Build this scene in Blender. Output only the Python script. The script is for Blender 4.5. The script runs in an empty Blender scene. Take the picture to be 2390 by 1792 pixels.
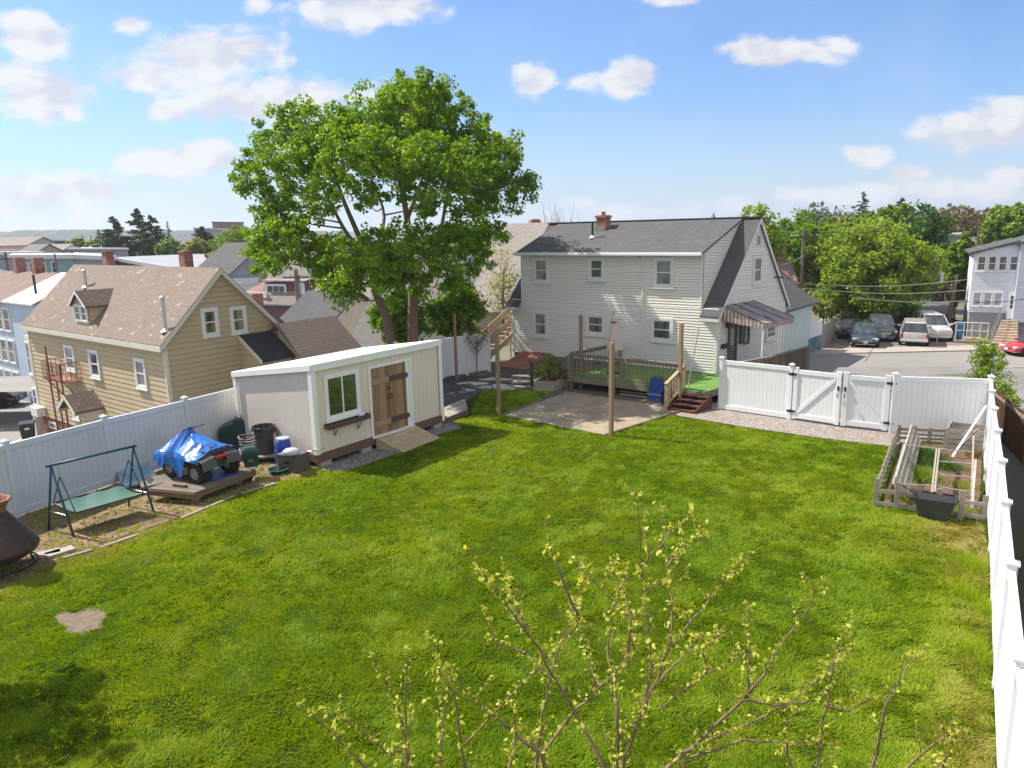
import bpy, bmesh, math, random
import numpy as np
from mathutils import Vector, Matrix
R = math.radians
random.seed(7)
scene = bpy.context.scene
COL = scene.collection

# ---------------------------------------------------------------- camera model (for laying out the survey of the place)
CAM_H, PITCH, ROLL, FOC = 6.5, 0.204, 0.022, 1716.0     # height, tilt, roll, focal length in photo pixels
def ray(px, py):
    X = (px-1195)/FOC; Y = -(py-896)/FOC
    c, s = math.cos(ROLL), math.sin(ROLL)
    xi = X*c+Y*s; yi = -X*s+Y*c
    return Vector((xi, math.cos(PITCH)+yi*math.sin(PITCH), -math.sin(PITCH)+yi*math.cos(PITCH)))
def G(px, py, z=0.0):
    d = ray(px, py); t = (z-CAM_H)/d.z
    return Vector((d.x*t, d.y*t, z))
def AT(px, py, Y):
    d = ray(px, py); t = Y/d.y
    return Vector((d.x*t, Y, CAM_H+d.z*t))
def Zat(px, py, Y): return AT(px, py, Y).z

class Fr:
    """a building's frame: s runs along the facade (to the left, away), t runs into the building"""
    def __init__(f, x, y, th, dl=0.0, flip=False):
        f.o = Vector((x, y)); f.th = th; f.dl = dl; f.flip = flip
        f.a = Vector((math.cos(th), math.sin(th))) if flip else Vector((-math.cos(th), math.sin(th)))
        f.b = Vector((-math.sin(th), math.cos(th))) if flip else Vector((math.sin(th+dl), math.cos(th+dl)))
        f.rz = th if flip else math.pi-th
        f.R = Matrix.Rotation(-f.rz, 2)
    def W(f, s, t, z): q = f.o+f.a*s+f.b*t; return Vector((q.x, q.y, z))
    def L(f, s, t, z):
        q = f.R @ (f.a*s+f.b*t); return (q.x, q.y, z)
    def loc(f, p):
        q = f.R @ (Vector((p[0], p[1]))-f.o); return (q.x, q.y, p[2])
    def st(f, p):
        q = Vector((p[0], p[1]))-f.o
        det = f.a.x*f.b.y-f.a.y*f.b.x
        return ((q.x*f.b.y-q.y*f.b.x)/det, (f.a.x*q.y-f.a.y*q.x)/det)
    def hit_t(f, px, py, t=0.0):      # a point of the wall at depth t -> (s, z)
        d = ray(px, py); n = Vector((-f.a.y, f.a.x)); k = n.dot(f.o+f.b*t)/n.dot(Vector((d.x, d.y)))
        p = d*k; return f.st(p)[0], CAM_H+p.z
    def hit_s(f, px, py, s=0.0):
        d = ray(px, py); n = Vector((-f.b.y, f.b.x)); k = n.dot(f.o+f.a*s)/n.dot(Vector((d.x, d.y)))
        p = d*k; return f.st(p)[1], CAM_H+p.z

# ---------------------------------------------------------------- materials
def newmat(name):
    m = bpy.data.materials.new(name); m.use_nodes = True
    nt = m.node_tree; b = nt.nodes['Principled BSDF']
    return m, nt, b
def nd(nt, t, **kw):
    n = nt.nodes.new(t)
    for k, v in kw.items():
        if k in n.inputs: n.inputs[k].default_value = v
        else: setattr(n, k, v)
    return n
def coords(nt, scale=(1, 1, 1), out='Object'):
    tc = nd(nt, 'ShaderNodeTexCoord'); mp = nd(nt, 'ShaderNodeMapping')
    mp.inputs['Scale'].default_value = scale
    nt.links.new(tc.outputs[out], mp.inputs['Vector']); return mp.outputs['Vector']
def c4(c): return (c[0], c[1], c[2], 1)
def mixc(nt, fac, a, b, mode='MIX'):
    n = nd(nt, 'ShaderNodeMix', data_type='RGBA', blend_type=mode)
    for sock, v in (('Factor', fac), ('A', a), ('B', b)):
        i = [s for s in n.inputs if s.name == sock and (s.type == ('VALUE' if sock == 'Factor' else 'RGBA'))][0]
        if hasattr(v, 'links') or isinstance(v, bpy.types.NodeSocket): nt.links.new(v, i)
        else: i.default_value = v if sock == 'Factor' else c4(v)
    return [o for o in n.outputs if o.type == 'RGBA'][0]
def ramp(nt, src, p0, p1):
    r = nd(nt, 'ShaderNodeMapRange'); r.inputs['From Min'].default_value = p0; r.inputs['From Max'].default_value = p1
    nt.links.new(src, r.inputs['Value']); return r.outputs['Result']
def noise(nt, vec, scale, detail=5, rough=.55, dist=0):
    n = nd(nt, 'ShaderNodeTexNoise'); n.inputs['Scale'].default_value = scale; n.inputs['Detail'].default_value = detail
    n.inputs['Roughness'].default_value = rough; n.inputs['Distortion'].default_value = dist
    nt.links.new(vec, n.inputs['Vector']); return n.outputs['Fac']
def bump(nt, b, h, strength=.3, dist=.01):
    n = nd(nt, 'ShaderNodeBump'); n.inputs['Strength'].default_value = strength; n.inputs['Distance'].default_value = dist
    nt.links.new(h, n.inputs['Height']); nt.links.new(n.outputs['Normal'], b.inputs['Normal'])
def MAT(name, col, rough=.6, var=.18, vs=3.0, stretch=(1, 1, 1), col2=None, bmp=.15, bs=60.0, metal=0.0, spec=.5, dirt=0.0, dcol=(.12, .10, .07), ds=1.2, coat=0.0):
    """plain paint, wood, metal or stone: two tones of broad noise, fine grain, an optional film of dirt in patches"""
    m, nt, b = newmat(name)
    v = coords(nt, stretch)
    f = ramp(nt, noise(nt, v, vs), .3, .7)
    lo = col2 or tuple(x*(1-var) for x in col); hi = col if col2 else tuple(min(1, x*(1+var*.6)) for x in col)
    c = mixc(nt, f, lo, hi)
    if dirt:
        v2 = coords(nt)
        d = ramp(nt, noise(nt, v2, ds, 8, .65), .5, .75)
        mm = nd(nt, 'ShaderNodeMath', operation='MULTIPLY'); nt.links.new(d, mm.inputs[0]); mm.inputs[1].default_value = dirt
        c = mixc(nt, mm.outputs[0], c, dcol)
    nt.links.new(c, b.inputs['Base Color'])
    b.inputs['Roughness'].default_value = rough; b.inputs['Metallic'].default_value = metal
    b.inputs['Specular IOR Level'].default_value = spec; b.inputs['Coat Weight'].default_value = coat
    if bmp: bump(nt, b, noise(nt, v, bs, 4), bmp, .01)
    return m
def SHINGLE(name, col, axis='x', w=.32, h=.14, var=.35, patch=None, pamt=.5, slope=1.0, rough=.9, line=.55):
    """courses of roof shingles; axis = local axis the courses run along"""
    m, nt, b = newmat(name)
    tc = nd(nt, 'ShaderNodeTexCoord'); sp = nd(nt, 'ShaderNodeSeparateXYZ'); nt.links.new(tc.outputs['Object'], sp.inputs[0])
    cb = nd(nt, 'ShaderNodeCombineXYZ')
    mz = nd(nt, 'ShaderNodeMath', operation='MULTIPLY'); mz.inputs[1].default_value = slope; nt.links.new(sp.outputs['Z'], mz.inputs[0])
    nt.links.new(sp.outputs['X' if axis == 'x' else 'Y'], cb.inputs['X']); nt.links.new(mz.outputs[0], cb.inputs['Y'])
    br = nd(nt, 'ShaderNodeTexBrick'); nt.links.new(cb.outputs[0], br.inputs['Vector'])
    br.inputs['Scale'].default_value = 1; br.inputs['Brick Width'].default_value = w; br.inputs['Row Height'].default_value = h
    br.inputs['Mortar Size'].default_value = h*.09; br.inputs['Mortar Smooth'].default_value = .3; br.inputs['Bias'].default_value = 0
    br.inputs['Color1'].default_value = c4(tuple(x*(1-var) for x in col)); br.inputs['Color2'].default_value = c4(tuple(x*(1+var*.5) for x in col))
    br.inputs['Mortar'].default_value = c4(tuple(x*line for x in col))
    c = br.outputs['Color']
    v = coords(nt)
    big = ramp(nt, noise(nt, v, .7, 6, .6), .3, .75)
    c = mixc(nt, big, c, mixc(nt, .5, c, tuple(x*.6 for x in col)))
    sp2 = ramp(nt, noise(nt, coords(nt, (1, 1, 1.6)), 5.5, 4, .6), .38, .72)
    c = mixc(nt, sp2, mixc(nt, .45, c, tuple(x*.5 for x in col)), c)
    if patch:
        v3 = coords(nt, (1, 1, 2.2))
        pm = ramp(nt, noise(nt, v3, 1.9, 3, .5), .63, .70)
        mm = nd(nt, 'ShaderNodeMath', operation='MULTIPLY'); nt.links.new(pm, mm.inputs[0]); mm.inputs[1].default_value = pamt
        c = mixc(nt, mm.outputs[0], c, patch)
    nt.links.new(c, b.inputs['Base Color']); b.inputs['Roughness'].default_value = rough
    b.inputs['Specular IOR Level'].default_value = .25
    inv = nd(nt, 'ShaderNodeMath', operation='SUBTRACT'); inv.inputs[0].default_value = 1; nt.links.new(br.outputs['Fac'], inv.inputs[1])
    bump(nt, b, inv.outputs[0], .6, .015)
    return m
def BRICK(name, col=(.30, .09, .06), mortar=(.36, .32, .28), w=.21, h=.075):
    m, nt, b = newmat(name)
    tc = nd(nt, 'ShaderNodeTexCoord'); sp = nd(nt, 'ShaderNodeSeparateXYZ'); nt.links.new(tc.outputs['Object'], sp.inputs[0])
    ad = nd(nt, 'ShaderNodeMath', operation='ADD'); nt.links.new(sp.outputs['X'], ad.inputs[0]); nt.links.new(sp.outputs['Y'], ad.inputs[1])
    cb = nd(nt, 'ShaderNodeCombineXYZ'); nt.links.new(ad.outputs[0], cb.inputs['X']); nt.links.new(sp.outputs['Z'], cb.inputs['Y'])
    br = nd(nt, 'ShaderNodeTexBrick'); nt.links.new(cb.outputs[0], br.inputs['Vector'])
    for k, vv in (('Scale', 1), ('Brick Width', w), ('Row Height', h), ('Mortar Size', .008), ('Bias', 0)): br.inputs[k].default_value = vv
    br.inputs['Color1'].default_value = c4(tuple(x*.7 for x in col)); br.inputs['Color2'].default_value = c4(tuple(x*1.3 for x in col)); br.inputs['Mortar'].default_value = c4(mortar)
    c = mixc(nt, ramp(nt, noise(nt, coords(nt), 2.5, 6), .35, .75), br.outputs['Color'], tuple(x*.55 for x in col))
    nt.links.new(c, b.inputs['Base Color']); b.inputs['Roughness'].default_value = .9
    return m
def GLASS(name, col=(.03, .04, .05), rough=.04, curtain=None):
    m, nt, b = newmat(name)
    v = coords(nt, (1, 1, .35))
    f = ramp(nt, noise(nt, v, 2.2, 4), .4, .62)
    c = mixc(nt, f, col, curtain or tuple(x*2.2 for x in col))
    nt.links.new(c, b.inputs['Base Color']); b.inputs['Roughness'].default_value = rough; b.inputs['Specular IOR Level'].default_value = .9
    b.inputs['Coat Weight'].default_value = .6; b.inputs['Coat Roughness'].default_value = .02
    return m
def LEAF(name, col, col2, trans=.35, rough=.5):
    """leaf: per-leaf tone from the mesh attribute 'tone', part of the light passing through"""
    m, nt, b = newmat(name)
    at = nd(nt, 'ShaderNodeAttribute', attribute_name='tone')
    c = mixc(nt, at.outputs['Fac'], col, col2)
    nt.links.new(c, b.inputs['Base Color']); b.inputs['Roughness'].default_value = rough; b.inputs['Specular IOR Level'].default_value = .3
    tr = nd(nt, 'ShaderNodeBsdfTranslucent'); c2 = mixc(nt, .6, c, (1.0, 1.0, .25), 'MULTIPLY')
    nt.links.new(mixc(nt, 1.0, c, (1.35, 1.25, .5), 'MULTIPLY'), tr.inputs['Color'])
    mx = nd(nt, 'ShaderNodeMixShader'); mx.inputs[0].default_value = trans
    nt.links.new(b.outputs[0], mx.inputs[1]); nt.links.new(tr.outputs[0], mx.inputs[2])
    nt.links.new(mx.outputs[0], nt.nodes['Material Output'].inputs['Surface'])
    return m

# ---------------------------------------------------------------- meshes
class MB:
    def __init__(s): s.v = []; s.f = []
    def add(s, vs, fs):
        n = len(s.v); s.v += [tuple(v) for v in vs]; s.f += [tuple(i+n for i in f) for f in fs]; return s
    def quad(s, a, b, c, d): return s.add([a, b, c, d], [(0, 1, 2, 3)])
    def poly(s, pts): return s.add(pts, [tuple(range(len(pts)))])
    def hexa(s, b, t):      # bottom four, top four points
        return s.add(list(b)+list(t), [(3, 2, 1, 0), (4, 5, 6, 7), (0, 1, 5, 4), (1, 2, 6, 5), (2, 3, 7, 6), (3, 0, 4, 7)])
    def box(s, x0, x1, y0, y1, z0, z1, P=None):
        P = P or (lambda x, y, z: (x, y, z))
        return s.hexa([P(x0, y0, z0), P(x1, y0, z0), P(x1, y1, z0), P(x0, y1, z0)], [P(x0, y0, z1), P(x1, y0, z1), P(x1, y1, z1), P(x0, y1, z1)])
    def cbox(s, c, sx, sy, sz, rz=0.0, rx=0.0, ry=0.0):
        Mx = Matrix.Translation(c) @ Matrix.Rotation(rz, 4, 'Z') @ Matrix.Rotation(ry, 4, 'Y') @ Matrix.Rotation(rx, 4, 'X')
        q = lambda x, y, z: tuple(Mx @ Vector((x, y, z)))
        return s.box(-sx/2, sx/2, -sy/2, sy/2, -sz/2, sz/2, q)
    def bar(s, a, b, w, h=None, up=(0, 0, 1)):
        a = Vector(a); b = Vector(b); h = h or w; d = (b-a).normalized(); u = Vector(up)
        x = d.cross(u)
        if x.length < 1e-4: x = d.cross(Vector((1, 0, 0)))
        x.normalize(); u = x.cross(d).normalized(); x *= w/2; u *= h/2
        return s.hexa([a-x-u, a+x-u, a+x+u, a-x+u], [b-x-u, b+x-u, b+x+u, b-x+u])
    def tube(s, pts, r, n=8, caps=True):
        pts = [Vector(p) for p in pts]; rs = r if isinstance(r, (list, tuple)) else [r]*len(pts)
        base = len(s.v); prev = None
        for i, p in enumerate(pts):
            d = (pts[min(i+1, len(pts)-1)]-pts[max(i-1, 0)]).normalized()
            ref = prev if prev is not None else (Vector((1, 0, 0)) if abs(d.x) < .8 else Vector((0, 1, 0)))
            u = (ref-d*ref.dot(d))
            if u.length < 1e-5: u = d.orthogonal()
            u.normalize(); w = d.cross(u); prev = u
            for k in range(n):
                a = 2*math.pi*k/n; s.v.append(tuple(p+(u*math.cos(a)+w*math.sin(a))*rs[i]))
        for i in range(len(pts)-1):
            for k in range(n):
                a = base+i*n+k; b = base+i*n+(k+1) % n
                s.f.append((a, b, b+n, a+n))
        if caps:
            s.f.append(tuple(base+k for k in reversed(range(n)))); s.f.append(tuple(base+(len(pts)-1)*n+k for k in range(n)))
        return s
    def lathe(s, prof, c=(0, 0, 0), n=20, axis='z', caps=True, sx=1, sy=1, P=None):
        base = len(s.v)
        for r, z in prof:
            for k in range(n):
                a = 2*math.pi*k/n; x, y = r*math.cos(a)*sx, r*math.sin(a)*sy
                q = (x, y, z) if axis == 'z' else ((z, x, y) if axis == 'x' else (x, z, y))
                q = (q[0]+c[0], q[1]+c[1], q[2]+c[2]); s.v.append(P(*q) if P else q)
        for i in range(len(prof)-1):
            for k in range(n):
                a = base+i*n+k; b = base+i*n+(k+1) % n; s.f.append((a, b, b+n, a+n))
        if caps:
            if prof[0][0] > 1e-4: s.f.append(tuple(base+k for k in reversed(range(n))))
            if prof[-1][0] > 1e-4: s.f.append(tuple(base+(len(prof)-1)*n+k for k in range(n)))
        return s
    def slab(s, a, b, c, d, th):      # roof panel of thickness th (top face a b c d)
        dn = lambda p: (p[0], p[1], p[2]-th)
        return s.hexa([dn(a), dn(b), dn(c), dn(d)], [a, b, c, d])
    def prism(s, poly, P, d0, d1):    # poly of (u, z), P(u, z, d)
        n = len(poly)
        s.add([P(u, z, d0) for u, z in poly]+[P(u, z, d1) for u, z in poly],
              [tuple(reversed(range(n))), tuple(range(n, 2*n))]+[(i, (i+1) % n, n+(i+1) % n, n+i) for i in range(n)])
        return s
    def build(s, name, m, parent=None, smooth=False, bevel=0.0, seg=2, weld=False):
        me = bpy.data.meshes.new(name); me.from_pydata(s.v, [], s.f)
        if len(s.f) < 20000:
            bm = bmesh.new(); bm.from_mesh(me)
            if weld: bmesh.ops.remove_doubles(bm, verts=bm.verts, dist=1e-4)
            bmesh.ops.recalc_face_normals(bm, faces=bm.faces); bm.to_mesh(me); bm.free()
        if smooth:
            for p in me.polygons: p.use_smooth = True
        me.materials.append(m); me.update()
        o = bpy.data.objects.new(name, me); COL.objects.link(o)
        if parent: o.parent = parent
        if bevel:
            bv = o.modifiers.new('edge', 'BEVEL'); bv.width = bevel; bv.segments = seg; bv.limit_method = 'ANGLE'; bv.angle_limit = R(35)
        return o
def tag(o, label=None, cat=None, group=None, kind=None):
    if label: o['label'] = label
    if cat: o['category'] = cat
    if group: o['group'] = group
    if kind: o['kind'] = kind
    return o
def thing(name, label, cat, loc=(0, 0, 0), rz=0.0, group=None):
    o = bpy.data.objects.new(name, None); COL.objects.link(o); o.location = loc; o.rotation_euler = (0, 0, rz); o.empty_display_size = .3
    return tag(o, label, cat, group)
def struct(name, mb, m, **k): return tag(mb.build(name, m, **k), kind='structure')
def copy_tree(o, parent=None):
    c = o.copy(); COL.objects.link(c)
    if parent: c.parent = parent
    for ch in list(o.children): copy_tree(ch, c)
    return c
def sheet(pts, z): return MB().poly([(p[0], p[1], z) for p in pts])

def siding(mb, P, poly, row, lap=.012, z0=None):
    """lapped boards: poly convex in (u, z), P(u, z, outward)"""
    zs = [p[1] for p in poly]; zb, zt = min(zs), max(zs); z = zb
    def span(z):
        us = []
        for i in range(len(poly)):
            (u0, a), (u1, b) = poly[i], poly[(i+1) % len(poly)]
            if abs(a-b) < 1e-9:
                if abs(a-z) < 1e-6: us += [u0, u1]
            elif min(a, b)-1e-9 <= z <= max(a, b)+1e-9: us.append(u0+(u1-u0)*(z-a)/(b-a))
        return (min(us), max(us))
    cuts = sorted({round(p[1], 6) for p in poly} | {round(zb+k*row, 6) for k in range(1, int((zt-zb)/row)+1)})
    for a, b in zip(cuts[:-1], cuts[1:]):
        if b-a < 1e-4: continue
        e = 1e-5
        l0, r0 = span(a+e); l1, r1 = span(b-e)
        k0 = 1-((a-zb) % row)/row if ((a-zb) % row) < row-1e-4 else 1.0
        k1 = 1-(((b-zb) % row)/row) if ((b-zb) % row) > 1e-4 else 0.0
        o0, o1 = lap*k0+.002, lap*k1+.002
        c = a+(b-a)*.72; f = .72; lc, rc = l0+(l1-l0)*f, r0+(r1-r0)*f; oc = o0+(o1-o0)*.45; ot = o1-lap*.7 if k1 == 0 else o1
        mb.quad(P(l0, a, o0), P(r0, a, o0), P(rc, c, oc), P(lc, c, oc)); mb.quad(P(lc, c, oc), P(rc, c, oc), P(r1, b, ot), P(l1, b, ot))
        mb.quad(P(l0, a, -lap*.7), P(r0, a, -lap*.7), P(r0, a, o0), P(l0, a, o0))
    return mb

def window(parent, P, u0, z0, u1, z1, frame, glass, cas=.09, out=.07, sash=.04, cols=1, rows=2, sill=True, shade=None, name='window', dmin=.034):
    """casing (part) > sash, pane, sill (sub-parts); P(u, z, outward)"""
    m = MB(); c = cas
    for a, b, d, e in ((u0, u1, z1-c, z1), (u0, u1, z0, z0+c), (u0, u0+c, z0+c, z1-c), (u1-c, u1, z0+c, z1-c)):
        m.prism([(a, d), (b, d), (b, e), (a, e)], P, 0, out)
    w = m.build(name, frame, parent, bevel=.006)
    g = MB(); i0, i1, j0, j1 = u0+c, u1-c, z0+c, z1-c
    g.quad(P(i0, j0, dmin), P(i1, j0, dmin), P(i1, j1, dmin), P(i0, j1, dmin)); g.build('pane', glass, w)
    s = MB(); t = sash; o = max(out*.8, dmin+.015)
    for k in range(cols+1):
        x = i0+(i1-i0)*k/cols; x0 = max(i0, x-t/2 if 0 < k < cols else (x if k == 0 else x-t)); s.prism([(x0, j0), (x0+t, j0), (x0+t, j1), (x0, j1)], P, dmin+.003, o)
    for k in range(rows+1):
        y = j0+(j1-j0)*k/rows; y0 = y-t/2 if 0 < k < rows else (y if k == 0 else y-t)
        s.prism([(i0+t, y0), (i1-t, y0), (i1-t, y0+t), (i0+t, y0+t)], P, dmin+.002, o-.004)
    s.build('sash', frame, w)
    if sill:
        q = MB(); q.prism([(u0-.04, z0-.05), (u1+.04, z0-.05), (u1+.04, z0-.002), (u0-.04, z0-.002)], P, 0, out+.04); q.build('sill', frame, w)
    return w

# ---------------------------------------------------------------- value noise for laying out grass and leaves
class VN:
    def __init__(s, seed): s.g = np.random.RandomState(seed).rand(64, 64)
    def __call__(s, x, y):
        x = np.asarray(x, float); y = np.asarray(y, float)
        xi = np.floor(x).astype(int); yi = np.floor(y).astype(int); fx = x-xi; fy = y-yi
        fx = fx*fx*(3-2*fx); fy = fy*fy*(3-2*fy); g = s.g; a = xi % 64; b = yi % 64; a1 = (xi+1) % 64; b1 = (yi+1) % 64
        return (g[a, b]*(1-fx)+g[a1, b]*fx)*(1-fy)+(g[a, b1]*(1-fx)+g[a1, b1]*fx)*fy
def inpoly(x, y, poly):
    r = np.zeros(len(x), bool); n = len(poly)
    for i in range(n):
        x0, y0 = poly[i][0], poly[i][1]; x1, y1 = poly[(i+1) % n][0], poly[(i+1) % n][1]
        if y0 == y1: continue
        c = ((y0 > y) != (y1 > y)) & (x < (x1-x0)*(y-y0)/(y1-y0)+x0); r ^= c
    return r
def fastmesh(name, verts, nper, m, parent=None, tone=None):
    """mesh of many small faces, nper corners each, verts as an (n, 3) array"""
    nv = len(verts); nf = nv//nper
    me = bpy.data.meshes.new(name); me.vertices.add(nv); me.loops.add(nv); me.polygons.add(nf)
    me.vertices.foreach_set('co', np.asarray(verts, np.float32).ravel())
    me.loops.foreach_set('vertex_index', np.arange(nv, dtype=np.int32))
    me.polygons.foreach_set('loop_start', np.arange(0, nv, nper, dtype=np.int32))
    if tone is not None:
        at = me.attributes.new('tone', 'FLOAT', 'POINT'); at.data.foreach_set('value', np.repeat(np.asarray(tone, np.float32), nper))
    me.materials.append(m); me.update(calc_edges=True)
    o = bpy.data.objects.new(name, me); COL.objects.link(o)
    if parent: o.parent = parent
    return o
def leaves(rs, C, nrm, size, asp=.8, droop=.0):
    """one kite-shaped leaf per centre C facing about nrm -> (4n, 3) vertices"""
    n = len(C); nrm = nrm/np.maximum(np.linalg.norm(nrm, axis=1, keepdims=True), 1e-6)
    t = rs.randn(n, 3); t -= nrm*(t*nrm).sum(1, keepdims=True); t /= np.maximum(np.linalg.norm(t, axis=1, keepdims=True), 1e-6)
    b = np.cross(nrm, t); s = size*(.6+.8*rs.rand(n, 1)); 
    V = np.stack([C-t*s*.55, C+b*s*.5*asp-t*s*.08+nrm*s*.1, C+t*s*.6-nrm*s*.12, C-b*s*.5*asp-t*s*.08+nrm*s*.1], 1)
    return V.reshape(-1, 3)
# ---------------------------------------------------------------- render settings, camera, sun, sky
scene.render.engine = 'CYCLES'
vs_ = scene.view_settings; vs_.view_transform = 'Standard'; vs_.look = 'None'; vs_.gamma = 1; vs_.use_curve_mapping = False
vs_.exposure = 1.1
scene.cycles.max_bounces = 6; scene.cycles.transparent_max_bounces = 6; scene.cycles.use_denoising = True
scene.cycles.diffuse_bounces = 3; scene.cycles.glossy_bounces = 3; scene.cycles.sample_clamp_indirect = 4
cam = bpy.data.cameras.new('camera'); cam.sensor_width = 36; cam.lens = 36*FOC/2390; cam.clip_end = 9000; cam.clip_start = .1
cam.shift_y = 0
co = bpy.data.objects.new('camera', cam); COL.objects.link(co); scene.camera = co
fwd = Vector((0, math.cos(PITCH), -math.sin(PITCH))); up0 = Vector((0, math.sin(PITCH), math.cos(PITCH))); rt0 = Vector((1, 0, 0))
cr, sr = math.cos(ROLL), math.sin(ROLL)
rt = rt0*cr-up0*sr; up = rt0*sr+up0*cr
mw = Matrix.Identity(4)
for i in range(3):
    mw[i][0] = rt[i]; mw[i][1] = up[i]; mw[i][2] = -fwd[i]
mw[2][3] = CAM_H; co.matrix_world = mw

EL = R(49); SUN = Vector((-.9135*math.cos(EL), .407*math.cos(EL), math.sin(EL))).normalized()
sl = bpy.data.lights.new('sun', 'SUN'); sl.energy = 4.0; sl.angle = R(.53); sl.color = (1, .93, .82)
so = bpy.data.objects.new('sun', sl); COL.objects.link(so); so.rotation_euler = (-SUN).to_track_quat('-Z', 'Y').to_euler(); so.location = (0, 0, 60)

wd = bpy.data.worlds.new('World'); scene.world = wd; wd.use_nodes = True
nt = wd.node_tree; bg = nt.nodes['Background']
sky = nd(nt, 'ShaderNodeTexSky', sky_type='NISHITA'); sky.sun_disc = False; sky.sun_elevation = EL
sky.sun_rotation = math.atan2(SUN.x, SUN.y); sky.air_density = 1.1; sky.dust_density = .6; sky.ozone_density = 1.6; sky.altitude = 50
SKY_K = .062
def clouds(nt, sky_out):
    L = nt.links
    def mth(op, a, b=None, clamp=False):
        n = nd(nt, 'ShaderNodeMath', operation=op, use_clamp=clamp)
        for i, v in enumerate((a, b)):
            if v is None: continue
            if isinstance(v, (int, float)): n.inputs[i].default_value = v
            else: L.new(v, n.inputs[i])
        return n.outputs[0]
    tc = nd(nt, 'ShaderNodeTexCoord'); sp = nd(nt, 'ShaderNodeSeparateXYZ'); L.new(tc.outputs['Generated'], sp.inputs[0])
    y = mth('MAXIMUM', sp.outputs['Y'], .02)
    u = mth('DIVIDE', sp.outputs['X'], y); v = mth('DIVIDE', sp.outputs['Z'], y)
    cb = nd(nt, 'ShaderNodeCombineXYZ'); L.new(u, cb.inputs['X']); L.new(v, cb.inputs['Y']); P = cb.outputs[0]
    D = 1.0805
    spec = [(70, 72, 85, 55, 1), (275, 52, 48, 30, .9), (540, 8, 45, 22, .7), (785, 22, 170, 50, .95), (480, 118, 190, 58, .92), (320, 165, 110, 50, .8),
            (100, 212, 130, 58, 1.0), (30, 165, 70, 38, .8), (610, 220, 200, 62, 1.0), (360, 240, 60, 30, .7), (395, 345, 175, 44, 1.1), (140, 412, 240, 42, .9), (60, 450, 220, 32, .55),
            (1160, 172, 58, 42, 1), (1250, 172, 60, 24, .5), (1375, 166, 75, 40, 1), (1700, 112, 150, 32, .85), (1800, 100, 70, 26, .6), (2125, 290, 150, 52, 1), (2190, 265, 100, 60, .8),
            (1862, 338, 70, 30, .75), (1965, 380, 55, 26, .95), (2185, 385, 70, 36, 1), (1900, 425, 330, 40, .6), (1400, 455, 420, 35, .45), (1450, 0, 70, 14, .7), (2050, 415, 260, 36, .6)]
    acc = None
    for X, Y, a, b, w in spec:
        d = ray(X*D, Y*D); uc, vc = d.x/d.y, d.z/d.y
        s1 = nd(nt, 'ShaderNodeVectorMath', operation='SUBTRACT'); L.new(P, s1.inputs[0]); s1.inputs[1].default_value = (uc, vc, 0)
        s2 = nd(nt, 'ShaderNodeVectorMath', operation='MULTIPLY'); L.new(s1.outputs[0], s2.inputs[0]); s2.inputs[1].default_value = (1716/(a*D*1.12), 1716/(b*D*1.12), 0)
        ln = nd(nt, 'ShaderNodeVectorMath', operation='LENGTH'); L.new(s2.outputs[0], ln.inputs[0])
        e = mth('MULTIPLY', mth('SUBTRACT', 1.0, ln.outputs['Value']), w)
        acc = e if acc is None else mth('SMOOTH_MAX', acc, e)
        if acc is not e: acc.node.inputs[2].default_value = .12
    mp = nd(nt, 'ShaderNodeMapping'); mp.inputs['Scale'].default_value = (1, 1.7, 1); L.new(P, mp.inputs['Vector'])
    n1 = noise(nt, mp.outputs[0], 11, 10, .58, .12)
    mp2 = nd(nt, 'ShaderNodeMapping'); mp2.inputs['Scale'].default_value = (1, 1.7, 1); mp2.inputs['Location'].default_value = (-.018, .035, 0); L.new(P, mp2.inputs['Vector'])
    n2 = noise(nt, mp2.outputs[0], 11, 3, .5, .12)
    dens = mth('ADD', mth('MULTIPLY', acc, .9), mth('MULTIPLY', mth('SUBTRACT', n1, .52), 2.0))
    al = nd(nt, 'ShaderNodeMapRange', interpolation_type='SMOOTHSTEP'); al.inputs['From Min'].default_value = .02; al.inputs['From Max'].default_value = .42
    L.new(dens, al.inputs['Value'])
    gate = ramp(nt, acc, -.35, .15)
    alpha = mth('MULTIPLY', al.outputs['Result'], gate, True)
    alpha = mth('MULTIPLY', alpha, ramp(nt, sp.outputs['Y'], .03, .2))
    veil = mth('MULTIPLY', ramp(nt, noise(nt, mp.outputs[0], 2.2, 5, .6), .45, .8), .22)     # thin high haze
    lit = ramp(nt, mth('SUBTRACT', n1, n2), -.11, .05)
    cc = mixc(nt, lit, (.325, .335, .37), (.43, .43, .432))
    low = ramp(nt, v, .16, -.02)                                                             # paler towards the horizon
    sc = nd(nt, 'ShaderNodeVectorMath', operation='SCALE'); L.new(sky_out, sc.inputs[0]); sc.inputs['Scale'].default_value = SKY_K
    base = mixc(nt, 1.0, sc.outputs[0], (.70, .93, 1.30), 'MULTIPLY')
    base = mixc(nt, mth('MULTIPLY', low, .62), base, (.305, .36, .44))
    base = mixc(nt, veil, base, (.36, .41, .48))
    # unseen bright cloud added overhead and behind the viewer to lift the shade
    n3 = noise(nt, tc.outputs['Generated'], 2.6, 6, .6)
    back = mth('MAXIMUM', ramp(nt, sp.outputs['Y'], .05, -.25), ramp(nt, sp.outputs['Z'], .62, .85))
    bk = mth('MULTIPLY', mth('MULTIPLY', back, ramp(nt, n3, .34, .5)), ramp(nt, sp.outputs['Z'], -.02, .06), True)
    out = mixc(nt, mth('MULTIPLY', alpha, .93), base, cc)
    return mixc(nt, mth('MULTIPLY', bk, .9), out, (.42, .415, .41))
nt.links.new(clouds(nt, sky.outputs['Color']), bg.inputs['Color']); bg.inputs['Strength'].default_value = 1.0
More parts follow.
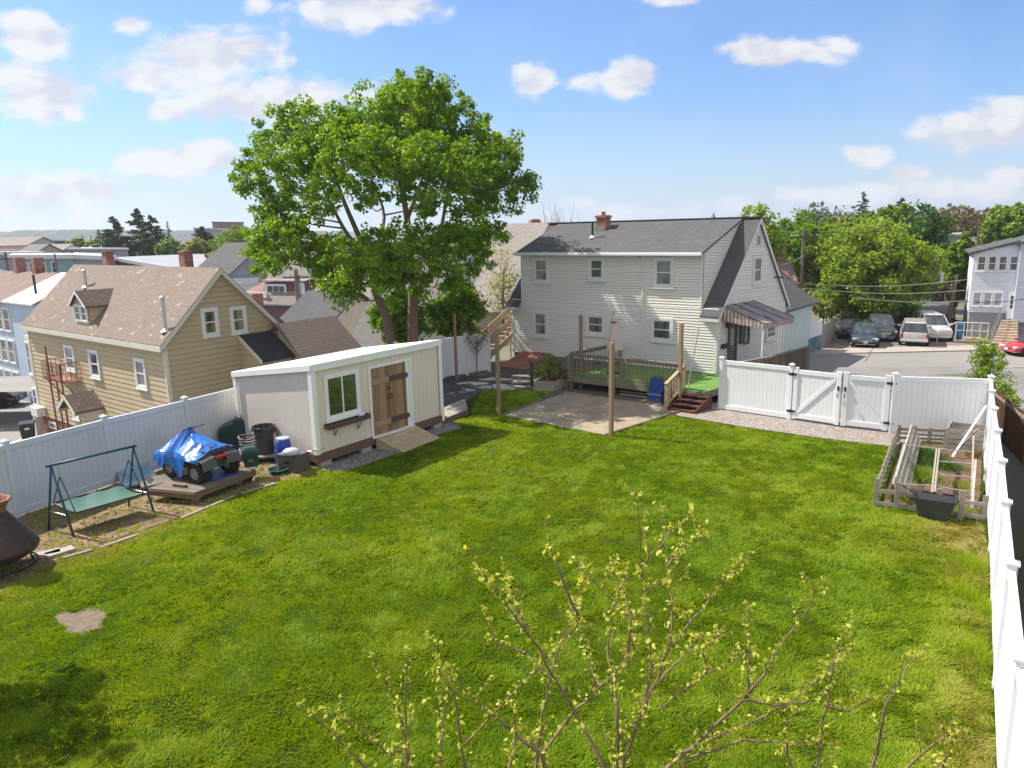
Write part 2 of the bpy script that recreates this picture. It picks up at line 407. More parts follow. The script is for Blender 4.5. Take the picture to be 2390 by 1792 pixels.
wd.cycles.sampling_method = 'MANUAL'; wd.cycles.sample_map_resolution = 512

# ---------------------------------------------------------------- terrain
def ss(a, b, x):
    t = np.clip((np.asarray(x, float)-a)/(b-a), 0, 1); return t*t*(3-2*t)
def hgt(x, y):
    x = np.asarray(x, float); y = np.asarray(y, float)
    dl = -(x+12.3)*.896+(y-16.2)*.444
    dr = (x-5.8)*.853-(y-7.76)*.522
    z = -5.1*ss(.7, 9.0, dl)-4.0*ss(45, 150, dl)
    z += -2.4*ss(31, 43.0, y)*ss(3, 12, x)
    z += 5.0*ss(85, 260, y)*ss(18, 75, x)+6*ss(250, 900, y)*ss(40, 300, x)
    z += -.5*ss(.5, 3, dr)*(1-ss(28, 40, y))
    return z
def hz(x, y): return float(hgt(x, y))
gx = np.concatenate([-np.geomspace(4000, 60, 24), np.linspace(-56, 76, 67), np.geomspace(80, 4000, 24)])
gy = np.concatenate([[-60, -30, -15, -8], np.linspace(-4, 110, 77), np.geomspace(114, 6000, 36)])
XX, YY = np.meshgrid(gx, gy, indexing='ij'); ZZ = hgt(XX, YY)-.06
nx, ny = len(gx), len(gy)
gm = MB(); gm.v = [tuple(map(float, p)) for p in np.stack([XX, YY, ZZ], -1).reshape(-1, 3)]
gm.f = [(i*ny+j, (i+1)*ny+j, (i+1)*ny+j+1, i*ny+j+1) for i in range(nx-1) for j in range(ny-1)]
m_ground = MAT('ground_earth', (.17, .16, .14), .95, .3, .12, col2=(.075, .095, .04), bmp=.4, bs=8)
struct('ground', gm, m_ground, smooth=True)

# far wooded ridges on the skyline
def ridge(name, x0, x1, Y, base, top, seed, m, thick=160, step=7, rough=1.0):
    vn = VN(seed); n = int((x1-x0)/step); mb = MB(); rows = []
    xs = np.linspace(x0, x1, n)
    prof = top*(.62+.5*vn(xs/260+3, xs*0+.5)+.12*(vn(xs/160, xs*0+9.5)-.5))*np.minimum(1, np.minimum(xs-x0, x1-xs)/(.22*(x1-x0)))**.5
    det = rough*(vn(xs/9.0, xs*0+2.5)*2.0+vn(xs/23.0, xs*0+6.5)*2.5)
    for k, (dy, fz) in enumerate(((-thick*.5, 0), (-thick*.3, .55), (-thick*.1, .9), (0, 1), (thick*.5, .8), (thick, 0))):
        b = len(mb.v)
        jig = vn(xs/9.0+k*7.3, xs*0+k)*5
        for i in range(n): mb.v.append((float(xs[i]), float(Y+dy+jig[i]), float(base+(prof[i]+det[i])*fz+(VN(seed+k)(xs[i]/5.0, k*3.1)-.5)*2*rough*(fz > 0))))
        rows.append(b)
    for r0, r1 in zip(rows[:-1], rows[1:]): mb.f += [(r0+i, r0+i+1, r1+i+1, r1+i) for i in range(n-1)]
    return struct(name, mb, m)
m_hill = MAT('far_woods', (.075, .09, .06), .95, .5, .05, bmp=.3, bs=.3, col2=(.035, .05, .04))
ridge('hills', -1300, -260, 1350, -14, 40, 3, m_hill)
ridge('hills', -2400, 900, 2300, -14, 38, 5, m_hill, 300, 10)

# ---------------------------------------------------------------- ground covers in the yard (each a sheet 4 mm above the one below)
def ND(X, Y): return G(X*1.0805, Y*1.0805)
m_lawn = MAT('lawn_soil', (.045, .065, .008), .95, .35, 3, col2=(.03, .055, .004), bmp=.6, bs=30, spec=.03)
m_soil = MAT('bare_soil', (.27, .18, .11), .95, .3, 1.6, col2=(.10, .06, .036), bmp=1.0, bs=26)
m_gravel, _nt, _b = newmat('gravel')
_v = coords(_nt); _vo = nd(_nt, 'ShaderNodeTexVoronoi', feature='F1'); _vo.inputs['Scale'].default_value = 24; _nt.links.new(_v, _vo.inputs['Vector'])
_c = mixc(_nt, ramp(_nt, _vo.outputs['Color'], 0, 1), (.20, .20, .21), (.52, .51, .50)); _c = mixc(_nt, ramp(_nt, _vo.outputs['Distance'], .35, .62), _c, (.10, .09, .09))
_nt.links.new(_c, _b.inputs['Base Color']); _b.inputs['Roughness'].default_value = .85
_i = nd(_nt, 'ShaderNodeMath', operation='SUBTRACT'); _i.inputs[0].default_value = 1; _nt.links.new(_vo.outputs['Distance'], _i.inputs[1]); bump(_nt, _b, _i.outputs[0], 1.0, .03)
m_gravel2, _nt, _b = newmat('tan_gravel')
_v = coords(_nt); _vo = nd(_nt, 'ShaderNodeTexVoronoi', feature='F1'); _vo.inputs['Scale'].default_value = 26; _nt.links.new(_v, _vo.inputs['Vector'])
_c = mixc(_nt, ramp(_nt, _vo.outputs['Color'], 0, 1), (.30, .27, .25), (.62, .58, .54)); _c = mixc(_nt, ramp(_nt, _vo.outputs['Distance'], .35, .62), _c, (.16, .13, .11))
_c = mixc(_nt, ramp(_nt, noise(_nt, _v, 1.6, 5), .52, .66), _c, (.26, .19, .14))
_nt.links.new(_c, _b.inputs['Base Color']); _b.inputs['Roughness'].default_value = .85
_i = nd(_nt, 'ShaderNodeMath', operation='SUBTRACT'); _i.inputs[0].default_value = 1; _nt.links.new(_vo.outputs['Distance'], _i.inputs[1]); bump(_nt, _b, _i.outputs[0], 1.0, .03)
m_asph_dark = MAT('driveway_asphalt', (.050, .052, .058), .9, .25, 1.5, bmp=.4, bs=80)
m_asph = MAT('street_asphalt', (.235, .225, .215), .9, .12, .4, stretch=(.25, 2.0, 1), bmp=.3, bs=50, dirt=.25, dcol=(.20, .185, .175), ds=.5)
m_lot = MAT('parking_asphalt', (.20, .165, .15), .92, .14, .5, bmp=.3, bs=40, dirt=.3, dcol=(.17, .14, .125), ds=.35)
m_conc = MAT('kerb_concrete', (.36, .32, .28), .85, .12, 2, bmp=.2, bs=50)

yard = [(-15.5, 10.5), (-13.4, 14.4), (-12.1, 16.8), (-8.7, 22.9), (-6.3, 30.6), (-.5, 32.2), (9.2, 29.6), (9.0, 26.2), (14.9, 22.2), (5.0, 6.1), (2, 0), (-10, -2)]
struct('lawn', sheet(yard, 0), m_lawn)
bed_edge = [ND(-60, 1320), ND(60, 1255), ND(135, 1208), ND(215, 1186), ND(300, 1157), ND(390, 1122), ND(455, 1095), ND(520, 1068), ND(600, 1045), ND(690, 1020)]
soil = bed_edge+[G(745, 1060), Vector((-6.5, 22.5, 0)), Vector((-8.6, 23.0, 0)), Vector((-12.1, 16.9, 0)), Vector((-14.6, 12.2, 0))]
struct('soil_strip', sheet(soil, .004), m_soil)
PATCH = [(128, 1436), (150, 1426), (176, 1432), (200, 1418), (222, 1421), (246, 1424), (250, 1440), (238, 1455), (240, 1466), (214, 1474), (196, 1484), (168, 1478), (146, 1480), (150, 1462), (134, 1452)]
struct('soil_patch', sheet([G(x+5*math.sin(i*2.7), y+3*math.cos(i*3.9)) for i, (x, y) in enumerate(PATCH)], .008), MAT('dusty_soil', (.21, .155, .11), .95, .3, 7, col2=(.11, .08, .055), bmp=.9, bs=40))
g_shed = [G(744, 1062), G(752, 1098), G(800, 1101), G(935, 1057), G(1000, 1022), G(1078, 998), G(1060, 975), G(1030, 965)]
struct('gravel', sheet(g_shed, .008), m_gravel)
patio = [Vector((-.38, 25.84, 0)), Vector((3.01, 22.90, 0)), Vector((6.35, 26.1, 0)), Vector((2.4, 29.5, 0)), Vector((1.2, 28.1, 0))]
m_patio, _nt, _b = newmat('patio_pavers')
_v = coords(_nt); _mp = nd(_nt, 'ShaderNodeMapping'); _mp.inputs['Rotation'].default_value = (0, 0, R(41)); _nt.links.new(_v, _mp.inputs['Vector'])
_br = nd(_nt, 'ShaderNodeTexBrick'); _nt.links.new(_mp.outputs[0], _br.inputs['Vector'])
for _k, _x in (('Scale', 1), ('Brick Width', .40), ('Row Height', .20), ('Mortar Size', .006), ('Bias', 0)): _br.inputs[_k].default_value = _x
_br.inputs['Color1'].default_value = c4((.225, .178, .125)); _br.inputs['Color2'].default_value = c4((.285, .23, .165)); _br.inputs['Mortar'].default_value = c4((.17, .12, .085))
_c = mixc(_nt, ramp(_nt, noise(_nt, _v, 1.3, 7, .65), .42, .7), _br.outputs['Color'], (.34, .28, .20)); _nt.links.new(_c, _b.inputs['Base Color']); _b.inputs['Roughness'].default_value = .9
bump(_nt, _b, noise(_nt, _v, 40, 5), .3, .01)
struct('patio', sheet(patio, .012), m_patio)
m_edge = MAT('edging_timber', (.17, .13, .10), .9, .3, 3, bmp=.4)
for a, b, lab in ((patio[0], patio[4], 'dark timber edging on the left side of the patio'), (patio[1], patio[2], 'dark timber edging on the right side of the patio by the gravel')): tag(MB().bar((a.x, a.y, .03), (b.x, b.y, .03), .09, .06).build('patio_edging', m_edge), lab, 'edging')
drive = [Vector((-2.1, 27.6, 0)), G(1128, 912), G(1262, 911), G(1330, 905), Vector((1.4, 31.0, 0)), Vector((.2, 33.5, 0)), Vector((-3, 33.4, 0)), Vector((-4.6, 30.5, 0)), Vector((-4.3, 28.2, 0))]
struct('driveway', sheet(drive, .006), m_asph_dark)
g_gate = [G(1570, 968), Vector((6.3, 26.0, 0)), Vector((7.9, 27.3, 0)), Vector((9.3, 26.3, 0)), Vector((12.4, 23.4, 0)), Vector((14.6, 22.3, 0)), Vector((14.2, 20.9, 0)), Vector((12.3, 21.6, 0)), G(2080, 1042), G(1900, 1020), G(1740, 997)]
struct('gravel', sheet(g_gate, .008), m_gravel2)
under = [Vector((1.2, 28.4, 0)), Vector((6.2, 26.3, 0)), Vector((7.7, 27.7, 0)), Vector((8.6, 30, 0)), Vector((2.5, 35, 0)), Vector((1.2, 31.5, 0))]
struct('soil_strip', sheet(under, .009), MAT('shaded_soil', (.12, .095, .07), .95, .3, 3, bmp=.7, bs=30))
bed = [G(2060, 1172), G(2285, 1214), Vector((13.9, 20.9, 0)), G(2098, 1036)]
struct('garden_soil', sheet(bed, .012), MAT('mulch', (.17, .095, .055), .95, .4, 6, col2=(.07, .04, .025), bmp=1.2, bs=45))

# street, kerb strips and car parks
ZR = -2.4
def flat(name, x0, x1, y0, y1, z, m): return struct(name, MB().quad((x0, y0, z), (x1, y0, z), (x1, y1, z), (x0, y1, z)), m)
rd = MB(); xs_ = [9, 14, 30, 60, 140, 400]
flat('road', 7, 300, 44.6, 51.0, ZR+.004, m_asph)
flat('road', -400, 7, 45.5, 51.0, -2.7, m_asph).hide_render = False
flat('pavement', 9, 300, 51.0, 53.0, ZR+.07, m_conc)
flat('car_park', 9, 46, 53.0, 66, ZR+.012, m_lot)
dv = MB()      # the neighbour's drive running up from the street beside the fence
for a, b in zip(range(0, 12), range(1, 13)):
    ya, yb = 23.5+a*1.78, 23.5+b*1.78
    q = lambda y, k: (lambda x: (x, y, max(hz(xx, y) for xx in (x, x+2.5))+.02))((15.6 if y < 27 else 15.6-(y-27)*.32)+k)
    dv.quad(q(ya, 0), q(ya, 26), q(yb, 26), q(yb, 0))
struct('driveway', dv, MAT('worn_asphalt', (.20, .19, .185), .92, .2, .6, bmp=.4, bs=40, dirt=.35, dcol=(.27, .21, .15), ds=.5))
kb = MB(); kb.box(9, 300, 44.3, 44.6, ZR-.1, ZR+.09); kb.box(9, 300, 50.85, 51.0, ZR-.1, ZR+.085)
struct('kerb', kb, m_conc)
# left-hand car park round the yellow house
flat('car_park', -70, -19, 38, 75, -5.07, MAT('pale_asphalt', (.25, .235, .22), .92, .12, .3, stretch=(.3, 1.5, 1), bmp=.3, bs=40, dirt=.25, dcol=(.24, .22, .2), ds=.3))
mk = MB()
for i in range(5): mk.quad((-36+i*3.1, 40+i*.3, -5.062), (-35.85+i*3.1, 40+i*.3, -5.062), (-35.4+i*3.1, 45+i*.3, -5.062), (-35.55+i*3.1, 45+i*.3, -5.062))
struct('road_marking', mk, MAT('road_paint', (.75, .74, .70), .8, .2, 4))

# ---------------------------------------------------------------- grass
def grass_mat(name):
    m, nt, b = newmat(name)
    at = nd(nt, 'ShaderNodeAttribute', attribute_name='tone'); cr_ = nd(nt, 'ShaderNodeValToRGB'); nt.links.new(at.outputs['Fac'], cr_.inputs[0])
    e = cr_.color_ramp.elements; e[0].position = 0; e[0].color = (.10, .20, .006, 1); e[1].position = 1; e[1].color = (.42, .34, .15, 1)
    for p, c in ((.35, (.21, .315, .012)), (.62, (.33, .415, .026)), (.82, (.32, .32, .07))): x = e.new(p); x.color = (*c, 1)
    nt.links.new(cr_.outputs[0], b.inputs['Base Color']); b.inputs['Roughness'].default_value = .6; b.inputs['Specular IOR Level'].default_value = .10
    tr = nd(nt, 'ShaderNodeBsdfTranslucent'); nt.links.new(mixc(nt, 1.0, cr_.outputs[0], (1.3, 1.25, .35), 'MULTIPLY'), tr.inputs['Color'])
    mx = nd(nt, 'ShaderNodeMixShader'); mx.inputs[0].default_value = .4
    nt.links.new(b.outputs[0], mx.inputs[1]); nt.links.new(tr.outputs[0], mx.inputs[2]); nt.links.new(mx.outputs[0], nt.nodes['Material Output'].inputs['Surface'])
    return m
m_grass = grass_mat('grass_blades')
def in_view(x, y, pad=3.0):
    return (np.abs(x) < (y*.715+pad)) & (y > 5.0)
def blades(name, poly, n, seed, hmin, hmax, label, tone0=0.0, holes=(), straw=None, zfun=None, wide=1.0, view=True):
    rs = np.random.RandomState(seed); P = np.array([(p[0], p[1]) for p in poly]); lo, hi = P.min(0), P.max(0)
    k = n*4; u = rs.rand(k); x = lo[0]+(hi[0]-lo[0])*rs.rand(k)
    y0, y1 = max(lo[1], 5.0), hi[1]
    y = y0*(y1/y0)**u if y0 > 0 and view else lo[1]+(hi[1]-lo[1])*u
    ok = inpoly(x, y, poly)
    if view: ok &= in_view(x, y)
    for h in holes: ok &= ~inpoly(x, y, h)
    x, y = x[ok][:n], y[ok][:n]; n = len(x)
    a, b, c, d, e = [VN(seed*10+i) for i in range(5)]
    clump = .55*a(x*3.1, y*3.1)+.45*b(x*6.7, y*6.7); keep = rs.rand(n) < .22+1.5*clump**1.3; x, y, clump = x[keep], y[keep], clump[keep]; n = len(x)
    broad = c(x*.55+7, y*.55+3); mid = d(x*1.6, y*1.6); fine = b(x*7+9, y*7)
    ang = 6.28*(a(x*1.3+20, y*1.3)+.6*c(x*3.7, y*3.7+9)); lean = .35+.75*d(x*2.4+4, y*2.4)
    nb = 4
    x, y, clump, broad, mid, fine, ang, lean = [np.repeat(q, nb) for q in (x, y, clump, broad, mid, fine, ang, lean)]; N = len(x)
    sx = x+rs.randn(N)*.022; sy = y+rs.randn(N)*.022
    H = (hmin+(hmax-hmin)*(.12+1.0*clump**1.4))*(.6+.7*rs.rand(N)); w = (.0035+.00055*y)*(.7+.6*rs.rand(N))*wide
    dx = np.cos(ang)*lean+rs.randn(N)*.35; dy = np.sin(ang)*lean+rs.randn(N)*.35
    th = rs.rand(N)*6.28; ux, uy = np.cos(th)*w, np.sin(th)*w
    z0 = zfun(sx, sy) if zfun is not None else np.zeros(N)
    V = np.stack([np.stack([sx-ux, sy-uy, z0], 1), np.stack([sx+ux, sy+uy, z0], 1), np.stack([sx+dx*H, sy+dy*H, z0+H*(1-.25*np.minimum(1.5, dx*dx+dy*dy))], 1)], 1)
    tone = .12+.16*broad+.24*mid*broad+.30*(clump-.35)+.12*(fine-.3)+.13*rs.randn(N)+tone0+.42*(rs.rand(N) < .07)
    if straw is not None: tone = tone+straw(sx, sy)
    o = fastmesh(name, V.reshape(-1, 3), 3, m_grass, tone=np.clip(tone, 0, 1)); return tag(o, label, 'grass', kind='stuff')
lawn_poly = [p+Vector((-.10, .10, 0)) for p in bed_edge]+[G(745, 1066), G(752, 1098), G(800, 1101), G(935, 1057), G(1000, 1022), G(1078, 998), G(1050, 985), G(1103, 972), G(1105, 945), G(1128, 912), G(1246, 911), G(1305, 913)] + \
            [Vector((1.05, 28.05, 0)), Vector((-.45, 25.8, 0)), Vector((3.0, 22.80, 0)), Vector((6.1, 25.75, 0)), G(1568, 972), G(1740, 1000), G(1900, 1023), G(2085, 1044), G(2045, 1180), G(2290, 1220), Vector((9.5, 13.75, 0)), Vector((8.14, 11.58, 0)), Vector((6.72, 9.31, 0)), Vector((5.32, 7.06, 0)), Vector((4.2, 5.3, 0)), Vector((-9, 5, 0))]
patchp = [G(190+(x-190)*.9, 1452+(y-1452)*.85) for x, y in PATCH]
def straw(x, y):
    dr = (x-5.8)*.853-(y-7.76)*.522               # distance to the right-hand fence (negative inside)
    s = .38*ss(-1.3, -.15, dr)+.25*ss(17.2, 15.6, np.hypot(x-9.3, y-0))*0
    s = s+.40*np.exp(-((x-9.0)**2+(y-14.8)**2)/1.1)+.22*np.exp(-((x-7.6)**2+(y-13.9)**2)/.35)
    px_ = np.array([(p[0], p[1]) for p in bed_edge]); d = np.min(np.hypot(x[:, None]-px_[:, 0], y[:, None]-px_[:, 1]), 1) if len(x) < 50 else np.full(len(x), 9.0)
    for a, b in zip(px_[:-1], px_[1:]):
        ab = b-a; t = np.clip(((x-a[0])*ab[0]+(y-a[1])*ab[1])/(ab@ab), 0, 1); d = np.minimum(d, np.hypot(x-a[0]-ab[0]*t, y-a[1]-ab[1]*t))
    return s+.30*np.exp(-(d/.55)**2)
GR_N = 340000
blades('grass', lawn_poly, GR_N, 4, .027, .075, 'thick green lawn grass with straw coloured patches', holes=[patchp], straw=straw)
blades('grass', soil, 3600, 8, .04, .10, 'thin weeds and straw in the soil along the left fence', .22)

vb = [AT(1838, 826, 43.3), AT(1905, 838, 43.0), AT(1992, 862, 42.6), AT(1950, 866, 40.5), AT(1838, 866, 38.0)]
blades('grass', vb, 9000, 12, .12, .30, 'rough grass verge at the street corner behind the gate', .05, zfun=lambda x, y: hgt(x, y)-.07, view=False)
# ---------------------------------------------------------------- shared materials
def ISLAND(name, col, spread=.35, rough=.8, stretch=(1, 1, 1), bs=40, warm=0.0, col2=None, gv=3.0):
    """boards: every board its own tone, grain along the stretch"""
    m, nt, b = newmat(name); g = nd(nt, 'ShaderNodeNewGeometry')
    c = mixc(nt, g.outputs['Random Per Island'], tuple(x*(1-spread) for x in col), col2 or tuple(min(1, x*(1+spread*.7)) for x in col))
    n = noise(nt, coords(nt, stretch), gv, 6, .6, .4)
    c = mixc(nt, ramp(nt, n, .35, .7), mixc(nt, .5, c, tuple(x*.45 for x in col)), c)
    nt.links.new(c, b.inputs['Base Color']); b.inputs['Roughness'].default_value = rough; b.inputs['Specular IOR Level'].default_value = .3
    bump(nt, b, noise(nt, coords(nt, tuple(x*3 for x in stretch)), bs/4, 4), .35, .01)
    return m
def STRIPE(name, c1, c2, axis, period, duty=.5, rough=.7):
    m, nt, b = newmat(name); tc = nd(nt, 'ShaderNodeTexCoord'); sp = nd(nt, 'ShaderNodeSeparateXYZ'); nt.links.new(tc.outputs['Object'], sp.inputs[0])
    f = nd(nt, 'ShaderNodeMath', operation='DIVIDE'); nt.links.new(sp.outputs[axis], f.inputs[0]); f.inputs[1].default_value = period
    g = nd(nt, 'ShaderNodeMath', operation='FRACT'); nt.links.new(f.outputs[0], g.inputs[0])
    h = nd(nt, 'ShaderNodeMath', operation='GREATER_THAN'); nt.links.new(g.outputs[0], h.inputs[0]); h.inputs[1].default_value = duty
    c = mixc(nt, h.outputs[0], c1, c2); c = mixc(nt, ramp(nt, noise(nt, coords(nt), 3, 5), .4, .75), c, tuple(x*.75 for x in c1))
    nt.links.new(c, b.inputs['Base Color']); b.inputs['Roughness'].default_value = rough
    return m
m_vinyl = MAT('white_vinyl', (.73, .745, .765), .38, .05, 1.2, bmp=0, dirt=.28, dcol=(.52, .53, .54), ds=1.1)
m_vinyl_dirty_shaded = MAT('weathered_shaded_vinyl', (.60, .64, .69), .5, .06, 1.2, bmp=0, dirt=.5, dcol=(.40, .42, .45), ds=1.0)  # base colour darkened and blued for the left fence's shade, plus patchy dirt
m_trim = MAT('white_trim', (.80, .80, .79), .5, .05, 2, bmp=.05, dirt=.12, dcol=(.5, .48, .45))
m_black = MAT('black_metal', (.015, .015, .016), .45, .3, 8, bmp=.1)
m_steel = MAT('galvanised_steel', (.45, .46, .47), .4, .15, 6, metal=.7, bmp=.05)
m_post = ISLAND('treated_post', (.34, .24, .15), .25, .85, (8, 8, .7))
m_deckwood = ISLAND('weathered_deck_wood', (.25, .205, .165), .3, .88, (1.5, 1.5, 1.5))
m_greywood = ISLAND('grey_weathered_wood', (.36, .32, .275), .3, .9, (2, 2, 2))
m_glass = GLASS('window_glass', (.035, .045, .055), curtain=(.13, .16, .165))
m_glass_dark = GLASS('dark_glass', (.018, .022, .026))

# ---------------------------------------------------------------- vinyl fences
def fence_panel(parent, a, b, H, m, board=.15, top=.14, gap=.0, zb=0.04, zlow=None, dz=0.0):
    """tongue-and-groove boards between two rails, from point a to point b (each (x, y) in the parent's space)"""
    ax = Vector((a[0], a[1])); bx = Vector((b[0], b[1])); L = (bx-ax).length; d = (bx-ax)/L; n = Vector((-d.y, d.x))
    def P(u, z, o): return (ax.x+d.x*u+n.x*o, ax.y+d.y*u+n.y*o, z+dz)
    mb = MB(); k = max(1, round((L-.12)/board)); w = (L-.12)/k
    for i in range(k):
        u0 = .06+i*w
        mb.prism([(u0+.004, zb+.16), (u0+w-.004, zb+.16), (u0+w-.004, H-top), (u0+.004, H-top)], P, -.014, .014)
    mb.prism([(.06, zb+.15), (L-.06, zb+.15), (L-.06, H-top+.01), (.06, H-top+.01)], P, -.007, .007)
    p = mb.build('panel', m, parent)
    for z0, z1 in ((zb, zb+.165), (H-top-.005, H)):
        r = MB().prism([(.055, z0), (L-.055, z0), (L-.055, z1), (.055, z1)], P, -.042, .042); r.build('rail', m, p, bevel=.006)
    return p
def fence_post(parent, x, y, H, m, s=.127, rz=0.0, z0=-.1):
    p = MB().cbox((x, y, (H+z0)/2), s, s, H-z0, rz).build('post', m, parent, bevel=.008)
    c = MB(); c.cbox((x, y, H+.012), s+.045, s+.045, .03, rz)
    q = Matrix.Translation((x, y, 0)) @ Matrix.Rotation(rz, 4, 'Z'); h = (s+.03)/2
    c.add([tuple(q @ Vector(v)) for v in ((-h, -h, H+.027), (h, -h, H+.027), (h, h, H+.027), (-h, h, H+.027), (0, 0, H+.075))], [(0, 1, 4), (1, 2, 4), (2, 3, 4), (3, 0, 4)])
    c.build('post_cap', m, p); return p
def vinyl_fence(name, label, pts, m, H=1.83, posts=None, skip_panels=()):
    o = Vector((pts[0][0], pts[0][1], 0)); root = thing(name, label, 'fence', o)
    q = [(p[0]-o.x, p[1]-o.y) for p in pts]
    for i, p in enumerate(q):
        j = min(i, len(q)-2); rz = math.atan2(q[j+1][1]-q[j][1], q[j+1][0]-q[j][0])
        if posts is None or i in posts: fence_post(root, p[0], p[1], H+.07, m, rz=rz)
        if i < len(q)-1 and i not in skip_panels: fence_panel(root, p, q[i+1], H, m)
    return root
lf = [(-15.5, 9.9), (-14.35, 12.15), (-13.18, 14.48), (-12.02, 16.81), (-10.92, 19.1), (-9.69, 21.25), (-8.62, 23.3), (-7.75, 25.6), (-6.9, 27.9), (-6.1, 30.2), (-3.9, 30.9)]
vinyl_fence('vinyl_fence', 'weathered shade-toned white vinyl fence along the left side behind the swing and shed', lf, m_vinyl_dirty_shaded)
b0, b1 = G(1035, 882), G(1142, 864)
bd = (b1-b0).normalized()
bf = [(b0-bd*2.4)[:2], b0[:2], ((b0+b1)/2)[:2], b1[:2]]
bfz = vinyl_fence('vinyl_fence', 'short white vinyl fence beyond the shed beside the thin bare sapling', bf, m_vinyl)
gl, g1, g2, g3, g4 = Vector((7.57, 26.05)), Vector((9.47, 24.40)), Vector((10.68, 23.28)), Vector((11.97, 22.45)), Vector((14.50, 21.75))
gd = (g1-gl).normalized(); g1b = g1+(g2-g1).normalized()*.07
vinyl_fence('vinyl_fence', 'clean white vinyl fence panel between the brown steps and the double gate', [gl, g1], m_vinyl)
vinyl_fence('vinyl_fence', 'clean white vinyl fence panel between the double gate and the garden corner', [g3, g4], m_vinyl)
def gate(label, a, b, rise, hinge_at_a):
    root = thing('yard_gate', label, 'gate', (a.x, a.y, 0), group='leaves of the white double gate'); q = b-a; L = q.length; d = q/L; n = Vector((-d.y, d.x))
    def P(u, z, o): return (d.x*u+n.x*o, d.y*u+n.y*o, z)
    fence_panel(root, (d.x*.05, d.y*.05), (d.x*(L-.05), d.y*(L-.05)), 1.76, m_vinyl, zb=.09)
    for u in (.075, L-.075): MB().prism([(u-.075, .06), (u+.075, .06), (u+.075, 1.84), (u-.075, 1.84)], P, -.05, .05).build('stile', m_vinyl, root, bevel=.008)
    u0, u1 = .17, L-.17; z0, z1 = (.30, 1.58) if rise else (1.58, .30); hh = .075
    MB().prism([(u0, z0-hh), (u1, z1-hh), (u1, z1+hh), (u0, z0+hh)], P, -.046, -.018).build('brace', m_vinyl, root)
    uh = -.03 if hinge_at_a else L+.03
    for z in (.32, 1.60):
        h = MB(); h.prism([(uh-.14, z-.035), (uh+.14, z-.035), (uh+.14, z+.035), (uh-.14, z+.035)], P, -.075, -.052); h.tube([P(uh, z-.06, -.07), P(uh, z+.06, -.07)], .018); h.build('hinge', m_black, root)
    ul = L-.07 if hinge_at_a else .07
    k = MB(); k.prism([(ul-.03, 1.22), (ul+.03, 1.22), (ul+.03, 1.36), (ul-.03, 1.36)], P, -.075, -.052); k.tube([P(ul, 1.0, -.06), P(ul, 1.0, -.11), P(ul, 1.12, -.11), P(ul, 1.12, -.06)], .014); k.build('latch', m_black, root)
    return root
mid = (g1b+g3)/2+Vector((-.03, -.1))
gate('white gate leaf hinged beside the brown steps side, its brace rising to the right', g1b+gd*.02, mid-gd*.03, True, True)
gate('white gate leaf hinged on the garden side, its brace falling to the right', mid+gd*.03, g3-gd*.12, False, False)
fr_ = [(14.50, 21.75), (13.30, 19.85), (12.10, 17.90), (10.88, 15.90), (9.58, 13.77), (8.22, 11.60), (6.80, 9.33), (5.40, 7.08), (4.0, 4.83)]
vinyl_fence('vinyl_fence', 'long bright white vinyl fence running down the right side past the garden bed', fr_, m_vinyl)

# old brown lattice fence behind the right-hand fence
m_brown = ISLAND('brown_lattice_wood', (.17, .095, .05), .4, .9, (2, 2, 2))
od = Vector((.853, -.522)); root = thing('lattice_fence', 'old brown lattice fence with thin rails behind the right white fence', 'fence', (14.5, 21.75, -.5))
ox = [Vector((14.9, 23.6))+od*.75] + [Vector(p)+od*.95 for p in fr_[1:8]]
for a, b in zip(ox[:-1], ox[1:]):
    a3, b3 = Vector((a.x-14.5, a.y-21.75, 0)), Vector((b.x-14.5, b.y-21.75, 0)); L = (b3-a3).length; mb = MB(); n = int(L/.055)
    for i in range(n+1):
        p = a3.lerp(b3, i/n); w = Vector(((b3-a3).normalized().x*.5, (b3-a3).normalized().y*.5, 0))
        lean = .02*math.sin(i*2.1); mb.bar(p+Vector((0, 0, .05)), p+Vector((lean, lean, 1.72+.05*math.sin(i*1.7))), .04, .02)
    mb.build('slat_panel', m_brown, root)
    MB().bar(a3+Vector((0, 0, 1.62)), b3+Vector((0, 0, 1.62)), .07, .09).build('rail', m_deckwood, root)
    MB().bar(a3+Vector((0, 0, 0)), a3+Vector((0, 0, 1.85)), .09).build('post', m_deckwood, root)

# ---------------------------------------------------------------- garden shed
S = Fr(-5.581, 20.094, .946, 0, True); SL, SD, ZS, ZF, ZRr = 5.487, 3.727, .399, 3.003, 2.455
shed = thing('garden_shed', 'cream panelled garden shed with white trim, plank doors and a sliding window', 'shed', (S.o.x, S.o.y, 0), S.rz)
m_cream = MAT('cream_paint', (.74, .63, .515), .75, .06, 1.2, bmp=.12, bs=90, dirt=.15, dcol=(.42, .36, .30))
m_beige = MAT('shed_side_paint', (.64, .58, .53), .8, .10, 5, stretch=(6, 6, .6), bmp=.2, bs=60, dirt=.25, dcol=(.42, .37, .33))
Pf = lambda u, z, o: (u, -o, z)
Pl = lambda u, z, o: (-o, u, z)
Pr = lambda u, z, o: (SL+o, u, z)
Pb_ = lambda u, z, o: (u, SD+o, z)
IN = .06
def grooved(P, poly_top, u0, u1, z0, board, m, name):
    mb = MB(); k = round((u1-u0)/board); w = (u1-u0)/k
    for i in range(k):
        a, b = u0+i*w+.0035, u0+(i+1)*w-.0035
        mb.prism([(a, z0), (b, z0), (b, poly_top(b)), (a, poly_top(a))], P, -.02, 0)
    mb.prism([(u0, z0), (u1, z0), (u1, poly_top(u1)), (u0, poly_top(u0))], P, -.06, -.010)
    return mb.build(name, m, shed)
rz_ = lambda t: ZF+(ZRr-ZF)*t/SD-.1
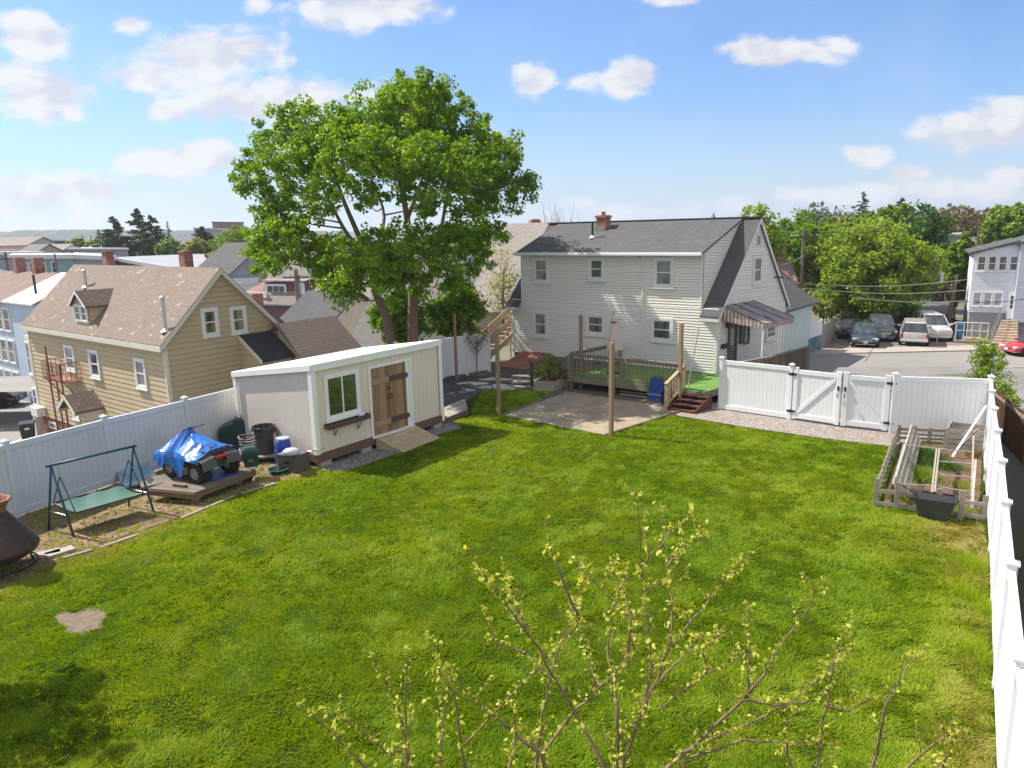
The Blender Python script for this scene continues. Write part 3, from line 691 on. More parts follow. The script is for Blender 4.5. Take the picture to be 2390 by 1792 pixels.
grooved(lambda u, z, o: Pf(u, z, o-IN), lambda u: ZF-.1, .1, SL-.1, ZS, .2, m_cream, 'front_wall')
grooved(lambda u, z, o: Pl(u, z, o-IN), rz_, .1, SD-.1, ZS, .102, m_beige, 'side_wall')
grooved(lambda u, z, o: Pr(u, z, o-IN), rz_, .1, SD-.1, ZS, .2, m_beige, 'side_wall')
grooved(lambda u, z, o: Pb_(u, z, o-IN), lambda u: ZRr-.1, .1, SL-.1, ZS, .2, m_cream, 'rear_wall')
m_roofw = MAT('white_membrane', (.82, .80, .78), .5, .06, 1, bmp=.1, bs=20, dirt=.2, dcol=(.6, .56, .52))
rf = MB().slab((-.02, -.04, ZF+.012), (SL+.02, -.04, ZF+.012), (SL+.02, SD+.04, ZRr+.012), (-.02, SD+.04, ZRr+.012), .09).build('roof', m_roofw, shed, bevel=.012)
fa = MB(); fa.box(-.015, SL+.015, -.036, .0, ZF-.20, ZF-.01); fa.build('fascia', m_trim, rf, bevel=.006)
for x0 in (-.03, SL-.01):
    f2 = MB(); f2.hexa([(x0, .002, ZF-.17), (x0+.04, .002, ZF-.17), (x0+.04, SD+.02, ZRr-.15), (x0, SD+.02, ZRr-.15)], [(x0, .002, ZF-.004), (x0+.04, .002, ZF-.004), (x0+.04, SD+.02, ZRr-.004), (x0, SD+.02, ZRr-.004)]); f2.build('fascia', m_trim, rf)
for x0, x1, y0, y1, zt in ((-.012, .14, -.012, .02, ZF-.2), (SL-.14, SL+.012, -.012, .02, ZF-.2), (-.012, .02, .021, .15, ZF-.2), (-.012, .02, SD-.15, SD, ZRr-.15), (SL-.02, SL+.012, .021, .15, ZF-.2)):
    MB().box(x0, x1, y0, y1, ZS-.01, zt).build('corner_board', m_trim, shed, bevel=.005)
m_skid = ISLAND('brown_skid_timber', (.20, .12, .075), .2, .85, (.7, .7, 6))
for y0, y1 in ((.03, .17), (SD-.17, SD-.03)): MB().box(.02, SL-.02, y0, y1, .13, ZS-.012).build('skid', m_skid, shed, bevel=.008)
MB().box(.02, .16, .171, SD-.171, .16, ZS-.012).build('skid', m_skid, shed); MB().box(SL-.16, SL-.02, .171, SD-.171, .16, ZS-.012).build('skid', m_skid, shed)
for s_ in (.3, 1.9, 3.6, SL-.3):
    for t_ in (.1, SD-.1): MB().box(s_-.2, s_+.2, t_-.1, t_+.1, -.03, .128).build('pier_block', m_conc, shed, bevel=.01)
def rect_t(fr, pts, t=0.0):
    q = [fr.hit_t(500+X*.28933, 750+Y*.28933, t) for X, Y in pts]    # TL, TR, BL, BR in the survey crop
    return (q[0][0]+q[2][0])/2, (q[2][1]+q[3][1])/2, (q[1][0]+q[3][0])/2, (q[0][1]+q[1][1])/2
wu0, wz0, wu1, wz1 = rect_t(S, [(878, 435), (1163, 382), (915, 795), (1190, 742)])
m_shedglass = GLASS('shed_glass', (.03, .033, .022), .03, (.065, .065, .05))
window(shed, lambda u, z, o: Pf(u, z, o-IN), wu0, wz0, wu1, wz1, m_trim, m_shedglass, cas=.085, out=.06, sash=.05, cols=2, rows=1)
du0, dz0, du1, dz1 = rect_t(S, [(1234, 370), (1588, 290), (1290, 930), (1620, 822)])
dz0 = ZS
fr2 = MB()
Pi = lambda u, z, o: Pf(u, z, o-IN)
for a, b, c, d in ((du0, du0+.09, dz0, dz1), (du1-.09, du1, dz0, dz1), (du0+.09, du1-.09, dz1-.09, dz1)): fr2.prism([(a, c), (b, c), (b, d), (a, d)], Pi, 0, .045)
fr2.build('door_frame', m_trim, shed, bevel=.006)
jb = MB().prism([(du1-.27, dz0), (du1-.09, dz0), (du1-.09, dz1-.09), (du1-.27, dz1-.09)], Pi, .002, .012).build('jamb_panel', m_trim, shed)
MB().prism([(du0+.02, dz0-.06), (du1-.02, dz0-.06), (du1-.02, dz0-.005), (du0+.02, dz0-.005)], Pi, 0, .09).build('sill', m_trim, shed)
m_rust = ISLAND('barn_board', (.31, .175, .09), .42, .8, (6, 6, .7), 50, col2=(.43, .27, .15), gv=2.2)
m_rail = ISLAND('pale_board', (.42, .28, .18), .15, .8, (.8, 6, 6)); m_strap = MAT('dark_brown_strap', (.085, .05, .035), .6, .2, 5)
e0, e1, t0_, t1_ = du0+.095, du1-.275, dz0+.02, dz1-.10; em = (e0+e1)/2
for a, b, lab in ((e0, em-.008, 'left'), (em+.008, e1, 'right')):
    pl = MB(); k = 5; w = (b-a)/k
    for i in range(k): pl.prism([(a+i*w+.003, t0_), (a+(i+1)*w-.003, t0_), (a+(i+1)*w-.003, t1_), (a+i*w+.003, t1_)], Pi, .004, .024+.003*((i*7) % 3))
    dr_ = pl.build('door', m_rust, shed)
    for zc in (dz0+.36, dz1-.52):
        MB().prism([(a+.01, zc-.085), (b-.01, zc-.085), (b-.01, zc+.085), (a+.01, zc+.085)], Pi, .032, .055).build('ledge', m_rail if lab == 'left' else m_strap, dr_)
        if lab == 'right': MB().prism([(b-.01, zc-.06), (b+.06, zc-.06), (b+.06, zc+.06), (b-.01, zc+.06)], Pi, .02, .075).build('hinge', m_strap, dr_)
    h = MB(); hu = b-.05 if lab == 'left' else a+.05
    h.tube([Pi(hu, dz0+1.05, .03), Pi(hu, dz0+1.07, .075), Pi(hu, dz0+1.19, .075), Pi(hu, dz0+1.21, .03)], .016, 6)
    if lab == 'left': h.tube([Pi(hu-.02, dz0+1.36, .03), Pi(hu-.01, dz0+1.42, .06), Pi(hu+.07, dz0+1.42, .06), Pi(hu+.07, dz0+1.36, .03)], .012, 6)
    h.build('handle', m_black, dr_)
# flower box under the shed window, hung on the wall with two brackets
bu0, bz0, bu1, bz1 = rect_t(S, [(895, 820), (1235, 745), (900, 862), (1232, 787)])
fb = MB(); m_boxw = MAT('stained_box_wood', (.10, .05, .03), .6, .25, 6)
for a, b, c, d, y0, y1 in ((bu0, bu1, bz0, bz1, .20, .225), (bu0, bu1, bz0, bz1, 0, .02), (bu0, bu0+.025, bz0, bz1, .02, .20), (bu1-.025, bu1, bz0, bz1, .02, .20), (bu0+.025, bu1-.025, bz0, bz0+.02, .02, .20)):
    fb.prism([(a, c), (b, c), (b, d), (a, d)], Pi, y0, y1)
fb.prism([(bu0+.025, bz1-.05), (bu1-.025, bz1-.05), (bu1-.025, bz1-.04), (bu0+.025, bz1-.04)], Pi, .02, .20)
fo = fb.build('flower_box', m_boxw, shed)
for uu in (bu0+.35, bu1-.35): MB().tube([Pi(uu, bz0-.26, .004), Pi(uu, bz0-.22, .06), Pi(uu, bz0-.03, .17), Pi(uu, bz0-.004, .19)], .012, 6).tube([Pi(uu, bz0-.28, .01), Pi(uu, bz0, .01)], .012, 6).build('bracket', m_black, fo)
pc = MB(); rs_ = random.Random(3); m_china = MAT('white_china', (.75, .76, .80), .3, .05)
for i, (dx, hh, rr) in enumerate(((-.36, .12, .045), (-.28, .09, .055), (-.20, .13, .04))):
    p = S.W(bu1+dx, .06-.14, bz1-.04)
    tag(MB().lathe([(rr*.6, 0), (rr, hh*.4), (rr*.8, hh*.8), (rr*.4, hh)], p, 10).build('ornament', m_china, smooth=True), 'small pale ornament in the brown flower box under the shed window', 'ornament', 'ornaments in the flower box')
# ramp
ra = [G(500+X*.28933, 750+Y*.28933, z) for X, Y, z in ((1300, 937, .37), (1600, 826, .37), (1825, 940, .03), (1525, 1055, .03))]
rw = thing('wooden_ramp', 'pale new wooden ramp leaning from the shed doors to the lawn', 'ramp', (ra[0].x, ra[0].y, 0)); o_ = Vector((ra[0].x, ra[0].y, 0))
q = [p-o_ for p in ra]; mb = MB(); k = 13
for i in range(k):
    f0, f1 = i/k+.004, (i+1)/k-.004
    a, b, c, d = q[0].lerp(q[3], f0), q[1].lerp(q[2], f0), q[1].lerp(q[2], f1), q[0].lerp(q[3], f1); mb.slab(a, b, c, d, .03)
m_newwood = ISLAND('new_pine', (.52, .42, .25), .14, .75, (2, 2, 2)); mb.build('boards', m_newwood, rw)
for f in (.03, .5, .97):
    a, b = q[0].lerp(q[1], f), q[3].lerp(q[2], f)
    MB().hexa([(a.x-.02, a.y-.02, .0), (a.x+.02, a.y+.02, .0), (b.x+.02, b.y+.02, 0), (b.x-.02, b.y-.02, 0)], [(a.x-.02, a.y-.02, a.z-.032), (a.x+.02, a.y+.02, a.z-.032), (b.x+.02, b.y+.02, max(.004, b.z-.032)), (b.x-.02, b.y-.02, max(.004, b.z-.032))]).build('stringer', m_newwood, rw)
# low platform at the shed's far end
pp = [G(500+X*.28933, 750+Y*.28933, .2) for X, Y in ((1865, 780), (2045, 705), (1990, 690), (1850, 690))]
pt = thing('platform_step', 'low grey wooden platform step at the far end of the shed', 'step', (pp[0].x, pp[0].y, 0)); o_ = Vector((pp[0].x, pp[0].y, 0)); q = [p-o_ for p in pp]; q[2] = q[1]+(q[3]-q[0])
mb = MB()
for i in range(7):
    f0, f1 = i/7+.005, (i+1)/7-.005; mb.slab(q[0].lerp(q[3], f0), q[1].lerp(q[2], f0), q[1].lerp(q[2], f1), q[0].lerp(q[3], f1), .035)
mb.build('boards', m_greywood, pt)
fmb = MB()
for a, b in ((q[0], q[1]), (q[1], q[2]), (q[3], q[2]), (q[0], q[3])): fmb.bar((a.x, a.y, .08), (b.x, b.y, .08), .05, .165)
fmb.build('frame', m_skid, pt)

# ---------------------------------------------------------------- square timber poles round the patio
for lab, X, Y, py_, w in (('square timber pole nearest the camera at the front corner of the patio', 3.15, 22.80, 800, .12), ('square timber pole at the grassy left corner of the patio', -.50, 25.9, 767, .12),
                       ('slim dark pole in front of the white fence beyond the shed', None, None, 730, .10), ('square timber pole between the planter box and the deck railing', None, None, 735, .12), ('square timber pole beside the folded blue chair', 6.22, 26.62, 754, .12)):
    if X is None:
        g_ = G(1066, 886) if 'slim' in lab else G(1356, 905); X, Y = g_.x, g_.y
    pxx = {True: 1428}.get('nearest' in lab, 1166 if 'grassy' in lab else 1066 if 'slim' in lab else 1355 if 'planter' in lab else 1590)
    zt = Zat(pxx, py_, Y); po = thing('timber_pole', lab, 'pole', (X, Y, 0), R(41), 'poles standing round the patio')
    MB().box(-w/2, w/2, -w/2, w/2, -.05, zt).build('shaft', m_post, po, bevel=.008)
# ---------------------------------------------------------------- white house
Hh = Fr(8.482, 29.852, .683, .124); W_, WD0, WD1, DD, DR, ZB, ZL, ZD, ZR_ = 10.812, .726, 10.186, 5.745, 2.896, .583, 3.252, 5.587, 6.867
hs = thing('white_house', 'white clapboard two storey house with grey shingle roof and striped awning', 'house', (Hh.o.x, Hh.o.y, 0), Hh.rz)
L_ = Hh.L
m_wsid = MAT('white_vinyl_siding', (.755, .715, .665), .55, .04, .8, bmp=0, dirt=.12, dcol=(.5, .47, .44))
m_hroof = SHINGLE('grey_shingles', (.125, .125, .135), 'x', .30, .13, .16, slope=1.9, line=.72)
m_hroof2 = SHINGLE('grey_shingles_steep', (.13, .13, .14), 'x', .30, .14, .16, slope=1.25, line=.72)
m_wtrim = MAT('house_trim', (.70, .69, .67), .5, .05, 2, bmp=0, dirt=.15, dcol=(.45, .43, .4))
PB = lambda u, z, o: L_(u, -o, z)
PG = lambda u, z, o: L_(-o, u, z)
PGl = lambda u, z, o: L_(W_+o, u, z)
PF = lambda u, z, o: L_(u, DD+o, z)
sid = MB(); siding(sid, PB, [(0, ZB), (W_, ZB), (W_, ZL), (0, ZL)], .118, .03); sid.build('wall', m_wsid, hs)
sid = MB(); siding(sid, PB, [(WD0, ZL+.0), (WD1, ZL), (WD1, ZD-.05), (WD0, ZD-.05)], .118, .03); sid.build('wall', m_wsid, hs)
sid = MB(); siding(sid, PG, [(0, ZB), (DD, ZB), (DD, ZL), (DR, ZR_-.05), (0, ZL)], .118, .03); sid.build('gable_wall', m_wsid, hs)
sid = MB(); siding(sid, PGl, [(0, ZB), (DD, ZB), (DD, ZL), (DR, ZR_-.05), (0, ZL)], .118, .03); sid.build('gable_wall', m_wsid, hs)
sid = MB(); siding(sid, PF, [(0, ZB), (W_, ZB), (W_, ZL), (0, ZL)], .118, .03); sid.build('wall', m_wsid, hs)
for s_, sg in ((WD0, -1), (WD1, 1)):
    sid = MB(); siding(sid, lambda u, z, o: L_(s_+sg*o, u, z), [(0, ZL), (DR, ZR_-.03), (0, ZD)], .118, .03); sid.build('dormer_cheek', m_wsid, hs)
fnd = MB(); fnd.box(.04, W_-.04, .04, DD-.04, -2.2, ZB-.002, L_); fnd.build('foundation', MAT('grey_foundation', (.20, .20, .20), .9, .2, 3, bmp=.3), hs)
sl1 = (ZR_-ZL)/DR; ov = .24; th = .10
zf_ = lambda t: ZL+sl1*t
rf_ = MB()
for s0, s1 in ((-.14, WD0-.03), (WD1+.03, W_+.14)):
    rf_.slab(L_(s0, -ov, zf_(-ov)), L_(s1, -ov, zf_(-ov)), L_(s1, DR, ZR_+.02), L_(s0, DR, ZR_+.02), th)
sl2 = (ZR_-ZL)/(DD-DR)
rf_.slab(L_(-.14, DR, ZR_+.02), L_(W_+.14, DR, ZR_+.02), L_(W_+.14, DD+ov, ZL-sl2*ov), L_(-.14, DD+ov, ZL-sl2*ov), th)
rf_.build('roof', m_hroof2, hs)
sld = (ZR_-ZD)/DR; ovd = .33
dm = MB(); dm.slab(L_(WD0-.10, -ovd, ZD+.06-sld*ovd), L_(WD1+.10, -ovd, ZD+.06-sld*ovd), L_(WD1+.10, DR+.03, ZR_+.035), L_(WD0-.10, DR+.03, ZR_+.035), .09); dm.build('dormer_roof', m_hroof, hs)
rc = MB(); rc.box(-.15, W_+.15, DR-.12, DR+.12, ZR_+.022, ZR_+.055, L_); rc.build('ridge_cap', m_hroof2, hs)
ft = MB()      # rake boards and fascia
for s_ in (-.15, W_+.12):
    ft.hexa([L_(s_, -ov, zf_(-ov)-.22), L_(s_+.03, -ov, zf_(-ov)-.22), L_(s_+.03, DR, ZR_-.20), L_(s_, DR, ZR_-.20)], [L_(s_, -ov, zf_(-ov)-.03), L_(s_+.03, -ov, zf_(-ov)-.03), L_(s_+.03, DR, ZR_-.01), L_(s_, DR, ZR_-.01)])
    ft.hexa([L_(s_, DR, ZR_-.20), L_(s_+.03, DR, ZR_-.20), L_(s_+.03, DD+ov, ZL-sl2*ov-.22), L_(s_, DD+ov, ZL-sl2*ov-.22)], [L_(s_, DR, ZR_-.01), L_(s_+.03, DR, ZR_-.01), L_(s_+.03, DD+ov, ZL-sl2*ov-.03), L_(s_, DD+ov, ZL-sl2*ov-.03)])
for s0, s1 in ((-.14, WD0-.02), (WD1+.02, W_+.14)): ft.box(s0, s1, -ov, -ov+.02, zf_(-ov)-.22, zf_(-ov)-.06, L_); ft.box(s0, s1, -ov+.021, -.015, zf_(-ov)-.20, zf_(-ov)-.185, L_)
ft.box(WD0-.08, WD1+.08, -ovd+.02, -ovd+.04, ZD-.22, ZD-.10, L_); ft.box(WD0-.07, WD1+.07, -ovd+.041, -.016, ZD-.215, ZD-.20, L_)
for s_ in (WD0-.09, WD1+.06):
    ft.hexa([L_(s_, -ovd+.05, ZD-.19), L_(s_+.03, -ovd+.05, ZD-.19), L_(s_+.03, DR-.05, ZR_-.15), L_(s_, DR-.05, ZR_-.15)], [L_(s_, -ovd+.05, ZD-.16+.06), L_(s_+.03, -ovd+.05, ZD-.16+.06), L_(s_+.03, DR-.05, ZR_-.07), L_(s_, DR-.05, ZR_-.07)])
ft.build('fascia', m_wtrim, hs)
gu = MB().prism([(WD0-.12, ZD-.20), (WD1+.12, ZD-.20), (WD1+.12, ZD-.07), (WD0-.12, ZD-.07)], PB, ovd-.01, ovd+.10).build('gutter', m_trim, hs, bevel=.02)
for P, u, z0, z1 in ((PB, 0, ZB, ZL-.05), (PB, W_-.10, ZB, ZL-.05), (PB, WD0, ZL, ZD-.16), (PB, WD1-.10, ZL, ZD-.16), (PG, 0, ZB, ZL-.1), (PG, DD-.10, ZB, ZL-.15)):
    MB().prism([(u, z0), (u+.10, z0), (u+.10, z1), (u, z1)], P, .0, .045).build('corner_board', m_wtrim, hs)
def prect(hit, x0, y0, x1, y1):
    xm, ym = (x0+x1)/2, (y0+y1)/2
    a, b = hit(x0, ym)[0], hit(x1, ym)[0]; return min(a, b), hit(xm, y1)[1], max(a, b), hit(xm, y0)[1]
m_curt = GLASS('curtained_glass', (.05, .065, .06), .05, (.16, .19, .18))
for (x0, y0, x1, y1), gm in (((1246.5, 599.8, 1282.6, 660.3), m_curt), ((1374.6, 599.8, 1412.6, 654.8), m_curt), ((1526.7, 599.8, 1574.7, 671.4), m_curt),
                             ((1245.7, 725.3, 1280, 786.2), m_glass), ((1369, 731.6, 1413.9, 782.3), m_glass), ((1520, 740.8, 1573, 797.3), m_glass)):
    u0, z0, u1, z1 = prect(Hh.hit_t, x0, y0, x1, y1); window(hs, PB, u0, z0, u1, z1, m_wtrim, gm, cas=.12, out=.08, sash=.05)
for x0, y0, x1, y1 in ((1755, 596.3, 1777, 662.7), (1785.5, 756, 1808.5, 792)):
    u0, z0, u1, z1 = prect(Hh.hit_s, x0, y0, x1, y1); window(hs, PG, u0, z0, u1, z1, m_wtrim, m_glass, cas=.10, out=.08, sash=.05)
u0, z0, u1, z1 = prect(Hh.hit_s, 1764, 547, 1774.5, 574)
lv = MB()
for a, b, c, d in ((u0, u1, z0, z0+.05), (u0, u1, z1-.05, z1), (u0, u0+.05, z0, z1), (u1-.05, u1, z0, z1)): lv.prism([(a, c), (b, c), (b, d), (a, d)], PG, 0, .045)
for i in range(6):
    zz = z0+.08+(z1-z0-.16)*i/5; lv.prism([(u0+.05, zz-.012), (u1-.05, zz-.012), (u1-.05, zz+.012), (u0+.05, zz+.012)], PG, .0, .05)
vv = lv.build('gable_vent', m_wtrim, hs); MB().quad(PG(u0+.05, z0+.05, .036), PG(u1-.05, z0+.05, .036), PG(u1-.05, z1-.05, .036), PG(u0+.05, z1-.05, .036)).build('louvre', m_black, vv)
sdp, zdp = Hh.hit_t(1501, 700)
MB().prism([(sdp-.04, .75), (sdp+.04, .75), (sdp+.04, ZD-.22), (sdp-.04, ZD-.22)], PB, .016, .08).build('downspout', m_wtrim, hs, bevel=.01)
sl_, zl_ = Hh.hit_t(1497, 593)
lm = MB().tube([PB(sl_, zl_, 0), PB(sl_, zl_, .12)], .05, 10); lm.lathe([(.03, .1), (.07, .0), (.075, -.05)], PB(sl_+.02, zl_-.05, .17), 12); lm.build('flood_lamp', m_black, hs)
tg, zg = Hh.hit_s(1805, 647)
MB().tube([PG(tg, zg, 0), PG(tg, zg+.02, .35)], .025, 8).lathe([(.02, .06), (.12, -.02)], PG(tg, zg, .4), 12).build('gable_lamp', m_black, hs)
# brick chimney and vent pipe on the dormer roof
m_brick = BRICK('red_brick', (.36, .13, .09)); zdr = lambda t: ZD+.06+sld*t
tch = DR-.75; sch = None
for k in range(400):       # the chimney's place along the ridge, from its survey bearing
    sch = k*.03; p = Hh.W(sch, tch, ZR_+.5)
    d = ray(1402, 520)
    if abs(p.x/p.y-d.x/d.y) < .004: break
ch = MB(); ch.box(sch-.25, sch+.25, tch-.20, tch+.22, zdr(tch)-.5, ZR_+.20, L_); c_ = ch.build('chimney', m_brick, hs)
MB().box(sch-.30, sch+.30, tch-.25, tch+.27, ZR_+.202, ZR_+.27, L_).box(sch-.26, sch+.26, tch-.21, tch+.23, ZR_+.272, ZR_+.31, L_).build('cap', m_brick, c_)
MB().lathe([(.10, 0), (.10, .16), (.07, .17)], L_(sch, tch, ZR_+.31), 12).build('flue', MAT('terracotta', (.35, .15, .09), .8, .2, 6), c_)
fl = MB().box(sch-.28, sch+.28, tch-.26, tch-.205, zdr(tch-.24)-.02, zdr(tch)+.06, L_); fl.build('flashing', m_steel, c_)
for k in range(400):
    sv = k*.03; p = Hh.W(sv, 1.15, 6.4); d = ray(1376, 550)
    if abs(p.x/p.y-d.x/d.y) < .004: break
vp = MB().tube([L_(sv, 1.15, zdr(1.15)-.05), L_(sv, 1.15, zdr(1.15)+.72)], .05, 10).build('vent_pipe', m_black, hs); MB().lathe([(.16, -.02), (.09, .07), (.055, .1)], L_(sv, 1.15, zdr(1.15)), 12).build('flashing', m_vinyl, vp)
# entry: door, side lights, mail box, meter
def on_gable(x0, y0, x1, y1): return prect(Hh.hit_s, 1100+x0*.36166, 480+y0*.36166, 1100+x1*.36166, 480+y1*.36166)
m_brownf = MAT('brown_door_frame', (.11, .085, .07), .6, .2, 5)
u0, z0, u1, z1 = on_gable(1650, 755, 1706, 985); z0 = .62
dro = MB()
for a, b, c, d in ((u0, u1, z1-.08, z1), (u0, u0+.10, z0, z1-.08), (u1-.10, u1, z0, z1-.08)): dro.prism([(a, c), (b, c), (b, d), (a, d)], PG, 0, .08)
dd_ = dro.build('door_frame', m_brownf, hs); MB().prism([(u0+.10, z0), (u1-.10, z0), (u1-.10, z1-.08), (u0+.10, z1-.08)], PG, .0, .03).build('door', m_brownf, dd_)
MB().prism([(u0+.2, z0+1.0), (u1-.2, z0+1.0), (u1-.2, z1-.25), (u0+.2, z1-.25)], PG, .031, .035).build('pane', m_glass, dd_)
for bx in ((1722, 770, 1742, 890), (1752, 768, 1788, 892)):
    u0, z0, u1, z1 = on_gable(*bx); window(hs, PG, u0, z0, u1, z1, m_brownf, m_glass, cas=.05, out=.07, sash=.04, sill=False)
u0, z0, u1, z1 = on_gable(1606, 890, 1647, 918); MB().prism([(u0, z0), (u1, z0), (u1, z1), (u0, z1)], PG, .015, .12).build('letter_box', m_black, hs, bevel=.01)
u0, z0, u1, z1 = on_gable(1634, 755, 1644, 780); MB().lathe([(.02, .12), (.06, .08), (.07, -.1), (.02, -.14)], PG((u0+u1)/2, (z0+z1)/2, .1), 10).build('porch_lamp', m_black, hs)
# striped fixed awning on slim white posts
m_awn_top = STRIPE('awning_stripes', (.17, .11, .12), (.44, .41, .42), 'Y', .105, .5); m_awn_side = STRIPE('awning_side_stripes', (.30, .17, .145), (.60, .54, .50), 'X', .155, .5)
ta, za = Hh.hit_s(1683, 713); tb, zb_ = Hh.hit_s(1757, 702); za = (za+zb_)/2
so1, zo1 = Hh.hit_t(1786, 750, ta); so2, zo2 = Hh.hit_t(1852, 735, tb)
sO = -max(1.8, min(3.0, (abs(so1)+abs(so2))/2)); zO = za-.62
aw = MB().slab(L_(-.02, ta, za), L_(sO, ta, zO), L_(sO, tb, zO), L_(-.02, tb, za), .03).build('awning', m_awn_top, hs)
MB().prism([(-.03, za-.04), (sO, zO-.035), (sO, zO-.22), (-.03, za-.62)], lambda u, z, o: L_(u, ta-o, z), -.02, .0).build('side_valance', m_awn_side, aw)
MB().prism([(-.03, za-.04), (sO, zO-.035), (sO, zO-.22), (-.03, za-.62)], lambda u, z, o: L_(u, tb+o, z), -.02, .0).build('side_valance', m_awn_side, aw)
MB().prism([(ta, zO-.22), (tb, zO-.22), (tb, zO-.031), (ta, zO-.031)], lambda u, z, o: L_(sO-o, u, z), -.02, .01).build('front_valance', STRIPE('awning_front_stripes', (.30, .17, .145), (.60, .54, .50), 'Y', .155, .5), aw)
rb = MB()
for k in range(4):
    t_ = ta+(tb-ta)*k/3; rb.bar(L_(-.02, t_, za+.012), L_(sO, t_, zO+.012), .03, .02)
rb.build('rib', m_black, aw)
for t_ in (ta+.05, (ta+tb)/2, tb-.05): MB().bar(L_(sO+.06, t_, .2), L_(sO+.06, t_, zO-.04), .045).build('awning_post', m_trim, aw)
# red-brown cellar hatch against the wall
sA, zA = Hh.hit_t(1226, 826); sB, zB2 = Hh.hit_t(1287, 831)
bk = thing('cellar_hatch', 'rusty red sloping cellar hatch at the foot of the white house wall', 'hatch', (Hh.o.x, Hh.o.y, 0), Hh.rz)
f0, f1 = Hh.st(G(1196, 864)), Hh.st(G(1250, 874)); tf = min(-1.3, (f0[1]+f1[1])/2); s0_, s1_ = max(sA, sB), min(sA, sB); h_ = .62
s0_ = max(s0_, s1_+1.5)
m_rusty = MAT('rusty_red_paint', (.33, .13, .085), .75, .3, 4, bmp=.3, dirt=.75, dcol=(.09, .045, .03), ds=1.6)
MB().hexa([L_(s1_, tf, -.05), L_(s0_, tf, -.05), L_(s0_, -.02, -.05), L_(s1_, -.02, -.05)], [L_(s1_, tf, .14), L_(s0_, tf, .14), L_(s0_, -.02, h_), L_(s1_, -.02, h_)]).build('curb', MAT('hatch_curb', (.22, .2, .18), .9, .2, 4), bk)
sm = (s0_+s1_)/2
for a, b in ((s1_-.04, sm-.008), (sm+.008, s0_+.04)):
    d_ = MB().slab(L_(a, tf-.06, .135), L_(b, tf-.06, .135), L_(b, -.03, h_+.035), L_(a, -.03, h_+.035), -.035).build('hatch_door', m_rusty, bk, bevel=.006)
    c2 = (a+b)/2; MB().bar(L_(c2-.1, tf*.5, (.14+h_)/2+.06), L_(c2+.1, tf*.5, (.14+h_)/2+.06), .03).build('handle', m_black, d_)
# window well / kerb under the left corner
# ---------------------------------------------------------------- deck with green turf, railings and steps
m_turf = MAT('green_turf', (.13, .26, .05), .95, .2, 3, bmp=.7, bs=90, col2=(.09, .20, .035))
dk = thing('timber_deck', 'timber deck covered in bright green turf with a weathered railing', 'deck', (Hh.o.x, Hh.o.y, 0), Hh.rz)
dA, dB = Hh.st(G(1324, 874, .6)), Hh.st(G(1560, 902, .6))
TD = min(dA[1], dB[1], -2.9); SLft, SRgt = dA[0], -1.55
zt_ = .58
MB().box(SRgt, SLft, TD, -.06, zt_-.03, zt_, L_).build('turf', m_turf, dk)
jo = MB(); jo.box(SRgt, SLft, TD, TD+.05, zt_-.26, zt_-.032, L_); jo.box(SLft-.05, SLft, TD+.051, -.06, zt_-.26, zt_-.032, L_); jo.box(SRgt, SRgt+.05, TD+.051, -.06, zt_-.26, zt_-.032, L_)
for k in range(1, 9): jo.box(SRgt+.1+k*(SLft-SRgt)/9-.02, SRgt+.1+k*(SLft-SRgt)/9+.02, TD+.051, -.06, zt_-.25, zt_-.034, L_)
jo.build('joist', m_deckwood, dk)
for s_ in (SLft-.1, (SLft+.2)/2, .2, SRgt+.3): MB().box(s_-.055, s_+.055, TD+.1, TD+.21, -.1, zt_-.27, L_).build('deck_post', m_deckwood, dk)
def railing(parent, A, B, h=.92, n=None, z0=None, z1=None, name='railing', sp=.17, posts=True):
    """A, B: points (world) of the walking surface under the rail"""
    A = Vector(A); B = Vector(B); L = (B-A).length; k = n or max(2, round(L/sp)); mb = MB()
    for i in range(k+1):
        p = A.lerp(B, i/k); big = posts and i in (0, k)
        w = .085 if big else .032
        mb.cbox((p.x, p.y, p.z+(h*(.5) if big else h*.5)), w, w, h*(1.0) if big else h*.94, R(39))
    r = mb.build(name, m_deckwood, parent)
    MB().bar(A+Vector((0, 0, h+.02)), B+Vector((0, 0, h+.02)), .13, .04).build('hand_rail', m_deckwood, r)
    MB().bar(A+Vector((0, 0, h-.07)), B+Vector((0, 0, h-.07)), .04, .09).build('top_rail', m_deckwood, r)
    MB().bar(A+Vector((0, 0, .10)), B+Vector((0, 0, .10)), .04, .09).build('bottom_rail', m_deckwood, r)
    return r
Lv = lambda s, t, z: Vector(L_(s, t, z))
Sx = Hh.st(G(1100+1392*.36166, 480+1300*.36166))[0]           # end of the front railing, where the steps begin
Sx = min(max(Sx, -.7), .6)
mid_ = (SLft+Sx)/2
railing(dk, Lv(SLft-.08, TD+.08, zt_), Lv(mid_, TD+.08, zt_)); railing(dk, Lv(mid_-.17, TD+.08, zt_), Lv(Sx+.05, TD+.08, zt_))
railing(dk, Lv(SLft-.08, TD+.2, zt_), Lv(SLft-.08, -.15, zt_))
railing(dk, Lv(SLft-.04, TD+.02, zt_), Lv(SLft+.95, TD+.02, .0), h=.80, sp=.19)      # slanted rail of the small flight at the left end
mb = MB()
for i in range(3): mb.box(SLft+.02+i*.3, SLft+.32+i*.3, TD+.05, TD+1.15, -.02, zt_-.16*(i+1)-.02, L_)
mb.build('side_steps', m_deckwood, dk)
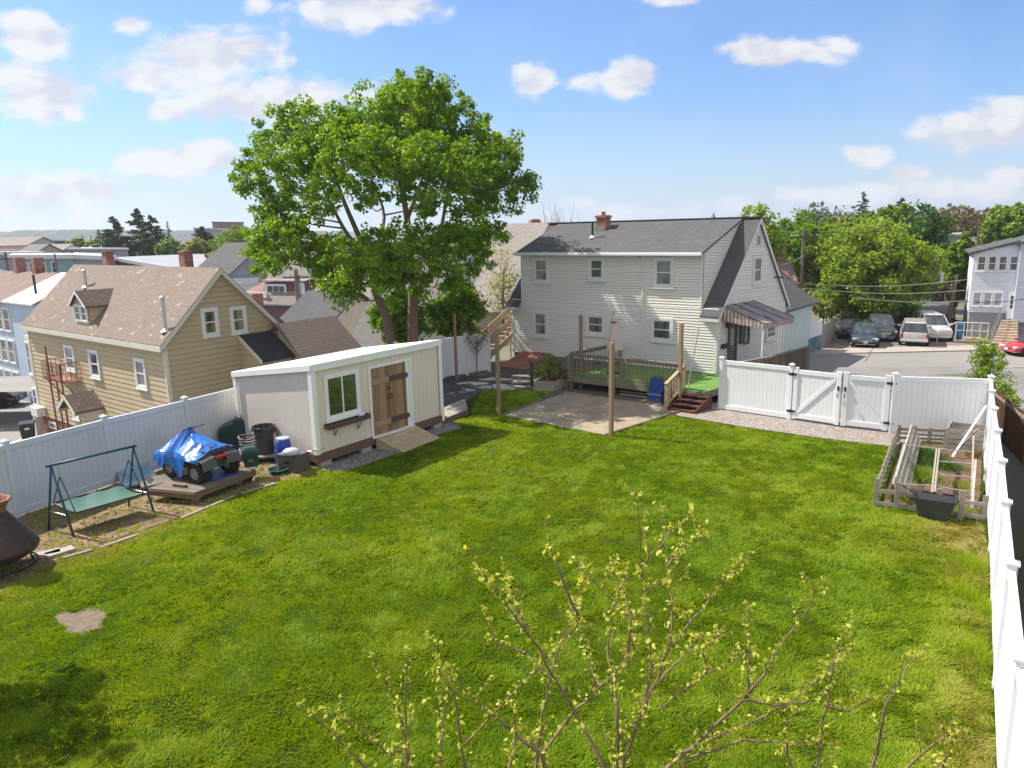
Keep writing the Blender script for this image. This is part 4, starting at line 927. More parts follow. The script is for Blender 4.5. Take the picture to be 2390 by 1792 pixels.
# brown steps at the right end with one slanted hand rail
st_ = thing('wooden_steps', 'dark red-brown wooden steps from the turf deck down to the gravel', 'steps', (Hh.o.x, Hh.o.y, 0), Hh.rz); m_stepw = ISLAND('red_brown_stain', (.115, .045, .038), .2, .6, (2, 2, 2))
sx0, sx1 = Sx-1.12, Sx-.10; n_ = 4
for i in range(n_):
    t1 = TD-.02-i*.27; zz = zt_-.03-(i+.6)*(zt_/(n_+.4))
    MB().box(sx0, sx1, t1-.30, t1, zz-.04, zz, L_).build('tread', m_stepw, st_)
    MB().box(sx0+.03, sx1-.03, t1-.015, t1+.0, max(.0, zz-.14), zz-.045, L_).build('riser', m_stepw, st_)
for s_ in (sx0-.04, sx1): MB().hexa([L_(s_, TD, -.02), L_(s_+.04, TD, -.02), L_(s_+.04, TD-1.12, -.02), L_(s_, TD-1.12, -.02)], [L_(s_, TD, zt_-.05), L_(s_+.04, TD, zt_-.05), L_(s_+.04, TD-1.12, .10), L_(s_, TD-1.12, .10)]).build('stringer', m_stepw, st_)
rl = thing('step_rail', 'pale slanted hand rail with balusters on the left of the brown steps', 'railing', (Hh.o.x, Hh.o.y, 0), Hh.rz)
m_paler = ISLAND('pale_rail_wood', (.46, .34, .21), .2, .8, (2, 2, 2))
a, b = Lv(sx1+.1, TD+.02, zt_), Lv(sx1+.1, TD-1.05, .0)
MB().box(sx1+.04, sx1+.16, TD-1.11, TD-.99, -.05, .98, L_).build('post', m_paler, rl); MB().box(sx1+.05, sx1+.15, TD-.03, TD+.07, -.05, 1.55, L_).build('post', m_paler, rl)
MB().bar(Lv(sx1+.1, TD+.05, 1.50), Lv(sx1+.1, TD-1.15, .97), .12, .04).build('hand_rail', m_paler, rl)
MB().bar(Lv(sx1+.1, TD, .66), Lv(sx1+.1, TD-1.0, .22), .04, .08).build('bottom_rail', m_paler, rl)
bl = MB()
for i in range(1, 6): bl.bar(Lv(sx1+.1, TD-i*.17, .66-.44*i/6), Lv(sx1+.1, TD-i*.17, 1.46-.5*i/6), .035)
bl.build('balusters', m_paler, rl)
# stick leaning beside the steps
gs = Hh.W(Sx+.1, TD+.5, zt_); tp = AT(1100+1468*.36166, 480+790*.36166, gs.y+.5)
tag(MB().tube([gs, tp], .022, 8).build('leaning_pole', m_greywood), 'thin grey pole leaning upright at the end of the deck railing', 'pole')
# dark timber ramp enclosure at the entry
en = thing('entry_ramp', 'brown board ramp enclosure in front of the house door', 'ramp', (Hh.o.x, Hh.o.y, 0), Hh.rz)
m_dkwood = ISLAND('brown_ramp_boards', (.22, .16, .115), .35, .9, (2, 2, .6))
e1 = Hh.st(AT(1100+1690*.36166, 480+992*.36166, 28.9)); sE = sO-.30
ptsR = [(-1.3, -.9, 1.25), (sE, .35, 1.42), (sE, tb+.9, 1.42)]
for (s0, t0, z0), (s1, t1, z1) in zip(ptsR[:-1], ptsR[1:]):
    a, b = Lv(s0, t0, z0), Lv(s1, t1, z1); k = max(3, int((b-a).length/.16)); mb = MB()
    for i in range(k+1):
        p = a.lerp(b, i/k); mb.cbox((p.x, p.y, (p.z-.6)/2), .11, .03, p.z+.6, math.atan2((b-a).y, (b-a).x))
    r = mb.build('board_panel', m_dkwood, en); MB().bar(a+Vector((0, 0, .02)), b+Vector((0, 0, .02)), .14, .04).build('hand_rail', m_deckwood, r)
MB().box(sE+.05, -.05, .35, tb+.9, -.1, .50, L_).build('landing', m_deckwood, en)
# closed parasol on the deck
Um = Hh.W(*Hh.st(AT(1432, 820, 30.3)), 0); pu = thing('patio_umbrella', 'closed beige patio umbrella standing on the deck beside the rail', 'umbrella', (Um.x, Um.y, zt_))
zt1 = Zat(1432, 728, Um.y)-zt_; zt0 = Zat(1445, 815, Um.y)-zt_
MB().tube([(0, 0, 0), (0, 0, zt1)], .022, 8).lathe([(.05, 0), (.045, .06), (.01, .10)], (0, 0, zt1-.02), 10).build('pole', m_greywood, pu)
m_canvas = MAT('beige_canvas', (.56, .47, .43), .9, .12, 3, bmp=.2, bs=40); um = MB(); n = 40; prof = [(.05, 1.0), (.10, .93), (.12, .85), (.085, .78), (.13, .68), (.22, .35), (.30, 0.0)]
for r, f in prof:
    for k in range(n):
        a = 6.2832*k/n; rr = r*(1+.22*math.cos(a*8)*(1-f*.6)); um.v.append((rr*math.cos(a)+.06*(1-f), rr*math.sin(a), zt0+(zt1-.1-zt0)*f))
for i in range(len(prof)-1): um.f += [(i*n+k, i*n+(k+1) % n, (i+1)*n+(k+1) % n, (i+1)*n+k) for k in range(n)]
um.build('canopy', m_canvas, pu, smooth=True); MB().lathe([(.125, -.02), (.125, .02)], (0, 0, zt0+(zt1-.1-zt0)*.78), 16, caps=False).build('strap', m_black, pu); MB().lathe([(.28, 0), (.28, .07), (.05, .12)], (0, 0, .0), 18).build('base', m_black, pu)
# folded blue chair leaning on the deck edge
bc = G(1100+1280*.36166, 480+1250*.36166); ch_ = thing('folded_chair', 'folded bright blue chair leaning against the deck by the steps', 'chair', Hh.W(Hh.st(bc)[0]+.1, TD-.30, 0), R(-40))
m_blue = MAT('blue_fabric', (.012, .05, .24), .6, .2, 5); m_bmetal = MAT('dark_blue_tube', (.01, .02, .07), .4, .2, 5)
for sx in (-.36, .36): MB().tube([(sx, -.05, 0), (sx*1.0, .12, .7), (sx*.95, .22, 1.02), (sx*.6, .27, 1.16), (0, .28, 1.19)], .018, 8).build('frame_tube', m_bmetal, ch_, smooth=True)
mb = MB(); N_ = 8
for i in range(N_+1):
    z = .42+.70*i/N_; w_ = .335*(1-.3*max(0, (i-5)/3)**2)
    for x in (-w_, -w_/2, 0, w_/2, w_): mb.v.append((x, .02+z*.19+.02*math.cos(x*4), z))
for i in range(N_): mb.f += [(i*5+k, i*5+k+1, i*5+k+6, i*5+k+5) for k in range(4)]
mb.build('back_sling', m_blue, ch_, smooth=True); MB().hexa([(-.33, -.10, .12), (.33, -.10, .12), (.33, -.07, .12), (-.33, -.07, .12)], [(-.33, -.02, .56), (.33, -.02, .56), (.33, .01, .56), (-.33, .01, .56)]).build('seat_sling', m_blue, ch_)
for y, z in ((-.10, .40), (-.12, .02)): MB().tube([(-.37, y, z), (.37, y, z)], .016, 8).build('cross_tube', m_steel, ch_)
ch_.scale = (.84, .84, .84)
# planks stacked under the deck
for k in range(3):
    a, b = G(1100+(955+k*4)*.36166, 480+(1188+k*14)*.36166, .05), G(1100+(1225-k*45)*.36166, 480+(1222+k*8)*.36166, .05)
    tag(MB().bar(a+Vector((0, 0, .1-.04*k)), b+Vector((0, 0, .1-.04*k)), .14, .05).build('plank', m_greywood), ['long grey plank lying topmost under the deck edge', 'grey plank lying second under the deck edge', 'short grey plank lying lowest and foremost under the deck'][k], 'plank', 'planks stored under the deck')
# ---------------------------------------------------------------- trees
m_bark = MAT('grey_brown_bark', (.17, .13, .10), .95, .3, 5, stretch=(6, 6, 1), bmp=.8, bs=20)
m_bark2 = MAT('dark_bark', (.085, .065, .05), .95, .3, 5, stretch=(6, 6, 1), bmp=.6, bs=20)
m_maple = LEAF('maple_leaves', (.085, .19, .005), (.235, .375, .014), .48)
m_green = LEAF('spring_leaves', (.09, .18, .010), (.26, .37, .035), .38)
m_dkgreen = LEAF('deep_green_leaves', (.03, .09, .012), (.085, .17, .022), .3)
m_olive = LEAF('pale_young_leaves', (.19, .22, .05), (.33, .36, .10), .4)
m_tan = LEAF('budding_twigs', (.17, .13, .075), (.27, .23, .12), .2)
m_pine = LEAF('pine_needles', (.055, .08, .045), (.13, .15, .085), .15)
m_pink = LEAF('faded_blossom', (.30, .17, .12), (.46, .30, .22), .3)
def clump_leaves(rs, C, Rr, n, size, up=.35, flat=.8):
    """n leaves in a loose ball round each clump centre; a leaf turns outward and up"""
    k = len(C); d = rs.randn(k*n, 3); d /= np.linalg.norm(d, axis=1, keepdims=True)
    r = (rs.rand(k*n, 1)**.45)*np.repeat(Rr, n)[:, None]; off = d*r; off[:, 2] *= flat
    P = np.repeat(C, n, 0)+off; nr = d*.55+rs.randn(k*n, 3)*.55; nr[:, 2] += up
    tone = np.repeat(rs.rand(k), n)*.5+rs.rand(k*n)*.5
    return leaves(rs, P, nr, size), tone
def limb(mb, a, b, r0, r1, rs, sag=.12, n=5):
    a = Vector(a); b = Vector(b); L = (b-a).length; k = Vector((rs.randn(), rs.randn(), rs.randn()))*L*.06
    pts = []
    for i in range(n+1):
        f = i/n; p = a.lerp(b, f)+Vector((0, 0, -L*sag*math.sin(math.pi*f)*.6))+k*math.sin(math.pi*f); pts.append(p)
    mb.tube(pts, [r0+(r1-r0)*i/n for i in range(n+1)], 6)
def smooth_path(p, n=4):
    if len(p) < 3: return p
    q = [p[0]*2-p[1]]+list(p)+[p[-1]*2-p[-2]]; out = []
    for i in range(1, len(q)-2):
        a, b, c, d = q[i-1:i+3]
        for k in range(n):
            t = k/n; out.append(.5*((2*b)+(c-a)*t+(2*a-5*b+4*c-d)*t*t+(3*b-a-3*c+d)*t**3))
    return out+[p[-1]]
def tree(name, label, base, trunk_top, r0, lobes, leaf, seed, clump_r, dens, nleaf, size, group=None, bark=None, trunks=None, cat='tree', flat=.8, twigs=True, shell=.35, up=.35):
    """lobes: (x, y, z, rx, ry, rz) in world space; base = foot of the trunk"""
    rs = np.random.RandomState(seed); B = Vector(base); t = thing(name, label, cat, B, 0, group)
    tr = MB(); spine = []
    for path, rr in (trunks or [([B+Vector((0, 0, -.3)), (B+Vector(trunk_top))/2+Vector((rs.randn()*.15, rs.randn()*.15, 0)), Vector(trunk_top)], (r0, r0*.45))]):
        path = smooth_path([Vector(p)-B for p in path]); k = len(path)
        tr.tube(path, [rr[0]+(rr[1]-rr[0])*(i/(k-1))**.8 for i in range(k)], 10)
        for i in range(k-1):
            for j in range(4): spine.append((path[i].lerp(path[i+1], j/4), rr[0]+(rr[1]-rr[0])*((i+j/4)/(k-1))**.8))
    Cs = []; Rs = []
    for lx, ly, lz, rx, ry, rz in lobes:
        c = Vector((lx, ly, lz))-B
        src = min(spine, key=lambda s: (s[0]-c).length+max(0, s[0].z-c.z+.15*(c-s[0]).length)*1.5)
        limb(tr, src[0], c, min(src[1]*.6, .035*max(rx, rz)+.02), .018, rs)
        n = max(3, int(dens*rx*rz/(clump_r*clump_r)))
        for _ in range(n):
            d = rs.randn(3); d /= np.linalg.norm(d); f = shell+(1-shell)*rs.rand()**.6
            p = np.array([c.x+d[0]*rx*f, c.y+d[1]*ry*f, c.z+d[2]*rz*f]); Cs.append(p); Rs.append(clump_r*(.6+.75*rs.rand()))
            if twigs and rs.rand() < .35: limb(tr, c, p, .014, .006, rs, n=3)
    tr.build('trunk', bark or m_bark, t, smooth=True)
    V, tone = clump_leaves(rs, np.array(Cs), np.array(Rs), nleaf, size, up, flat)
    fastmesh('crown', V, 4, leaf, t, tone); return t
def blob_tree(name, label, px0, px1, py0, py1, Y, leaf, seed, zb=None, n=16, group=None, size=.3, dens=1.3, nleaf=30, clump=None, bark=None, depth=.85, shell=.35, r0=.2, droop=0.0, flat=.8):
    """a tree whose crown fills a surveyed outline (photo pixels) at distance Y"""
    rs = np.random.RandomState(seed); a, b = AT(px0, (py0+py1)/2, Y), AT(px1, (py0+py1)/2, Y); top, bot = Zat((px0+px1)/2, py0, Y), Zat((px0+px1)/2, py1, Y)
    cx, rx, rz, cz = (a.x+b.x)/2, (b.x-a.x)/2, (top-bot)/2, (top+bot)/2; cl = clump or max(.22, min(rx, rz)*.17); lobes = []
    for i in range(n):
        f = (i+.5)/n; ph = i*2.39996; zz = 1-2*f; rr = math.sqrt(max(0, 1-zz*zz)); k = .62
        lobes.append((cx+rx*k*rr*math.cos(ph)+rs.randn()*rx*.05, Y+rx*depth*k*rr*math.sin(ph), cz+rz*k*zz+rs.randn()*rz*.06, rx*.40*(.8+.4*rs.rand()), rx*depth*.40, rz*.40*(.8+.4*rs.rand())))
    zb = hz(cx, Y) if zb is None else zb
    zb = min(zb, bot-.1)
    return tree(name, label, (cx, Y, zb), (cx, Y, cz+rz*.3), r0, lobes, leaf, seed, cl, dens*1.9, nleaf, size*.9, group, bark, shell=shell, flat=flat)
def conifer(name, label, px, py0, Y, zb, w, seed, group=None, sparse=1.0, m=None, lean=0):
    rs = np.random.RandomState(seed); p = AT(px, py0, Y); H = p.z-zb; t = thing(name, label, 'tree', (p.x, Y, zb), 0, group)
    MB().tube([(0, 0, -.3), (lean*.5, 0, H*.5), (lean, 0, H*.98)], [H*.018+.08, H*.011+.04, .02], 8).build('trunk', m_bark2, t, smooth=True)
    C = []; N = []; k = int(9*H*sparse)+20
    br = MB()
    for i in range(k):
        f = .12+.88*(i+rs.rand())/k; z = H*f; L = w*(1-f)**.8*min(1, .35+f*1.8)*(.35+.85*rs.rand())+.12; a = rs.rand()*6.28
        e = np.array([math.cos(a), math.sin(a), .10-.05*rs.rand()]); o = np.array([lean*f, 0, z])
        br.tube([o, o+e*L], [.03, .012], 4)
        for j in range(int(14+L*22)):
            g = .25+.75*rs.rand(); q = o+e*L*g+rs.randn(3)*np.array([.10, .10, .05])*L*.6; q[2] -= .05*L*g*g; C.append(q); N.append(np.array([rs.randn()*.4, rs.randn()*.4, 1]))
    br.build('branch', m_bark2, t)
    rs2 = np.random.RandomState(seed+1); V = leaves(rs2, np.array(C), np.array(N), max(.22, w*.085), .5); fastmesh('crown', V, 4, m or m_pine, t, rs2.rand(len(C))); return t

# the big double-stemmed maple beyond the shed
MY = 33.3
def mp(X, Y, off=0.0): return AT(X*1.0805, Y*1.0805, MY+off*2.1)
ml = [(880, 235, 88, 0), (960, 250, 78, 1), (800, 262, 78, -.5), (1012, 315, 84, .5), (700, 275, 62, -1), (605, 292, 58, -.5), (640, 350, 78, -1.5), (555, 372, 52, 0), (740, 352, 88, -2), (850, 345, 88, -1.5), (955, 370, 86, -1.5),
      (1060, 375, 70, -.5), (1118, 392, 46, 0), (1062, 440, 62, 1), (585, 432, 56, .5), (600, 505, 50, -1), (650, 535, 55, -1), (585, 560, 42, -.6), (690, 425, 44, 1.5), (722, 595, 50, -1.5), (780, 565, 66, -1.5), (840, 590, 62, -2),
      (905, 520, 60, -1), (985, 495, 68, -1), (1020, 545, 58, -.5), (950, 590, 50, -1.5), (740, 636, 26, -1.5), (870, 195, 50, 1), (930, 195, 48, 0), (1050, 500, 46, .5), (660, 470, 40, .2), (800, 430, 40, 2), (930, 440, 42, 2), (1080, 320, 50, 0), (1150, 375, 22, 0), (575, 520, 46, .3), (622, 475, 50, -.4), (705, 530, 42, .5), (745, 598, 48, -.8), (690, 570, 42, -.8), (880, 600, 48, -1), (820, 520, 46, -.8), (520, 400, 24, 0), (640, 250, 36, -.6), (850, 262, 80, 2.3), (930, 300, 82, 2.6), (785, 300, 70, 2.1), (990, 360, 70, 2.4), (880, 360, 72, 2.6), (700, 330, 58, 1.9), (935, 225, 60, 2.0), (1030, 400, 56, 2.0)]
S_ = MY/1716*1.0805
lobes = [(*mp(X, Y, o), r*S_*1.02, r*S_*1.15, r*S_*.9) for X, Y, r, o in ml]
tb_ = mp(868, 775); bz = -.25; tk = Vector((mp(872, 770).x, MY, bz))
P_ = lambda X, Y, o=0: mp(X, Y, o)
trunks = [([Vector((P_(858, 770).x, MY, bz-.4)), P_(838, 700), P_(815, 640), P_(800, 575, -.2), P_(775, 510, -.3), P_(745, 440, -.5), P_(720, 370, -.6)], (.27, .06)),
          ([Vector((P_(890, 770).x, MY+.1, bz-.4)), P_(892, 690, .1), P_(892, 610, .1), P_(885, 520), P_(872, 430), P_(850, 340), P_(835, 270)], (.30, .06)),
          ([P_(893, 640, .1), P_(930, 590, .2), P_(948, 520, .3), P_(965, 430, .3), P_(985, 350, .2)], (.16, .05)),
          ([P_(802, 570, -.2), P_(750, 505, .3), P_(715, 440, .3), P_(680, 370, .2)], (.13, .04)), ([P_(880, 470), P_(910, 390, .5), P_(930, 300, .5)], (.12, .04)), ([P_(800, 560, -.2), P_(830, 470, .6), P_(800, 380, .8)], (.12, .04))]
tree('maple_tree', 'tall green maple with two dark stems beyond the white roofed shed', tk, None, .3, lobes, m_maple, 11, .40, 2.9, 64, .145, trunks=trunks, shell=.15, flat=.75, bark=MAT('brown_maple_bark', (.19, .135, .10), .95, .35, 5, stretch=(7, 7, 1), bmp=.9, bs=22))
blob_tree('leafy_bush', 'dense green bush growing behind the fence at the foot of the tall maple', 862, 1010, 668, 815, 35.5, m_maple, 31, n=16, size=.16, nleaf=46, dens=2.1, clump=.36)
blob_tree('leafy_bush', 'rounded green bush behind the fence between the maple and the sapling', 985, 1135, 655, 800, 36.5, m_maple, 32, n=16, size=.16, nleaf=46, dens=2.1, clump=.36)
# sapling by the fence
sb = G(1113, 872); rs = np.random.RandomState(5); sp_ = thing('sapling_tree', 'thin dark sapling with a vase of bare twigs and few reddish leaves', 'tree', sb); tr = MB(); tr.tube([(0, 0, -.1), (.02, 0, .8), (.05, 0, 1.5)], [.03, .024, .018], 8); C = []
for i in range(22):
    a = i*2.4; z0 = .85+.6*rs.rand(); L = .7+.5*rs.rand(); e = Vector((math.cos(a)*.62*L, math.sin(a)*.62*L, z0+L*.85)); s = Vector((.03, 0, z0)); m_ = s.lerp(e, .5)+Vector((math.cos(a)*.1, math.sin(a)*.1, -.06))
    tr.tube([s, m_, e], [.012, .008, .004], 5)
    for j in range(14): C.append(np.array(m_.lerp(e, .3+.9*rs.rand()))+rs.randn(3)*.09)
tr.build('trunk', m_bark2, sp_); C = np.array(C); fastmesh('crown', leaves(rs, C, rs.randn(len(C), 3)+np.array([0, 0, .5]), .09), 4, LEAF('reddish_leaves', (.16, .14, .04), (.25, .17, .07), .3), sp_, rs.rand(len(C)))
m_bright = LEAF('bright_spring_leaves', (.12, .22, .010), (.34, .44, .04), .42)
# trees at the right of the street
blob_tree('broad_tree', 'huge round light green tree above the parked cars', 1862, 2185, 500, 772, 64, m_bright, 41, n=40, size=.27, nleaf=70, dens=1.4, clump=.85, r0=.4, zb=ZR)
blob_tree('broad_tree', 'darker broad tree behind the right shoulder of the huge round tree', 2085, 2222, 470, 690, 76, m_dkgreen, 42, n=20, size=.36, nleaf=40, dens=1.4, clump=.85, zb=ZR)
blob_tree('broad_tree', 'airy green tree rising behind the ridge of the white house', 1700, 1830, 454, 690, 60, m_bright, 43, n=18, size=.30, nleaf=34, dens=1.1, clump=.62, zb=ZR)
blob_tree('broad_tree', 'green tree beside the utility pole left of the huge round tree', 1795, 1915, 492, 720, 66, m_maple, 44, n=18, size=.30, nleaf=34, dens=1.2, clump=.62, zb=ZR)
blob_tree('small_tree', 'small light green tree with pale forked stem beside the old board fence', 1895, 1950, 690, 745, 61, m_olive, 45, n=8, size=.2, nleaf=24, zb=ZR, r0=.12)
blob_tree('broad_tree', 'yellow green tree between the garage and the white three storey house', 2196, 2275, 545, 725, 68, m_green, 46, n=16, size=.3, nleaf=36, zb=ZR)
blob_tree('broad_tree', 'green tree top above the roof of the white three storey house', 2290, 2440, 478, 590, 92, m_green, 47, n=16, size=.4, nleaf=36, group=None)
blob_tree('budding_tree', 'tan budding tree with bare limbs on the hill', 2165, 2285, 468, 560, 112, m_tan, 48, n=14, size=.35, nleaf=16, dens=.9, shell=.5)
conifer('spruce_tree', 'broad dark spruce standing alone on the hill skyline', 2016, 447, 128, 2.0, 3.6, 51)
conifer('spruce_tree', 'ragged dark spruce right of the lone one on the hill skyline', 2106, 462, 136, 2.0, 4.6, 52)
conifer('spruce_tree', 'small dark fir by the roof at the right end of the hill', 2306, 484, 140, 4.0, 3.0, 53)
conifer('spruce_tree', 'tiny conifer tip peeping over the ridge of the white house', 1665, 498, 120, -2, 2.2, 54)
hs_ = [(1905, 2010, 500, 580, 100, m_olive), (1975, 2095, 487, 580, 108, m_green), (2040, 2150, 472, 570, 98, m_green), (1880, 1960, 508, 600, 95, m_maple), (2240, 2330, 488, 560, 118, m_tan), (2320, 2400, 500, 570, 120, m_olive)]
hl_ = ['olive tree on the left shoulder of the hill', 'light green tree below the lone spruce', 'bright green dome tree below the ragged spruce', 'dark green tree lowest on the left of the hill', 'tan bare tree on the right of the hill top', 'olive tree by the small roof on the hill']
for i, ((a, b, c, d, Y, mm), lab) in enumerate(zip(hs_, hl_)): blob_tree('hill_tree', lab, a, b, c, d, Y, mm, 60+i, n=12, size=.42, nleaf=30, dens=1.3, group='trees on the hill beyond the street')
blob_tree('flowering_tree', 'small tree with faded pinkish blossom leaning by the utility pole', 2168, 2232, 640, 712, 63.5, m_pink, 70, n=7, size=.22, nleaf=22, dens=.9, zb=ZR, shell=.2)
# behind the white house
blob_tree('willow_tree', 'pale yellow green half bare tree left of the white house', 1128, 1222, 556, 775, 46, m_olive, 71, n=18, size=.12, nleaf=26, dens=1.5, clump=.6, r0=.12)
bt = AT(1300, 500, 62); bz2 = hz(bt.x, 62); bare = thing('bare_tree', 'thin bare branches of a tree behind the house ridge', 'tree', (bt.x, 62, bz2)); tr = MB(); rs = np.random.RandomState(9); tp = bt.z-bz2
tr.tube([(0, 0, 0), (0, 0, tp*.6)], [.2, .12], 8)
for i in range(60):
    a = rs.rand()*6.28; s = Vector((0, 0, tp*(.35+.25*rs.rand()))); e = Vector((math.cos(a)*2.2*rs.rand(), math.sin(a)*2.0, tp*(.62+.5*rs.rand()))); limb(tr, s, e, .035, .008, rs, -.1, 4)
tr.build('trunk', m_tan, bare)
blob_tree('budding_tree', 'fuzzy yellow green tree top left of the second brick chimney', 1172, 1240, 535, 640, 66, m_olive, 72, n=12, size=.2, nleaf=20, dens=.9)
blob_tree('budding_tree', 'pale budding tree between the second brick chimney and the house roof', 1250, 1310, 520, 620, 64, m_tan, 73, n=10, size=.16, nleaf=12, dens=.7)
# far trees over the town on the left
conifer('pine_tree', 'left pine of the tall dark clump above the town', 262, 506, 150, -3, 8.5, 81, sparse=.8)
conifer('pine_tree', 'tallest pointed pine of the dark clump above the town', 318, 487, 152, -3, 8.0, 82, sparse=.85)
conifer('pine_tree', 'right pine of the tall dark clump above the town', 350, 503, 148, -3, 7.5, 83, sparse=.75)
conifer('pine_tree', 'slim pine standing apart right of the dark clump', 399, 516, 150, -3, 2.2, 84, sparse=.9, lean=-.8)
conifer('pine_tree', 'low dark spreading evergreen in front of the long banded building', 470, 530, 140, -3, 8.0, 85)
conifer('pine_tree', 'dark pointed conifer on the far left skyline', 229, 535, 330, -6, 5.5, 86)
conifer('pine_tree', 'small conifer at the left on the far skyline', 191, 547, 330, -6, 3.0, 87)
conifer('pine_tree', 'tiny conifer between two larger ones on the far skyline', 211, 547, 335, -6, 2.6, 88)
far = [(156, 205, 556, 590, 175, m_green, 'low light green tree line at the left beyond the long grey roof'), (196, 250, 557, 592, 170, m_green, 'low yellow green trees left of the dark pine clump'), (362, 430, 553, 618, 132, m_green, 'green spreading tree right of the dark pine clump'),
       (418, 492, 556, 612, 126, m_olive, 'yellow green round tree above the left chimney'), (486, 605, 522, 622, 122, m_green, 'large pale willow in front of the long banded building'), (478, 520, 586, 620, 112, m_olive, 'small yellow bush tree at the foot of the willow'),
       (440, 500, 570, 615, 140, m_dkgreen, 'dark green tree between the yellow tree and the willow'), (560, 640, 552, 620, 150, m_green, 'green tree partly hidden behind the tall maple'), (600, 640, 642, 680, 84, m_tan, 'olive bush beside the white house with three small windows'),
       (235, 300, 545, 600, 160, m_dkgreen, 'dark green undergrowth tree left under the pine clump'), (330, 372, 560, 605, 146, m_dkgreen, 'dark green undergrowth tree right under the pine clump'), (-25, 40, 792, 850, 72, m_green, 'round yellow green bush beside the dark parked car')]
for i, (a, b, c, d, Y, mm, lab) in enumerate(far): blob_tree('town_tree', lab, a, b, c, d, Y, mm, 90+i, n=12, size=max(.16, Y*.0026), nleaf=30, dens=1.4, group='trees over the town')
for i, (a, b, lab) in enumerate(((640, 760, 'far green tree glimpsed under the left of the maple crown'), (760, 900, 'far green tree glimpsed behind the maple stems'), (1000, 1130, 'far green tree between the maple and the brick chimney'), (900, 1010, 'far tree glimpsed right of the maple stems'))): blob_tree('town_tree', lab, a, b, 560+i*4, 640, 170+10*i, m_green, 120+i, n=10, size=.5, nleaf=24, group='trees over the town')
# a shrub outside the picture on the left whose shade falls on the lawn corner
blob = [(-10.6, 9.6, 3.6, 1.3, 1.3, 1.0), (-9.9, 10.6, 4.3, 1.2, 1.2, 1.0), (-11, 10.8, 4.8, 1.1, 1.1, 1)]
tree('small_tree', 'small leafy tree standing at the left edge of the lawn', (-10.4, 10.2, 0), (-10.4, 10.2, 3.8), .12, blob, m_maple, 140, .4, 2.6, 44, .15)

# budding shrub in the foreground
fg = thing('budding_shrub', 'tall budding shrub with thin brown twigs and tiny yellow green leaves in front', 'shrub', (.55, 4.35, 0)); rs = np.random.RandomState(21)
def z7(X, Y, d): return AT(700+.764*X, 1100+.764*Y, d)
st = [[(985, 906), (1030, 780), (1070, 640), (1068, 490), (1045, 330), (1027, 60)], [(1068, 490), (1000, 440), (900, 340), (830, 268)], [(1042, 290), (1110, 215), (1195, 125)], [(1030, 780), (1110, 580), (1150, 510), (1250, 390), (1320, 310), (1380, 250)],
      [(1110, 580), (1140, 470), (1120, 300), (1100, 110)], [(1122, 290), (1170, 240), (1240, 200)], [(970, 906), (970, 720), (940, 540), (960, 420), (1000, 300)], [(925, 906), (850, 750), (770, 620), (690, 480), (600, 370), (540, 305)], [(720, 906), (740, 740), (770, 610), (830, 440), (875, 320)],
      [(720, 895), (830, 740), (920, 660), (1010, 560), (1020, 520)], [(1120, 906), (1220, 820), (1350, 700), (1420, 620), (1500, 480), (1605, 355)], [(1350, 700), (1450, 715), (1580, 700)], [(1370, 690), (1375, 560), (1360, 400)], [(1580, 906), (1605, 720), (1630, 570), (1690, 460)], [(1200, 840), (1400, 760), (1500, 700), (1600, 620), (1680, 540)],
      [(1750, 906), (1790, 720), (1830, 630), (1880, 570)], [(1850, 906), (1950, 820), (2030, 780)], [(330, 906), (310, 740), (220, 560)], [(335, 906), (320, 700), (330, 545)], [(200, 906), (100, 800), (0, 710)], [(330, 906), (200, 800), (80, 730)], [(505, 906), (470, 680), (420, 600)], [(740, 870), (600, 760), (500, 670), (395, 505)],
      [(500, 840), (620, 710), (760, 580), (830, 470)], [(1090, 730), (1200, 650), (1280, 600), (1390, 540)], [(1180, 880), (1360, 820), (1540, 830), (1650, 840)], [(850, 440), (790, 310), (762, 225)], [(770, 640), (700, 560), (600, 520), (565, 420)], [(1000, 600), (1010, 440), (985, 350), (950, 270)], [(1240, 620), (1230, 540), (1290, 480)],
      [(1605, 720), (1680, 730), (1760, 690)], [(1100, 640), (1180, 560), (1220, 500)], [(690, 480), (650, 400), (640, 320)], [(430, 906), (440, 760), (455, 650)], [(1500, 906), (1480, 800), (1500, 720)], [(640, 906), (660, 800), (655, 720)], [(900, 660), (880, 560), (870, 480), (820, 430)], [(1960, 906), (1990, 850), (2010, 800)]]
C = []; Nn = []; O_ = Vector((.55, 4.35, 0))
tr = MB()
